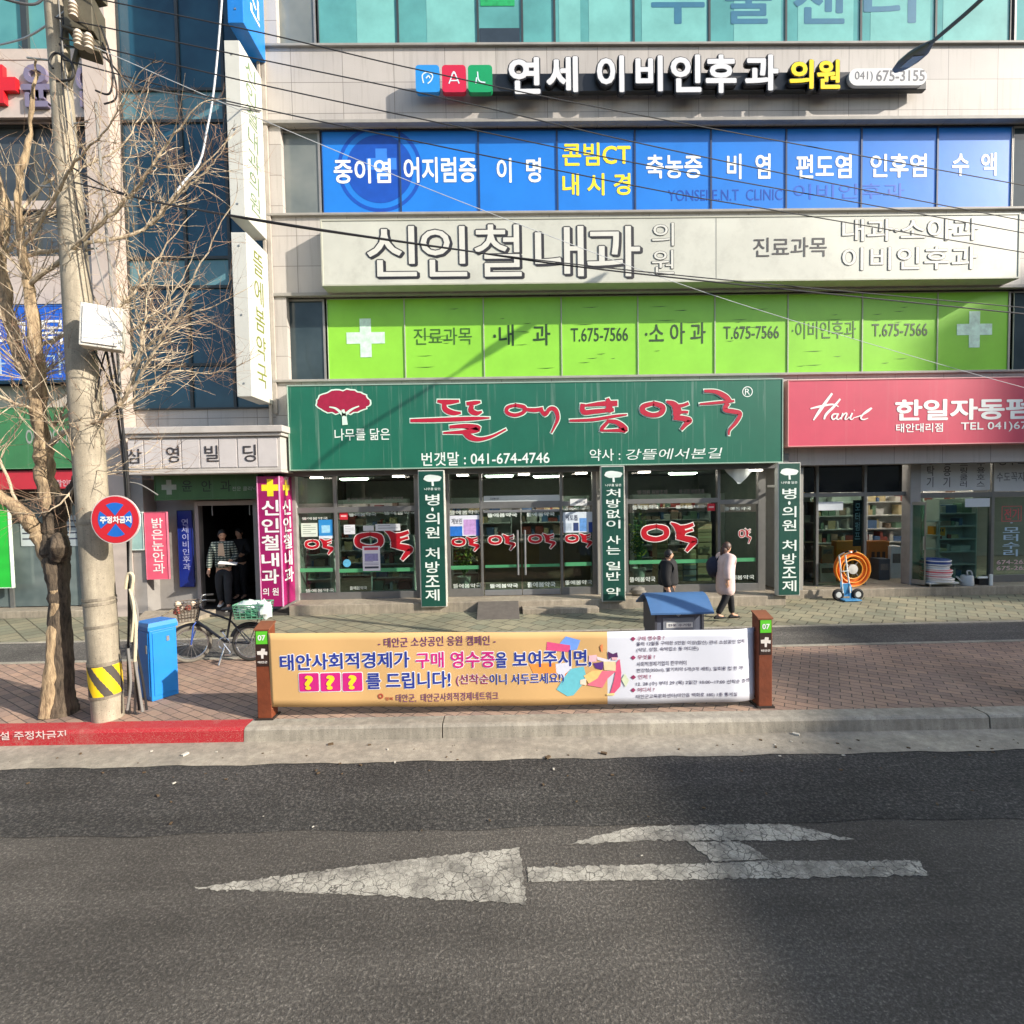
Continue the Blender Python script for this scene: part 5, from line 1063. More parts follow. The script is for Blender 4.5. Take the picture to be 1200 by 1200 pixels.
for ln, y, b, mt in (('◆ 구매 영수증 ?', 745.5, (739, 779), PMA), ('올해 12월중 구매한 5만원 이상(합산) 관내 소상공인 업체', 751, (746, 874), PDK), ('(식당, 상점, 숙박업소 등 어디든)', 758.5, (746, 819), PDK), ('◆ 무엇을 ?', 767.5, (739, 768), PMA), ('사회적경제기업의 한꾸러미', 775, (746, 805), PDK), ('편강청(350ml), 딸기치약 5개(3개 세트), 일회용 컵 한 개!', 782, (746, 872), PDK), ('◆ 언제 ?', 790.5, (739, 763), PMA), ('12. 28 (수) 부터 29 (목) 2일간 10:00~17:00 선착순 증정', 797.5, (745.5, 880), PDK), ('◆ 어디서 ?', 805.5, (739, 767), PMA), ('태안군교육문화센터(태안읍 백화로 180) 1층 통게실', 812.5, (745.5, 864), PDK)):
    k = (b[0]-740)*.006; bt(ln, (b[0], y-k, b[1], y+5.4-k), mt, .004)
ill = [((120, 165, 244), [(656, 754), (663, 745.5), (680, 750), (676, 761), (664, 763)]), ((226, 84, 134), [(641, 752), (668, 756), (668, 764), (640, 762)]), ((240, 150, 70), [(620, 778), (650, 777), (653, 789), (625, 789)]), ((220, 222, 236), [(651, 778), (668, 776), (672, 790), (660, 796), (652, 788)]),
       ((110, 196, 210), [(668, 784), (684, 781), (688, 796), (672, 815), (665, 816), (652, 808)]), ((236, 130, 64), [(662, 790), (669, 784), (673, 788), (669, 796), (662, 795)]), ((244, 196, 206), [(690, 768), (699, 767), (699, 775), (690, 776)]), ((238, 226, 232), [(699, 769), (714, 773), (714, 777), (700, 773)]),
       ((92, 50, 130), [(695, 777), (708, 775), (706, 785), (698, 783)]), ((236, 214, 168), [(707, 775), (721, 775), (722, 786), (708, 785)]), ((226, 92, 128), [(722, 776), (726, 772), (728, 788), (727, 804), (720, 812), (715, 812), (719, 798), (721, 788)]), ((236, 120, 142), [(688, 803), (704, 786), (722, 786), (712, 795), (706, 806)]),
       ((240, 184, 190), [(716, 767), (723, 766), (723, 773), (717, 773)]), ((84, 40, 92), [(712, 763), (718, 766), (723, 764), (724, 770), (716, 770), (713, 773)]), ((250, 206, 130), [(684, 792), (694, 786), (706, 785), (700, 795), (690, 801)]), ((246, 222, 200), [(680, 797), (687, 795), (687, 803), (680, 802)]), ((214, 222, 190), [(728, 796), (732, 789), (737, 797), (733, 805)]), ((236, 140, 90), [(703, 757), (706, 754), (706, 764), (704, 762)]), ((248, 220, 150), [(711, 813), (720, 812), (720, 815), (711, 815)])]
for i, (c, pts) in enumerate(ill):
    q = MB(); q.poly([V3(x, y, YT-.0003*i+.003) for x, y in pts]); warp(q.build('illustration', M('ill_%d_%d_%d' % c, c, .6, .08, 20), ban))

# ------------------------------------------------------------------ leaning concrete utility pole
UY = 5.78
pb = Vector((*G(127, 841, SW), SW)); pt = V3(60, -60, 5.75)
pole = thing('utility_pole', 'leaning concrete utility pole with a yellow and black band at its foot', 'pole', pb)
CONC = concrete('pole_concrete', (150, 140, 122), (190, 178, 156), 2.2, .8)
def pp(s): return pb.lerp(pt, s)
prad = lambda s: .150 if s < .42 else .150-.052*min(1, (s-.42)/.38)-.02*max(0, s-.8)
mb = MB(); ns = 24; mb.tube([pp(i/ns) for i in range(ns+1)], [prad(i/ns) for i in range(ns+1)], 28); mb.build('shaft', CONC, pole, smooth=True)
ax_ = (pt-pb).normalized(); LEN = (pt-pb).length
def ring(mb, s0, s1, dr, mi=0): mb.tube([pp(s0), pp(s1)], [prad(s0)+dr, prad(s1)+dr], 28, mi)
# striped wrap
mb = MB(); s0, s1 = .032, .074; n = 180; m_ = 30; e1 = ax_.orthogonal().normalized(); e1 = Vector((1, 0, 0)); e1 = (e1-ax_*e1.dot(ax_)).normalized(); e2 = ax_.cross(e1)
for j in range(m_+1):
    for i in range(n): a = 2*math.pi*i/n; s = s0+(s1-s0)*j/m_; mb.v.append(tuple(pp(s)+(e1*math.cos(a)+e2*math.sin(a))*(prad(s)+.006)))
for j in range(m_):
    for i in range(n): mb.f.append((j*n+i, j*n+(i+1) % n, (j+1)*n+(i+1) % n, (j+1)*n+i)); u = (i/n*5.0+j/m_*1.05+.35) % 1; mb.m.append(0 if u < .55 else 1)
mb.build('striped_band', [M('band_yellow', (236, 196, 20), .6, .1, 6, dirt=.15), M('band_black', (74, 68, 62), .7, .12, 6)], pole)
for s, dr in ((.075, .009), (.031, .009), (.125, .007), (.155, .007), (.161, .007), (.262, .007)):
    mb = MB(); ring(mb, s, s+.0035, dr); mb.build('strap', M('strap_steel', (150, 140, 124), .5, .1, 5, .5), pole)
for s, px in ((.62, 1), (.70, -1), (.78, 1), (.86, -1)): p = pp(s); mb = MB(); mb.tube([p, p+Vector((.30*px, -.05, 0))], .010, 6); mb.build('step_bolt', STEEL, pole)
# cables clipped to the right side of the pole and hanging beside it
def spole(px, py, dy=-.12): return V3(px, py, UY+dy)
CB = M('cable_black', (34, 33, 34), .6); CG2 = M('cable_grey', (128, 126, 122), .6); CR_ = M('rope_pale', (196, 184, 156), .8)
for pts, r, mt, dy in (([(128, 395), (140, 470), (150, 560), (152, 640), (154, 720), (158, 780), (163, 832)], .013, CB, 0), ([(122, 396), (137, 480), (146, 560), (150, 650), (151, 720), (150, 780), (152, 836)], .012, CB, .02), ([(112, 120), (122, 240), (132, 350), (142, 470), (148, 580), (156, 700), (160, 760), (158, 836)], .014, CG2, .03),
        ([(154, 600), (153, 680), (161, 720), (157, 760), (162, 800), (167, 834)], .015, CG2, -.04), ([(100, 395), (118, 425), (137, 470)], .009, CB, -.06), ([(130, 395), (120, 425), (112, 470)], .008, CB, -.09),
        ([(150, 565), (165, 568), (185, 580)], .007, CG2, .05), ([(147, 690), (150, 673), (156, 676), (154, 700), (159, 730), (158, 775)], .017, CR_, -.09), ([(152, 690), (157, 715), (154, 752)], .015, CR_, -.1), ([(150, 760), (153, 800), (149, 832)], .014, CG2, -.1), ([(156, 745), (166, 790), (172, 832)], .013, CB, -.03),
        ([(62, 80), (58, 72), (66, 62), (84, 74), (84, 92), (66, 95)], .012, CB, -.2), ([(80, -20), (72, 60), (80, 160), (96, 280), (110, 352)], .008, CB, -.17), ([(68, -10), (76, 80), (92, 190), (104, 260), (126, 352)], .007, CG2, -.17),
        ([(118, 30), (128, 60), (132, 90), (128, 110), (112, 106)], .010, CB, -.02), ([(120, 50), (134, 90), (136, 115), (122, 122)], .009, CB, 0)):
    mb = MB(); mb.tube(catmull([tuple(spole(x, y, dy)) for x, y in pts], 6), r, 7); mb.build('hanging_cable', mt, pole, smooth=True)
# white box on the pole
bc = V3(121, 385, UY-.26); mb = MB(); mb.rbox(bc, (.36, .16, .44), R(24), 0, 0, R(4)); bx = mb.build('junction_box', M('box_offwhite', (212, 208, 198), .5, .08, 3, dirt=.2), pole, bev=.012)
mb = MB(); mb.rbox(bc+Vector((.035, -.085, 0)), (.30, .012, .38), R(24), 0, 0, R(4)); mb.build('lid', M('box_lid', (226, 222, 214), .5, .06, 3, dirt=.15), bx, bev=.006)
mb = MB(); mb.rbox(bc+Vector((-.03, .1, -.0)), (.1, .2, .06), R(20)); mb.build('bracket', STEEL, bx)
# switchgear and insulators near the top
mb = MB(); c = V3(100, 26, UY-.02)
mb.rbox(c, (.26, .30, .38), R(15)); mb.rbox(c+Vector((.05, -.02, -.3)), (.2, .2, .12), R(30)); mb.rbox(c+Vector((.05, 0, .35)), (.22, .24, .2), R(-10)); mb.tube([pp(.8), c], .03, 8); mb.tube([c+Vector((-.1, -.18, -.2)), c+Vector((.22, -.2, -.33))], .02, 6)
mb.build('switch_box', M('olive_metal', (84, 78, 62), .6, .3, 6, .2, dirt=.4), pole, bev=.015)
for a, b in ((86, 10), (92, 44), (104, 48)):
    p = V3(a, b, UY-.28); mb = MB(); mb.lathe([(0, -.09), (.045, -.09), (.03, -.06), (.05, -.05), (.03, -.02), (.05, -.01), (.03, .02), (.045, .03), (.025, .07), (0, .07)], p, 12); mb.build('insulator', M('porcelain', (196, 184, 168), .25, .05), pole, smooth=True)
# round no parking sign fixed to the pole
SYg = UY-.32; sx, sz = P(135.5, 609, SYg); rS = 28.3*SYg/600
sg = thing('traffic_sign', 'round red and blue no parking sign fixed to the concrete pole', 'sign', (sx, SYg, sz))
def circ(r, n=48, cx=0, cz=0, Y=0): return [(sx+cx+r*math.cos(2*math.pi*i/n), Y, sz+cz+r*math.sin(2*math.pi*i/n)) for i in range(n)]
mb = MB(); mb.prism(circ(rS, Y=SYg), (0, .012, 0)); mb.build('plate', M('sign_rim', (216, 200, 196), .4), sg)
mb = MB(); mb.poly(circ(rS*.955, Y=SYg-.003)); mb.build('red_ring', M('sign_red', (206, 40, 52), .35, .06, 6), sg)
mb = MB()
for k in range(4):
    a0 = R(90*k+45+14-0); a1 = R(90*k+135-14); r1 = rS*.70; r0 = rS*.16; am = (a0+a1)/2
    pts = [(sx+r1*math.cos(a0+(a1-a0)*i/12), SYg-.005, sz+r1*math.sin(a0+(a1-a0)*i/12)) for i in range(13)]+[(sx+r0*math.cos(am), SYg-.005, sz+r0*math.sin(am))]
    mb.poly(pts)
mb.build('blue_sector', M('sign_blue', (34, 108, 200), .35, .06, 6), sg)
text(sg, '주정차금지', None, SYg-.008, WHITE, .045, rect=(sx-rS*.62, sx+rS*.66, sz-rS*.15, sz+rS*.15))
mb = MB(); mb.tube([(sx-.02, SYg+.02, sz), (sx-.02, UY-.12, sz)], .015, 8); mb.box(sx-.2, sx+.1, UY-.19, UY-.165, sz-.02, sz+.02); mb.build('bracket', STEEL, sg)

# ------------------------------------------------------------------ blue utility box
t = thing('utility_box', 'bright blue metal utility cabinet behind the concrete pole', 'cabinet', (-4.35, 6.36, SW), R(-33))
h_ = .90; mb = MB(); mb.box(-.19, .19, -.15, .15, .0, h_-.04); BLM = M('cabinet_blue', (26, 124, 204), .42, .10, 4, dirt=.14); mb.build('body', BLM, t, world=False, bev=.01)
mb = MB(); mb.box(-.20, .20, -.165, .165, h_-.04, h_); mb.add([(-.20, -.165, h_), (.20, -.165, h_), (.20, .165, h_), (-.20, .165, h_), (-.19, -.15, h_+.03), (.19, -.15, h_+.05), (.19, .15, h_+.05), (-.19, .15, h_+.03)], [(4, 5, 6, 7), (0, 1, 5, 4), (1, 2, 6, 5), (2, 3, 7, 6), (3, 0, 4, 7)]); mb.build('lid', BLM, t, world=False)
mb = MB(); mb.box(-.16, .16, -.158, -.151, .06, h_-.07); mb.box(.191, .199, -.12, .12, .06, h_-.07); d = mb.build('door', BLM, t, world=False, bev=.004)
mb = MB(); mb.box(.20, .206, .03, .06, h_-.2, h_-.14); mb.box(.11, .14, -.166, -.158, h_-.32, h_-.22); mb.build('latch', STEEL, d, world=False)

# ------------------------------------------------------------------ bin with a blue roof behind the banner
BYn = 7.35; x0, x1, z0, z1 = RC(768, 712, 823, 738, BYn)
t = thing('collection_bin', 'grey collection bin with a curved blue roof behind the banner', 'bin', ((x0+x1)/2, BYn+.3, SW)); zr = P(795, 713, BYn)[1]
GB = M('bin_grey', (92, 98, 112), .5, .1, 3, dirt=.1)
mb = MB(); mb.box(x0, x1, BYn, BYn+.6, SW, zr); mb.build('body', GB, t, bev=.015)
mb = MB(); X0, X1 = P(760, 712, BYn)[0], P(833, 712, BYn)[0]; n = 10; zt4 = P(795, 699, BYn+.05)[1]
top = [(BYn-.12+.42*i/n, zr-.035+(zt4-zr+.05)*math.sin(math.pi/2*min(1, i/n*1.1))) for i in range(n+1)]+[(BYn+.72, zr-.03)]
mb.add([(x, y, z) for x in (X0, X1) for y, z in top]+[(x, y, z-.025) for x in (X0, X1) for y, z in top], [(i, i+1, len(top)+i+1, len(top)+i) for i in range(len(top)-1)]+[(2*len(top)+i, 3*len(top)+i, 3*len(top)+i+1, 2*len(top)+i+1) for i in range(len(top)-1)]+[(i, 2*len(top)+i, 2*len(top)+i+1, i+1) for i in range(len(top)-1)]+[(len(top)+i, len(top)+i+1, 3*len(top)+i+1, 3*len(top)+i) for i in range(len(top)-1)]+[(0, len(top), 3*len(top), 2*len(top))])
mb.build('roof', M('roof_blue', (66, 104, 150), .5, .12, 3, dirt=.15), t)
for x in (x0, x1):
    mb = MB(); mb.box(x-.012, x+.02, BYn-.012, BYn+.6, SW+.3, zr-.01); mb.prism([(x-.012, BYn-.01, zr-.01), (x-.012, BYn+.62, zr-.01), (x-.012, BYn+.5, zr+.09), (x-.012, BYn+.15, zr+.09)], (.03, 0, 0))
    mb.build('side_panel', M('bin_dark', (62, 64, 72), .5, .1), t)
a, b, c, d_ = RC(777, 724, 814, 738, BYn-.02); mb = MB(); mb.box(a, b, BYn-.014, BYn, SW+.4, d_); fl = mb.build('flap', M('bin_flap', (122, 128, 138), .5, .08), t, bev=.006)
a, b, c, d_ = RC(781, 729.5, 812, 735.5, BYn-.02); mb = MB(); mb.box(a, b, BYn-.018, BYn-.014, c, d_); mb.build('label_strip', M('strip_white', (214, 216, 214), .5), fl); text(fl, '헌옷 수거함', (783, 731, 810, 734.2), BYn-.021, M('print_dark', (70, 60, 90), .6), .01)
q = MB(); cx, cz = P(795, 719, BYn); q.poly([(cx+u, BYn-.004, cz+v) for u, v in ((-.09, .03), (-.03, .005), (0, .015), (.03, .005), (.09, .03), (.03, -.02), (0, -.045), (-.03, -.02))]); q.build('emblem', M('pale_blue_grey', (176, 190, 206), .5), t)

# ------------------------------------------------------------------ street lamp reaching into the frame from the right
LM = M('lamp_metal', (74, 78, 82), .45, .12, 4, .4)
hp = V3(1070, 68, 8.05); base = Vector((6.15, 5.72, SW)); top = Vector((6.15, 5.72, 8.55))
t = thing('street_lamp', 'grey street lamp with a flat dark head on a long arm over the road', 'street lamp', base)
mb = MB(); mb.tube([base, base+Vector((0, 0, .35)), base+Vector((0, 0, .36)), top], [.11, .11, .075, .05], 16); mb.build('post', LM, t, smooth=True)
dirn = (hp-top).normalized(); st = hp-dirn*.30
mb = MB(); mb.tube(catmull([tuple(top-Vector((0, 0, .15))), tuple(top.lerp(hp, .18)+Vector((0, 0, .03))), tuple(top.lerp(hp, .55)), tuple(st)], 6), .028, 10); mb.build('arm', LM, t, smooth=True)
mb = MB(); f = dirn; sd_ = f.cross(Vector((0, 0, 1))).normalized(); up = sd_.cross(f); secs = [(-.40, .04, .04), (-.30, .085, .06), (-.1, .16, .08), (.12, .165, .075), (.32, .12, .055), (.42, .03, .02)]
for u, a, b in secs:
    for k in range(14): an = 2*math.pi*k/14; mb.v.append(tuple(hp+f*u+sd_*a*math.cos(an)+up*(b*math.sin(an) if math.sin(an) > 0 else b*.45*math.sin(an))))
for i in range(len(secs)-1):
    for k in range(14): mb.f.append((i*14+k, i*14+(k+1) % 14, (i+1)*14+(k+1) % 14, (i+1)*14+k)); mb.m.append(0)
mb.f += [tuple(range(14)), tuple(range(5*14+13, 5*14-1, -1))]; mb.m += [0, 0]
hd = mb.build('head', LM, t, smooth=True)
mb = MB(); mb.prism([hp+f*u+sd_*v-up*.032 for u, v in ((-.14, -.08), (.18, -.075), (.18, .075), (-.14, .08))], -up*.008); mb.build('lens', M('lamp_lens', (150, 154, 156), .2, .1, 30), hd)

# ------------------------------------------------------------------ overhead cables
WR = M('wire_black', (44, 44, 48), .6); WG_ = M('wire_pale', (190, 194, 198), .5)
def wire(label, pts, r=.0065, mt=WR):
    q = [tuple(V3(x, y, Y)) for x, y, Y in pts]; mb = MB(); mb.tube(catmull(q, 12) if len(q) > 2 else q, r, 6)
    tag(mb.build('overhead_cable', mt, smooth=True, origin=q[0]), label, 'cable', 'cables running from the concrete pole past the facade')
wire('topmost black cable, crossing the coloured icon tiles', [(60, -12, 5.6), (300, 37, 5.7), (487, 81, 5.9), (750, 135, 6.3), (1260, 228, 7.4)])
wire('second black cable from the top, crossing just under the icon tiles', [(64, 20, 5.6), (311, 71, 5.7), (525, 116, 5.9), (750, 168, 6.3), (1010, 222, 6.9), (1260, 270, 7.6)])
wire('third black cable, passing the yellow words on the blue windows', [(70, 44, 5.6), (300, 98, 5.7), (525, 146, 5.9), (750, 192, 6.3), (1030, 242, 6.9), (1260, 284, 7.6)])
wire('fourth black cable, crossing the dizziness word on the blue windows', [(74, 70, 5.6), (300, 126, 5.7), (750, 219, 6.3), (911, 247, 6.6), (1260, 306, 7.6)])
wire('thin pale cable slanting steeply from the blue to the green windows', [(90, 46, 5.6), (330, 150, 5.8), (570, 248, 6.3), (836, 346, 7.2), (1102, 427, 8.2), (1260, 470, 9.)], .004, WG_)
wire('thick black cable along the bottom of the white fascia', [(84, 196, 5.6), (155, 230, 5.6), (307, 258, 5.8), (520, 290, 6.1), (750, 321, 6.5), (1260, 374, 7.8)], .009)
wire('second lower black cable close above the thick one', [(88, 214, 5.55), (200, 240, 5.65), (400, 274, 5.95), (750, 318, 6.45), (1260, 366, 7.6)], .007)
wire('cable rising to the left from the pole top', [(60, -30, 5.5), (40, 5, 5.3), (-40, -16, 4.9)], .012)
wire('pale cable looping from the pole to the left building', [(78, 12, 5.6), (30, 44, 5.9), (-30, 58, 6.3)], .010, WG_)
wire('white cable hanging in front of the blue glass stair tower', [(262, -30, 9.7), (257, 40, 9.7), (250, 110, 9.7), (243, 150, 9.7), (234, 190, 9.6), (214, 215, 9.4), (180, 262, 9.2)], .018, WG_)
wire('black twin cable crossing the blue glass stair tower', [(70, 52, 5.6), (120, 66, 6.5), (160, 100, 7.4), (240, 116, 8.6), (306, 130, 10.6)], .012)
# ------------------------------------------------------------------ bare pollarded street tree
tb = Vector((*G(74, 836, SW), SW)); TY = tb.y
tree = thing('street_tree', 'bare pollarded street tree with dark bark and many pale shoots beside the pole', 'tree', tb)
BK = bark('tree_bark', (44, 38, 32), (106, 92, 76)); BL_ = bark('limb_bark', (104, 86, 66), (186, 162, 128)); TW = bark('twig_bark', (150, 132, 110), (216, 198, 170))
rt = random.Random(42)
def limb(mb, pts, k=6, sides=10, mi=0, wob=.012):
    q = catmull([(*V3(x, y, Y), r) for x, y, Y, r in pts], k); rs = [max(a[3], .003)*(1+rt.uniform(-.06, .06)) for a in q]
    p = [Vector(a[:3])+Vector((rt.gauss(0, wob*.4), rt.gauss(0, wob), rt.gauss(0, wob*.3)))*(1 if i else 0) for i, a in enumerate(q)]
    mb.tube(p, rs, sides, mi); return p, rs
trunk = MB(); T0 = TY
limb(trunk, [(74, 838, T0, .155), (74, 815, T0, .124), (72, 760, T0, .110), (69, 700, T0, .106), (66, 660, T0, .114), (64, 642, T0, .138), (63, 622, T0, .112), (63, 595, T0-.02, .100)], 8, 28, 0, .004)
limb(trunk, [(69, 652, T0-.08, .08), (70, 640, T0-.16, .09), (68, 628, T0-.1, .06)], 4, 10, 0, .0)
limb(trunk, [(63, 605, T0, .102), (54, 560, T0, .09), (49, 520, T0-.02, .08), (44, 480, T0-.03, .074), (40, 445, T0-.03, .078)], 5, 12, 1)
limb(trunk, [(64, 610, T0, .10), (76, 588, T0-.05, .085), (90, 570, T0-.08, .078), (98, 556, T0-.1, .07)], 4, 12, 0)
limb(trunk, [(62, 665, T0, .085), (50, 635, T0-.05, .082), (30, 605, T0-.1, .074), (4, 585, T0-.15, .066), (-40, 560, T0-.25, .055)], 5, 12, 1)
limb(trunk, [(57, 838, T0-.08, .10), (60, 800, T0-.08, .075), (64, 740, T0-.07, .055), (66, 690, T0-.05, .05)], 5, 10, 1, .006)
limb(trunk, [(44, 470, T0-.02, .08), (46, 430, T0-.05, .066), (41, 385, T0-.05, .056), (34, 340, T0-.05, .046), (26, 290, T0-.05, .038), (22, 240, T0-.1, .031), (28, 190, T0-.1, .032), (40, 130, T0-.1, .02), (44, 70, T0-.1, .009)], 5, 10, 1)
limb(trunk, [(41, 455, T0-.02, .075), (22, 410, T0+.1, .068), (8, 360, T0+.15, .058), (2, 300, T0+.2, .05), (6, 240, T0+.2, .04), (-10, 180, T0+.3, .03), (-14, 110, T0+.3, .015)], 5, 10, 1)
from mathutils import noise as mn
for i, v in enumerate(trunk.v):                  # furrowed, lumpy bark
    p = Vector(v); k = mn.noise(Vector((p.x*9, p.y*9, p.z*2.2)))*.016+mn.noise(Vector((p.x*28, p.y*28, p.z*5)))*.008
    trunk.v[i] = (p.x+k, p.y+k*.8, p.z)
trunk.build('trunk', [BK, BL_], tree, smooth=True)
LIMBS = [
 [(50, 530, 0, .050), (74, 508, -.1, .044), (112, 494, -.2, .040), (143, 470, -.3, .036), (160, 430, -.35, .028), (169, 380, -.35, .020), (174, 330, -.3, .010)],
 [(138, 478, -.28, .026), (165, 440, -.4, .022), (195, 385, -.5, .017), (230, 320, -.6, .012), (264, 252, -.65, .006)],
 [(34, 335, -.05, .040), (80, 296, -.2, .036), (134, 248, -.35, .030), (160, 220, -.4, .024), (197, 167, -.5, .017), (234, 122, -.6, .008)],
 [(30, 300, 0, .036), (90, 288, .15, .032), (150, 276, .3, .030), (178, 260, .35, .026), (220, 212, .4, .017), (266, 166, .5, .007)],
 [(176, 264, .33, .024), (206, 232, .25, .018), (240, 202, .2, .013), (264, 172, .15, .006)],
 [(40, 410, .05, .036), (90, 386, .2, .030), (130, 366, .3, .026), (156, 342, .35, .022), (186, 300, .4, .014), (214, 262, .4, .006)],
 [(60, 500, .1, .030), (120, 452, .3, .026), (172, 408, .4, .020), (206, 376, .5, .015), (246, 360, .55, .010), (276, 346, .6, .005)],
 [(100, 492, -.1, .026), (160, 468, .1, .022), (205, 436, .2, .016), (244, 438, .3, .010), (280, 428, .3, .005)],
 [(150, 390, .3, .020), (186, 366, .2, .017), (206, 338, .1, .012), (226, 302, .1, .006)],
 [(10, 360, .15, .034), (-20, 320, .3, .028), (-40, 260, .4, .020), (-50, 190, .4, .010)],
 [(26, 290, -.05, .030), (62, 236, -.3, .026), (88, 190, -.5, .020), (126, 150, -.7, .012), (158, 96, -.9, .005)],
 [(22, 250, -.05, .028), (60, 210, .2, .024), (110, 190, .4, .018), (150, 165, .5, .012), (172, 110, .6, .005)],
 [(4, 300, .2, .028), (40, 260, .5, .022), (90, 236, .7, .016), (140, 200, .8, .009), (166, 150, .9, .005)],
 [(95, 560, -.1, .024), (92, 520, -.15, .018), (84, 470, -.2, .012), (72, 420, -.2, .006)],
 [(97, 558, -.1, .026), (70, 590, -.3, .012), (40, 602, -.4, .008), (-10, 596, -.5, .005)],
 [(20, 590, -.1, .026), (0, 540, -.2, .020), (-20, 500, -.2, .012), (-30, 440, -.2, .005)],
 [(45, 480, 0, .030), (10, 470, -.3, .024), (-30, 440, -.5, .016), (-60, 380, -.6, .008)]]
crown = MB()
def twig(p, d, l, r, depth):
    n = 6 if depth < 2 else 5; pts = [p]; d = d.normalized(); bend = Vector((rt.gauss(0, .28), rt.gauss(0, .28), rt.gauss(.10, .22)))
    for i in range(n):
        d = (d+bend/n+Vector((rt.gauss(0, .10), rt.gauss(0, .10), rt.gauss(.02, .10)))).normalized(); pts.append(pts[-1]+d*l/n)
    crown.tube(pts, [r*(1-.75*i/n) for i in range(n+1)], 4 if r < .006 else 5, 1 if depth == 0 or r < .0035 else 0, cap=False)
    if depth > 0:
        for k in range(rt.choice([1, 2, 2, 3])):
            i = rt.randrange(1, n); side = Vector((rt.gauss(0, 1), rt.gauss(0, 1), rt.gauss(.1, .7))).normalized()
            twig(pts[i], (pts[i+1]-pts[i]).normalized()*.8+side*.8, l*rt.uniform(.35, .7), r*.6, depth-1)
for L_ in LIMBS:
    pts, rs = limb(crown, [(x, y, TY+dy, r*.62) for x, y, dy, r in L_], 6, 7, 0, .010)
    n = len(pts); m_ = int(n*1.25)
    for q in range(m_):
        i = rt.randrange(max(1, n//5), n-1); t_ = (pts[i+1]-pts[i]).normalized(); side = t_.cross(Vector((rt.gauss(0, 1), rt.gauss(0, 1), rt.gauss(0, 1)))).normalized()
        twig(pts[i], t_*rt.uniform(.3, .9)+side*.85+Vector((0, 0, rt.uniform(-.25, .3))), rt.uniform(.22, .75), min(.0062, rs[i]*.5), 2 if rt.random() < .55 else 1)
    twig(pts[-1], pts[-1]-pts[-2], .3, .005, 1)
for (x, y, Y, s) in ((40, 445, T0-.03, 46), (98, 556, T0-.1, 16), (63, 500, T0, 14), (36, 330, T0-.05, 20), (12, 380, T0+.1, 18), (24, 260, T0-.05, 20), (5, 300, T0+.2, 16)):
    for k in range(s):
        a = rt.uniform(0, 6.28); twig(V3(x, y, Y), Vector((math.cos(a), math.sin(a)*.9, rt.uniform(-.1, 1.3))), rt.uniform(.4, 1.15), rt.uniform(.004, .008), 2)
crown.build('crown', [TW, bark('fine_twig_bark', (104, 80, 66), (168, 138, 112))], tree, smooth=True)

# ------------------------------------------------------------------ bicycle
bx0, by0 = (G(228, 776, SW)[0]+G(291, 775, SW)[0])/2, 7.60
bike = thing('bicycle', 'dark bicycle with a front basket and a green and white load on its rear rack', 'bicycle', (bx0, by0, SW), R(0))
rw_ = .275; WB_ = .44; FX, RX = -WB_, WB_
FRM = M('bike_frame', (34, 38, 46), .35, .08, 6, .3); CHR = M('chrome', (190, 192, 194), .22, .05, 6, .9); TYRE = M('tyre', (48, 47, 45), .85, .12, 20); TYG = M('dusty_tyre', (112, 106, 96), .85, .2, 12)
def wheel(cx, turn, tm):
    c = Vector((cx, 0, rw_)); rot = Matrix.Rotation(turn, 4, 'Z'); mb = MB(); mb.torus((0, 0, 0), rw_-.024, .024, 'Y', 40, 8); mb.v = [tuple(c+rot @ Vector(v)) for v in mb.v]; w_ = mb.build('wheel', tm, bike, world=False, smooth=True)
    mb = MB(); mb.torus((0, 0, 0), rw_-.055, .012, 'Y', 36, 6); mb.lathe([(0, -.04), (.022, -.04), (.022, .04), (0, .04)], (0, 0, 0), 10, 0, 'Y'); mb.v = [tuple(c+rot @ Vector(v)) for v in mb.v]; mb.build('rim', CHR, w_, world=False, smooth=True)
    mb = MB()
    for k in range(20): a = 2*math.pi*k/20; mb.tube([(0, .02*(-1)**k, 0), ((rw_-.06)*math.cos(a), 0, (rw_-.06)*math.sin(a))], .0016, 3, cap=False)
    mb.v = [tuple(c+rot @ Vector(v)) for v in mb.v]; mb.build('spoke', CHR, w_, world=False)
    mb = MB(); mb.torus((0, 0, 0), rw_+.02, .022, 'Y', 24, 6, 0, R(20), R(140)); mb.v = [tuple(c+rot @ Vector((v[0], v[1]*1.2, v[2]))) for v in mb.v]; mb.build('mudguard', FRM, w_, world=False, smooth=True)
wheel(FX, R(32), TYG); wheel(RX, 0, TYRE)
head_t, head_b, bb, seat_t, rear, front = Vector((-.30, 0, .80)), Vector((-.345, 0, .62)), Vector((.08, 0, .29)), Vector((.17, 0, .74)), Vector((RX, 0, rw_)), Vector((FX, 0, rw_))
mb = MB(); mb.tube([head_b, bb], .019, 8); mb.tube([head_t, Vector((.15, 0, .62))], .016, 8); mb.tube([bb, seat_t], .016, 8)
for s in (-.05, .05): mb.tube([bb, rear+Vector((0, s, 0))], .010, 6); mb.tube([Vector((.15, 0, .62)), rear+Vector((0, s, 0))], .009, 6)
mb.tube([head_t+Vector((.01, 0, .04)), head_b], .022, 8); mb.build('frame', FRM, bike, world=False, smooth=True)
mb = MB(); rt_ = Matrix.Rotation(R(32), 4, 'Z')
for s in (-.05, .05): mb.tube([head_b, head_b+Vector((-.02, s, -.06)), front+rt_ @ Vector((0, s, 0))], .011, 6)
mb.build('fork', M('fork_blue', (44, 74, 150), .4, .1), bike, world=False, smooth=True)
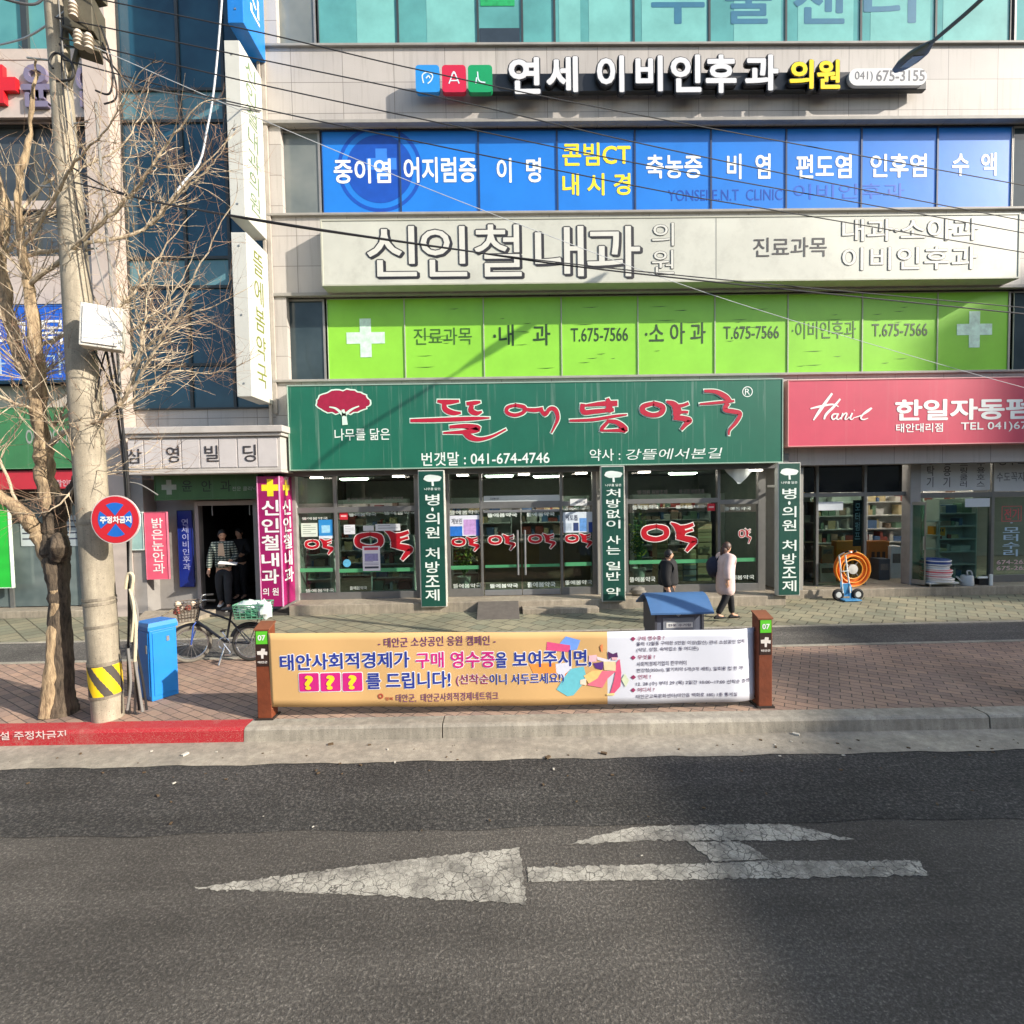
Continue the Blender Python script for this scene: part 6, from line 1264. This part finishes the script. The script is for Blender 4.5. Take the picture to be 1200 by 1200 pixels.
mb = MB(); hb = head_t+Vector((.02, 0, .10)); mb.tube([head_t, hb], .013, 8); mb.tube(catmull([tuple(hb+rt_ @ Vector(v)) for v in ((.16, -.27, .05), (.04, -.22, .06), (0, -.08, 0), (0, .08, 0), (.04, .22, .06), (.16, .27, .05))], 4), .011, 8); h_o = mb.build('handlebar', CHR, bike, world=False, smooth=True)
mb = MB()
for s in (-1, 1): mb.tube([hb+rt_ @ Vector((.08, .245*s, .055)), hb+rt_ @ Vector((.18, .275*s, .048))], .017, 8)
mb.build('grip', RUB, h_o, world=False, smooth=True)
mb = MB(); sv = [(.02, .035, .0), (.10, .05, .01), (.18, .075, .015), (.26, .09, .03), (.29, .06, .03)]
for i, (u, hw, dz_) in enumerate(sv):
    for k in range(10): a = 2*math.pi*k/10; mb.v.append((u+.02, hw*math.cos(a), .78+dz_+.03*math.sin(a)))
for i in range(4):
    for k in range(10): mb.f.append((i*10+k, i*10+(k+1) % 10, (i+1)*10+(k+1) % 10, (i+1)*10+k)); mb.m.append(0)
mb.f += [tuple(range(10)), tuple(range(49, 39, -1))]; mb.m += [0, 0]; mb.build('saddle', BLACK, bike, world=False, smooth=True)
mb = MB(); cb = Vector((-.47, 0, .64)); 
def cage(mb, c, sx_, sy_, sz_, n=5, r=.004, taper=.8, rz=0):
    rm = Matrix.Rotation(rz, 4, 'Z')
    def q(u, v, w_): k = taper+(1-taper)*w_; return tuple(c+rm @ Vector((u*sx_/2*k, v*sy_/2*k, w_*sz_)))
    for w_ in [i/n for i in range(n+1)]: mb.tube([q(-1, -1, w_), q(1, -1, w_), q(1, 1, w_), q(-1, 1, w_), q(-1, -1, w_)], r*(1.6 if w_ in (0, 1) else 1), 4)
    for i in range(n+1):
        u = -1+2*i/n
        for s in (-1, 1): mb.tube([q(u, s, 0), q(u, s, 1)], r, 4); mb.tube([q(s, u, 0), q(s, u, 1)], r, 4)
        mb.tube([q(u, -1, 0), q(u, 1, 0)], r, 4)
cage(mb, cb, .30, .36, .26, 6, .0045, .75, R(32)); mb.build('basket', M('basket_wire', (112, 100, 88), .5, .1, 6, .4), bike, world=False)
mb = MB()
for s in (-.07, .07): mb.tube([(.24, s, .66), (.66, s, .66)], .008, 6); mb.tube([(.60, s, .66), (RX, s*.8, rw_)], .006, 6)
for x in (.3, .42, .54, .64): mb.tube([(x, -.07, .66), (x, .07, .66)], .006, 6)
mb.build('rear_rack', FRM, bike, world=False)
mb = MB(); mb.torus((bb.x, -.06, bb.z), .085, .009, 'Y', 24, 5); mb.tube([bb+Vector((0, -.075, 0)), bb+Vector((.10, -.085, -.13))], .010, 6); mb.tube([bb+Vector((0, .075, 0)), bb+Vector((-.10, .085, .13))], .010, 6); mb.rbox(bb+Vector((.10, -.13, -.14)), (.08, .08, .025)); mb.rbox(bb+Vector((-.10, .13, .14)), (.08, .08, .025)); mb.build('crank', CHR, bike, world=False)
mb = MB(); mb.tube([bb+Vector((.02, -.05, 0)), (.05, -.17, .0)], .011, 6); mb.build('kickstand', CHR, bike, world=False)
# things carried by the bicycle
def lump(mb, c, rx_, ry_, rz_, seed, mi=0, n=14, m_=8, amp=.16):
    r_ = random.Random(seed); k = len(mb.v); ph = [(r_.uniform(1, 4), r_.uniform(1, 4), r_.uniform(0, 6)) for _ in range(4)]
    for i in range(m_+1):
        th = math.pi*i/m_
        for j in range(n):
            a = 2*math.pi*j/n; w_ = 1+amp*sum(math.sin(p*a+q*th*2+o) for p, q, o in [(round(p), q, o) for p, q, o in ph])/2
            mb.v.append((c[0]+rx_*math.sin(th)*math.cos(a)*w_, c[1]+ry_*math.sin(th)*math.sin(a)*w_, c[2]+rz_*math.cos(th)*w_))
    for i in range(m_):
        for j in range(n): mb.f.append((k+i*n+j, k+i*n+(j+1) % n, k+(i+1)*n+(j+1) % n, k+(i+1)*n+j)); mb.m.append(mi)
GRN_B = M('bag_green', (60, 128, 96), .6, .2, 8); WH_B = M('bag_white', (204, 216, 212), .5, .15, 8)
L0 = Vector((bx0+.46, by0, SW+.67))
mb = MB(); cage(mb, L0+Vector((.04, 0, 0)), .44, .34, .20, 5, .006, .9); tag(mb.build('wire_crate', M('crate_green', (96, 150, 122), .5, .1), origin=L0), 'green wire crate tied on the rear rack of the bicycle', 'crate')
mb = MB(); lump(mb, L0+Vector((-.02, 0, .14)), .20, .15, .10, 3, 0); lump(mb, L0+Vector((.05, -.03, .08)), .17, .14, .09, 5, 1); tag(mb.build('bundle', [WH_B, GRN_B], smooth=True, origin=L0+Vector((0, 0, .04))), 'white and green cloth bundle in the crate on the bicycle', 'bundle')
mb = MB(); lump(mb, L0+Vector((.25, -.10, .12)), .11, .08, .13, 8, 0, amp=.22); tag(mb.build('plastic_bag', WH_B, smooth=True, origin=L0+Vector((.25, -.1, 0))), 'white plastic bag hanging at the tail of the bicycle load', 'bag')
mb = MB(); K = Vector((bx0-.50, by0, SW+.72)); rb = random.Random(4)
for i in range(9): lump(mb, K+Vector((rb.uniform(-.12, .12), rb.uniform(-.1, .1), rb.uniform(.02, .17))), rb.uniform(.03, .055), .04, .04, i, i % 3)
tag(mb.build('shopping', [M('red_brown_pack', (148, 72, 58), .6, .2, 9), M('pale_pack', (206, 186, 164), .6, .2, 9), M('dark_pack', (60, 52, 52), .6)], smooth=True, origin=K), 'small red and pale packs heaped in the front basket of the bicycle', 'groceries')
mb = MB(); mb.tube([K+Vector((-.05, 0, .15)), K+Vector((-.40, .02, -.04))], .012, 6); tag(mb.build('stick', M('pale_wood', (214, 196, 162), .6), origin=K), 'pale stick poking out of the bicycle front basket', 'stick')

# ------------------------------------------------------------------ hand truck, hose reel, rolls and can before the hardware shop
hx, hy = G(993, 707, SW); hy = 10.72; hx = P(993, 700, hy)[0]; gz = SW+.009
t = thing('hand_truck', 'blue hand truck with white frame and black wheel on the pavers', 'hand truck', (hx, hy, gz)); BLH = M('truck_blue', (70, 140, 190), .4, .12, 6, .2); PALE = M('truck_pale', (190, 196, 196), .4, .1, 6, .4)
mb = MB()
for s, o in ((-.10, 0), (.06, .04)): mb.tube([(hx+s, hy, gz+.16), (hx+s+.02, hy+.16+o, gz+.95)], .017, 8); mb.tube([(hx+s+.02, hy+.16+o, gz+.95), (hx+s+.06, hy+.02+o, gz+1.03)], .014, 8)
for u in (.35, .62): mb.tube([(hx-.09, hy+.04, gz+u), (hx+.07, hy+.07, gz+u)], .012, 6)
mb.build('frame', PALE, t, smooth=True)
mb = MB()
for s in (-.10, .06): mb.tube([(hx+s+.06, hy+.02, gz+1.03), (hx+s+.085, hy-.06, gz+1.06)], .019, 8)
mb.build('grip', RUB, t)
mb = MB(); mb.rbox((hx+.02, hy-.05, gz+.03), (.36, .24, .025)); mb.prism([(hx-.14, hy+.02, gz+.04), (hx-.14, hy+.02, gz+.40), (hx-.10, hy+.08, gz+.42), (hx-.04, hy+.08, gz+.05)], (.02, 0, 0)); mb.prism([(hx+.06, hy+.02, gz+.04), (hx+.05, hy+.02, gz+.36), (hx+.12, hy+.08, gz+.30), (hx+.16, hy+.08, gz+.05)], (.02, 0, 0)); mb.box(hx-.1, hx+.08, hy+.03, hy+.05, gz+.08, gz+.36); mb.build('toe_plate', BLH, t, bev=.004)
for s in (.24, -.18):
    c = (hx+s, hy+.03, gz+.125); mb = MB(); mb.torus(c, .09, .036, 'Y' if s > 0 else 'Y', 24, 8); w_ = mb.build('wheel', RUB, t, smooth=True)
    mb = MB(); mb.lathe([(0, -.03), (.06, -.03), (.065, -.015), (.065, .015), (.06, .03), (0, .03)], c, 18, 0, 'Y'); mb.build('rim', M('rim_pale', (196, 198, 194), .4), w_, smooth=True)
zq = zp-.018
cy_ = 11.28; cx_, cz_ = P(998, 672, cy_)
t = thing('hose_coil', 'orange hose coil standing upright before the left hardware window', 'hose', (cx_, cy_, zq)); OR_ = M('hose_orange', (236, 118, 24), .4, .10, 9); OY = M('hose_yellow', (244, 166, 60), .4, .1, 9)
cz_ = zq+.40
mb = MB()
for k in range(9):
    rr_ = .375-.028*(k % 5); mb.torus((cx_, cy_+.04*(k//5)-.02+.01*(k % 2), cz_+.004*k), rr_, .017, 'Y', 40, 7)
mb.build('coil', OR_, t, smooth=True); mb = MB()
for rr_, dy in ((.385, -.055), (.30, -.05), (.215, -.04)): mb.torus((cx_, cy_+dy, cz_), rr_, .013, 'Y', 40, 7)
mb.build('outer_turn', OY, t, smooth=True)
mb = MB(); mb.lathe([(0, -.05), (.10, -.05), (.11, .05), (0, .06)], (cx_, cy_, cz_), 20, 0, 'Y')
for k in range(4): a = R(45+90*k); mb.tube([(cx_, cy_, cz_), (cx_+.38*math.cos(a), cy_+.03, cz_+.38*math.sin(a))], .010, 6)
mb.build('spindle', M('spindle_pale', (206, 204, 196), .4), t)
# stacked rolls of tape on a low stool
sx_, sy_ = P(1096, 680, 11.24)[0], 11.24
t = thing('low_trolley', 'low flat trolley under the stacked rolls', 'trolley', (sx_, sy_, zq)); mb = MB(); mb.box(sx_-.30, sx_+.36, sy_-.2, sy_+.2, zq+.06, zq+.10); mb.build('deck', WSH, t, bev=.008)
for a, b in ((-.24, -.15), (.3, -.15), (-.24, .15), (.3, .15)): mb = MB(); mb.lathe([(0, 0), (.02, 0), (.02, .06), (0, .06)], (sx_+a, sy_+b, zq), 10); mb.build('leg', STEEL, t)
z = zq+.10
for i, (c, nm, h_, r_, dx) in enumerate((((206, 204, 200), 'pale grey roll, lowest of the stack on the trolley', .085, .285, .05), ((196, 130, 132), 'dull pink roll, second from below in the stack', .09, .27, .0), ((206, 96, 104), 'pink roll in the middle of the stack on the trolley', .10, .275, .02), ((186, 194, 206), 'pale blue grey roll, second from the top of the stack', .09, .25, -.01), ((40, 66, 130), 'dark blue roll with white edges, topmost of the stack', .13, .27, .0))):
    t = thing('hose_roll', nm, 'roll', (sx_+dx, sy_, z), 0, 'stacked rolls beside the hardware door'); mb = MB(); mb.lathe([(r_*.35, 0), (r_*.96, 0), (r_, h_*.25), (r_, h_*.75), (r_*.96, h_), (r_*.35, h_), (r_*.35, 0)], (sx_+dx, sy_, z), 26); mb.build('roll', M('roll_%d' % i, c, .5, .15, 14), t, smooth=True)
    mb = MB()
    for u in (.2, .8): mb.torus((sx_+dx, sy_, z+h_*u), r_*1.0, .012, 'Z', 26, 6)
    mb.build('edge_band', M('roll_edge', (222, 220, 218), .5, .1), t, smooth=True); z += h_
wx, wy = P(1133, 684, 11.2)[0], 11.2
t = thing('watering_can', 'grey plastic watering can on the step by the right hardware window', 'watering can', (wx, wy, zq)); CAN = M('can_grey', (176, 182, 186), .45, .08)
mb = MB(); mb.lathe([(0, 0), (.12, 0), (.125, .02), (.115, .2), (.10, .22), (.05, .22)], (wx, wy, zq), 18); mb.build('body', CAN, t, smooth=True); mb = MB(); mb.tube(catmull([(wx+.02, wy, zq+.21), (wx+.0, wy, zq+.31), (wx+.09, wy, zq+.30), (wx+.13, wy, zq+.18)], 5), .014, 8); mb.build('handle', CAN, t, smooth=True); mb = MB(); mb.tube([(wx-.10, wy, zq+.06), (wx-.24, wy, zq+.20)], [.025, .015], 8); mb.build('spout', CAN, t, smooth=True)
wx = P(1150, 682, 11.22)[0]; t = thing('water_pump', 'small black pump with white pipe beside the watering can', 'pump', (wx, 11.22, zq)); mb = MB(); mb.lathe([(0, 0), (.07, 0), (.07, .16), (.05, .2), (0, .2)], (wx+.09, 11.22, zq), 16); mb.box(wx-.1, wx+.1, 11.16, 11.28, zq, zq+.14); mb.build('body', BLACK, t, smooth=True); mb = MB(); mb.tube([(wx-.14, 11.15, zq+.17), (wx+.06, 11.15, zq+.17)], .025, 8); mb.tube([(wx+.13, 11.13, zq), (wx+.13, 11.13, zq+.24)], .035, 10); mb.build('pipe', WHITE, t, smooth=True)
gx_ = P(741, 693, 10.75)[0]; mb = MB(); lump(mb, (gx_+.12, 10.72, zp+.09), .17, .12, .10, 12); tag(mb.build('sandbag', M('sandbag_grey', (118, 114, 106), .85, .2, 9), smooth=True, origin=(gx_, 10.72, zp)), 'grey rolled bag lying on the ledge by the middle pillar sign', 'bag')

# ------------------------------------------------------------------ people
SKIN = M('skin', (206, 160, 132), .55, .06); EYE = M('eye_dark', (30, 24, 22), .3); LIP = M('lip', (156, 92, 84), .5)
def head_geo(mb, c, s, yaw, hair, tilt=0):
    """a face with brow, nose, mouth, ears; facing -Y before the turn"""
    rot = Matrix.Rotation(yaw, 4, 'Z') @ Matrix.Rotation(tilt, 4, 'X'); k = len(mb.v); n, m_ = 20, 14
    def q(x, y, z): return tuple(c+rot @ Vector((x*s, y*s, z*s)))
    for i in range(m_+1):
        th = math.pi*i/m_; z = math.cos(th)
        for j in range(n):
            a = 2*math.pi*j/n; x, y = math.sin(th)*math.sin(a), -math.sin(th)*math.cos(a); w_ = .075*(1-.18*max(0, -z)**1.3); d_ = .092
            fx = x*w_; fy = y*d_*(1-.08*max(0, -z)) ; fz = z*.115
            if y < -.5 and -.35 < z < .18 and abs(x) < .22: fy -= .022*(1-abs(x)/.22)*(1-abs(z+.1)/.3)
            if y < -.5 and z < -.6 and abs(x) < .4: fy -= .008
            if y < -.6 and .05 < z < .3 and .2 < abs(x) < .6: fy += .007
            mb.v.append(q(fx, fy, fz))
    for i in range(m_):
        for j in range(n): mb.f.append((k+i*n+j, k+i*n+(j+1) % n, k+(i+1)*n+(j+1) % n, k+(i+1)*n+j)); mb.m.append(0)
    for s_ in (-1, 1):
        for cc, r3, mi in (((.030*s_, -.083, .012), (.011, .006, .007), 1), ((.079*s_, .004, -.004), (.008, .022, .034), 0)):
            k = len(mb.v)
            for i in range(5):
                for j in range(8): th = math.pi*i/4; a = 2*math.pi*j/8; mb.v.append(q(cc[0]+r3[0]*math.sin(th)*math.cos(a), cc[1]+r3[1]*math.sin(th)*math.sin(a), cc[2]+r3[2]*math.cos(th)))
            for i in range(4):
                for j in range(8): mb.f.append((k+i*8+j, k+i*8+(j+1) % 8, k+(i+1)*8+(j+1) % 8, k+(i+1)*8+j)); mb.m.append(mi)
    k = len(mb.v)
    for i in range(5):
        for j in range(8): th = math.pi*i/4; a = 2*math.pi*j/8; mb.v.append(q(.022*math.sin(th)*math.cos(a), -.082+.008*math.sin(th)*math.sin(a), -.062+.006*math.cos(th)))
    for i in range(4):
        for j in range(8): mb.f.append((k+i*8+j, k+i*8+(j+1) % 8, k+(i+1)*8+(j+1) % 8, k+(i+1)*8+j)); mb.m.append(2)
    # hair cap
    h = MB(); 
    for i in range(9):
        th = R(8+ (108 if True else 0)*i/8)
        for j in range(n):
            a = 2*math.pi*j/n; front = max(0, math.cos(a)); lim = th*(1-.46*front); x, y, z = math.sin(lim)*math.sin(a), -math.sin(lim)*math.cos(a), math.cos(lim)
            fl = 1+.03*math.sin(a*7+i); h.v.append(q(x*.087*fl, y*.104*fl, z*.127+.004))
    for i in range(8):
        for j in range(n): h.f.append((i*n+j, i*n+(j+1) % n, (i+1)*n+(j+1) % n, (i+1)*n+j)); h.m.append(0)
    h.f.append(tuple(range(n))); h.m.append(0)
    return h
def hand_geo(mb, w_, d, s, palm_n):
    d = d.normalized(); sd_ = d.cross(palm_n).normalized(); pn = sd_.cross(d)
    mb.tube([w_-d*.02*s, w_+d*.03*s, w_+d*.085*s], [.026*s, .034*s, .032*s], 8)
    for k, l in enumerate((.070, .082, .076, .058)):
        b = w_+d*.08*s+sd_*(.024-.016*k)*s; mb.tube([b-d*.02*s, b+d*l*.5*s-pn*.006*s, b+d*l*.85*s-pn*.026*s], [.0095*s, .0088*s, .006*s], 6)
    b = w_+d*.03*s+sd_*.028*s; mb.tube([b, b+(d*.6+sd_*.7).normalized()*.035*s, b+(d*.9+sd_*.4).normalized()*.06*s], [.012*s, .011*s, .008*s], 6)
def person(label, loc, rz, h, mats, stride=.0, arms=None, head_yaw=0, head_tilt=0, coat=0, hood=False, lean=0, shoe=None, bulk=1.15, long_hair=False):
    """mats = top, legs, hair, inner; arms = ((elbow, wrist) left, right) offsets in body units; built on a 1.75 m frame facing -Y"""
    k = h/1.75; t = thing('person', label, 'person', loc, rz); top_m, leg_m, hair_m, inner = mats; V = Vector
    def U(*p): return V((p[0], p[1]+lean*max(0, p[2]-.9), p[2]))*k
    st = stride
    hips = [(.09, 0, .90), (-.09, 0, .90)]; knees = [(.10, -.05-st*.55, .50), (-.10, -.03+st*.35, .50)]; ank = [(.10, -st*.9+.0, .085), (-.10, st*1.0, .085+(.06 if st > .1 else 0))]
    arms = arms or [((.235, .02, 1.13), (.25, -.05, .88)), ((-.235, .02, 1.13), (-.25, -.05, .88))]
    sh = [(.175, 0, 1.42), (-.175, 0, 1.42)]
    # body: one mesh, skin
    J = [(U(0, 0, .93), (.115*k, .09*k)), (U(0, 0, 1.15), (.115*k, .085*k)), (U(0, 0, 1.36), (.14*k, .09*k)), (U(0, 0, 1.46), .058*k), (U(0, 0, 1.54), .052*k), (U(0, -.01, 1.60), .055*k)]
    E_ = [(0, 1), (1, 2), (2, 3), (3, 4), (4, 5)]
    for i in (0, 1):
        b = len(J); J += [(U(*hips[i]), .085*k), (U(*knees[i]), .056*k), (U(*ank[i]), .038*k), (U(ank[i][0], ank[i][1]-.15, ank[i][2]-.045), .03*k)]; E_ += [(0, b), (b, b+1), (b+1, b+2), (b+2, b+3)]
        b = len(J); J += [(U(*sh[i]), .055*k), (U(*arms[i][0]), .040*k), (U(*arms[i][1]), .027*k)]; E_ += [(2, b), (b, b+1), (b+1, b+2)]
    vs, fs = skinmesh(J, E_, 1); mb = MB(); mb.add(vs, fs, 0)
    hc = U(0, -.015, 1.635); hair = head_geo(mb, hc, k*1.02, head_yaw, None, head_tilt)
    for i in (0, 1):
        e, w_ = U(*arms[i][0]), U(*arms[i][1]); hand_geo(mb, w_, w_-e, k, V((1 if i == 0 else -1, 0, 0)))
    mb.build('body', [SKIN, EYE, LIP], t, world=False, smooth=True)
    if long_hair:
        rh = Matrix.Rotation(head_yaw, 4, 'Z'); J = [(hc+rh @ V((0, .055, .03))*k, .085*k), (hc+rh @ V((0, .075, -.08))*k, .088*k), (hc+rh @ V((.0, .08, -.20))*k, .075*k), (hc+rh @ V((.0, .085, -.28))*k, .04*k)]; v2, f2 = skinmesh(J, [(0, 1), (1, 2), (2, 3)], 2); hair.add(v2, f2)
    hair.build('hair', hair_m, t, world=False, smooth=True)
    # trousers
    J = [(U(0, 0, .97), (.135*k, .108*k)), (U(0, 0, .88), (.13*k, .108*k))]; E_ = [(0, 1)]
    for i in (0, 1):
        b = len(J); J += [(U(hips[i][0], 0, .82), .115*k), (U(*knees[i]), .086*k), (U(ank[i][0], ank[i][1], ank[i][2]+.02), .068*k)]; E_ += [(1, b), (b, b+1), (b+1, b+2)]
    vs, fs = skinmesh(J, E_, 2); MB().add(vs, fs).build('trousers', leg_m, t, world=False, smooth=True)
    # jacket or coat
    lo = .90-coat
    kb = k*bulk; J = [(U(0, 0, 1.40), (.155*kb, .112*kb)), (U(0, 0, 1.20), (.15*kb, .118*kb)), (U(0, 0, 1.0), (.155*kb, .125*kb)), (U(0, -.0, lo), (.165*kb, .132*kb)), (U(0, .005, 1.50), .072*k)]; E_ = [(0, 1), (1, 2), (2, 3), (0, 4)]
    for i in (0, 1):
        b = len(J); e, w_ = V(arms[i][0]), V(arms[i][1]); wq = e.lerp(w_, .93); J += [(U(*sh[i]), .078*kb), (U(*arms[i][0]), .064*kb), (U(*wq), .050*kb)]; E_ += [(0, b), (b, b+1), (b+1, b+2)]
    vs, fs = skinmesh(J, E_, 2); jk = MB().add(vs, fs).build('jacket', top_m, t, world=False, smooth=True)
    if hood:
        J = [(U(0, .07, 1.50), .085*k), (U(.08, .03, 1.50), .05*k), (U(-.08, .03, 1.50), .05*k), (U(0, .10, 1.42), .07*k)]; vs, fs = skinmesh(J, [(0, 1), (0, 2), (0, 3)], 2); MB().add(vs, fs).build('hood', top_m, jk, world=False, smooth=True)
    if inner:
        mb = MB(); 
        for j in range(9):
            z = 1.46-.5*j/8; hw = .045+.02*min(1, j/3)
            for u in (-1, -.33, .33, 1): mb.v.append(tuple(U(u*hw, -.128-.012*math.sin(j*.9)-.004*(1-u*u), z)))
        for j in range(8):
            for u in range(3): mb.f.append((j*4+u, j*4+u+1, j*4+u+5, j*4+u+4)); mb.m.append(0)
        mb.build('shirt', inner, jk, world=False, smooth=True)
    for i in (0, 1):
        a = ank[i]; mb = MB(); sec = [(.075, .036, .05), (.03, .043, .085), (-.05, .046, .07), (-.13, .05, .05), (-.19, .036, .035)]
        for y, hw, hh in sec:
            for j in range(10): an = 2*math.pi*j/10; mb.v.append(tuple(U(a[0]+hw*math.cos(an), a[1]+y, a[2]-.083+max(.002, hh*.5+hh*.5*math.sin(an)))))
        for s_ in range(4):
            for j in range(10): mb.f.append((s_*10+j, s_*10+(j+1) % 10, (s_+1)*10+(j+1) % 10, (s_+1)*10+j)); mb.m.append(0)
        mb.f += [tuple(range(10)), tuple(range(49, 39, -1))]; mb.m += [0, 0]; mb.build('shoe', shoe or WHITE, t, world=False, smooth=True)
    return t
def plaid():
    mt, n, b, L = nodes('plaid_cloth'); v = coords(n); w1 = N(n, 'ShaderNodeTexWave', bands_direction='Z'); w1.inputs['Scale'].default_value = 6.; L.new(v, w1.inputs[0]); w2 = N(n, 'ShaderNodeTexWave', bands_direction='X'); w2.inputs['Scale'].default_value = 5.; L.new(v, w2.inputs[0])
    c = mix(n, lin((52, 66, 62)), lin((176, 184, 170)), ramp(n, w1.outputs['Fac'], [(.62, g4(0)), (.72, g4(.8))])); c = mix(n, c, lin((36, 44, 44)), ramp(n, w2.outputs['Fac'], [(.6, g4(0)), (.7, g4(.7))])); L.new(c, b.inputs['Base Color']); b.inputs['Roughness'].default_value = .9; return mt
BLK = M('black_cloth', (24, 24, 27), .85, .15, 14); DNM = M('dark_denim', (40, 42, 48), .85, .15, 14); HAIR = M('black_hair', (22, 19, 18), .5, .2, 30)
px_, py_ = P(263, 690, 10.95)[0], 10.95
man = person('person in plaid jacket and white shoes walking out with a white sheet', (px_, py_, SW+.055), R(14), 1.70, (plaid(), DNM, HAIR, M('cream_shirt', (204, 178, 152), .8, .08)), stride=.12,
    arms=[((.25, .05, 1.14), (.20, -.20, 1.08)), ((-.26, .03, 1.14), (-.28, -.04, .88))], head_yaw=R(20), head_tilt=R(8))
sh_ = MB(); sh_.rbox((px_+.28, py_-.34, SW+.055+1.03), (.34, .20, .006), R(20), 0, R(8), R(8)); tag(sh_.build('paper_sheet', M('paper_white', (232, 232, 228), .6, .02), origin=(px_+.28, py_-.34, SW+1.09)), 'white paper sheet held by the person in the plaid jacket', 'paper')
person('person in dark clothes standing back in the dark stair hall', (P(283, 690, 12.0)[0], 12.0, SW+.05), R(-12), 1.66, (BLK, BLK, HAIR, None), arms=[((.24, .03, 1.14), (.21, -.16, 1.12)), ((-.24, .02, 1.13), (-.25, -.04, .88))], shoe=BLK)
ch_y = 9.2; person('person with short dark hair in a black hooded jacket behind the bin', (P(783, 690, ch_y)[0], ch_y, SW+.008), R(62), 1.34, (BLK, DNM, HAIR, None), stride=.10, head_yaw=R(12), hood=True, shoe=BLK, bulk=2.05)
wm = person('person in a pale pink winter coat and black trousers walking past the pharmacy', (P(850, 700, 9.35)[0], 9.35, SW+.008), R(100), 1.44, (M('pale_pink_coat', (216, 190, 184), .8, .12, 7, bump=.3, bscale=14), BLK, M('brown_hair', (74, 52, 42), .5, .2, 30), None), stride=.26, coat=.38, hood=True, lean=-.03, bulk=1.55, long_hair=True,
    arms=[((.24, -.10, 1.16), (.22, -.24, 1.02)), ((-.24, .12, 1.15), (-.24, .10, .92))], shoe=BLK)
bgx = P(836, 672, 9.5)[0]; mb = MB(); lump(mb, (bgx, 9.50, SW+.98), .14, .12, .19, 21, amp=.08); mb.tube(catmull([(bgx+.02, 9.42, SW+1.1), (bgx+.12, 9.36, SW+1.24), (bgx+.2, 9.40, SW+1.2)], 4), .018, 6); tag(mb.build('backpack', M('navy_bag', (36, 40, 58), .8, .15, 9), smooth=True, origin=(bgx, 9.5, SW+.8)), 'dark navy bag carried on the back of the person in the pale coat', 'bag')
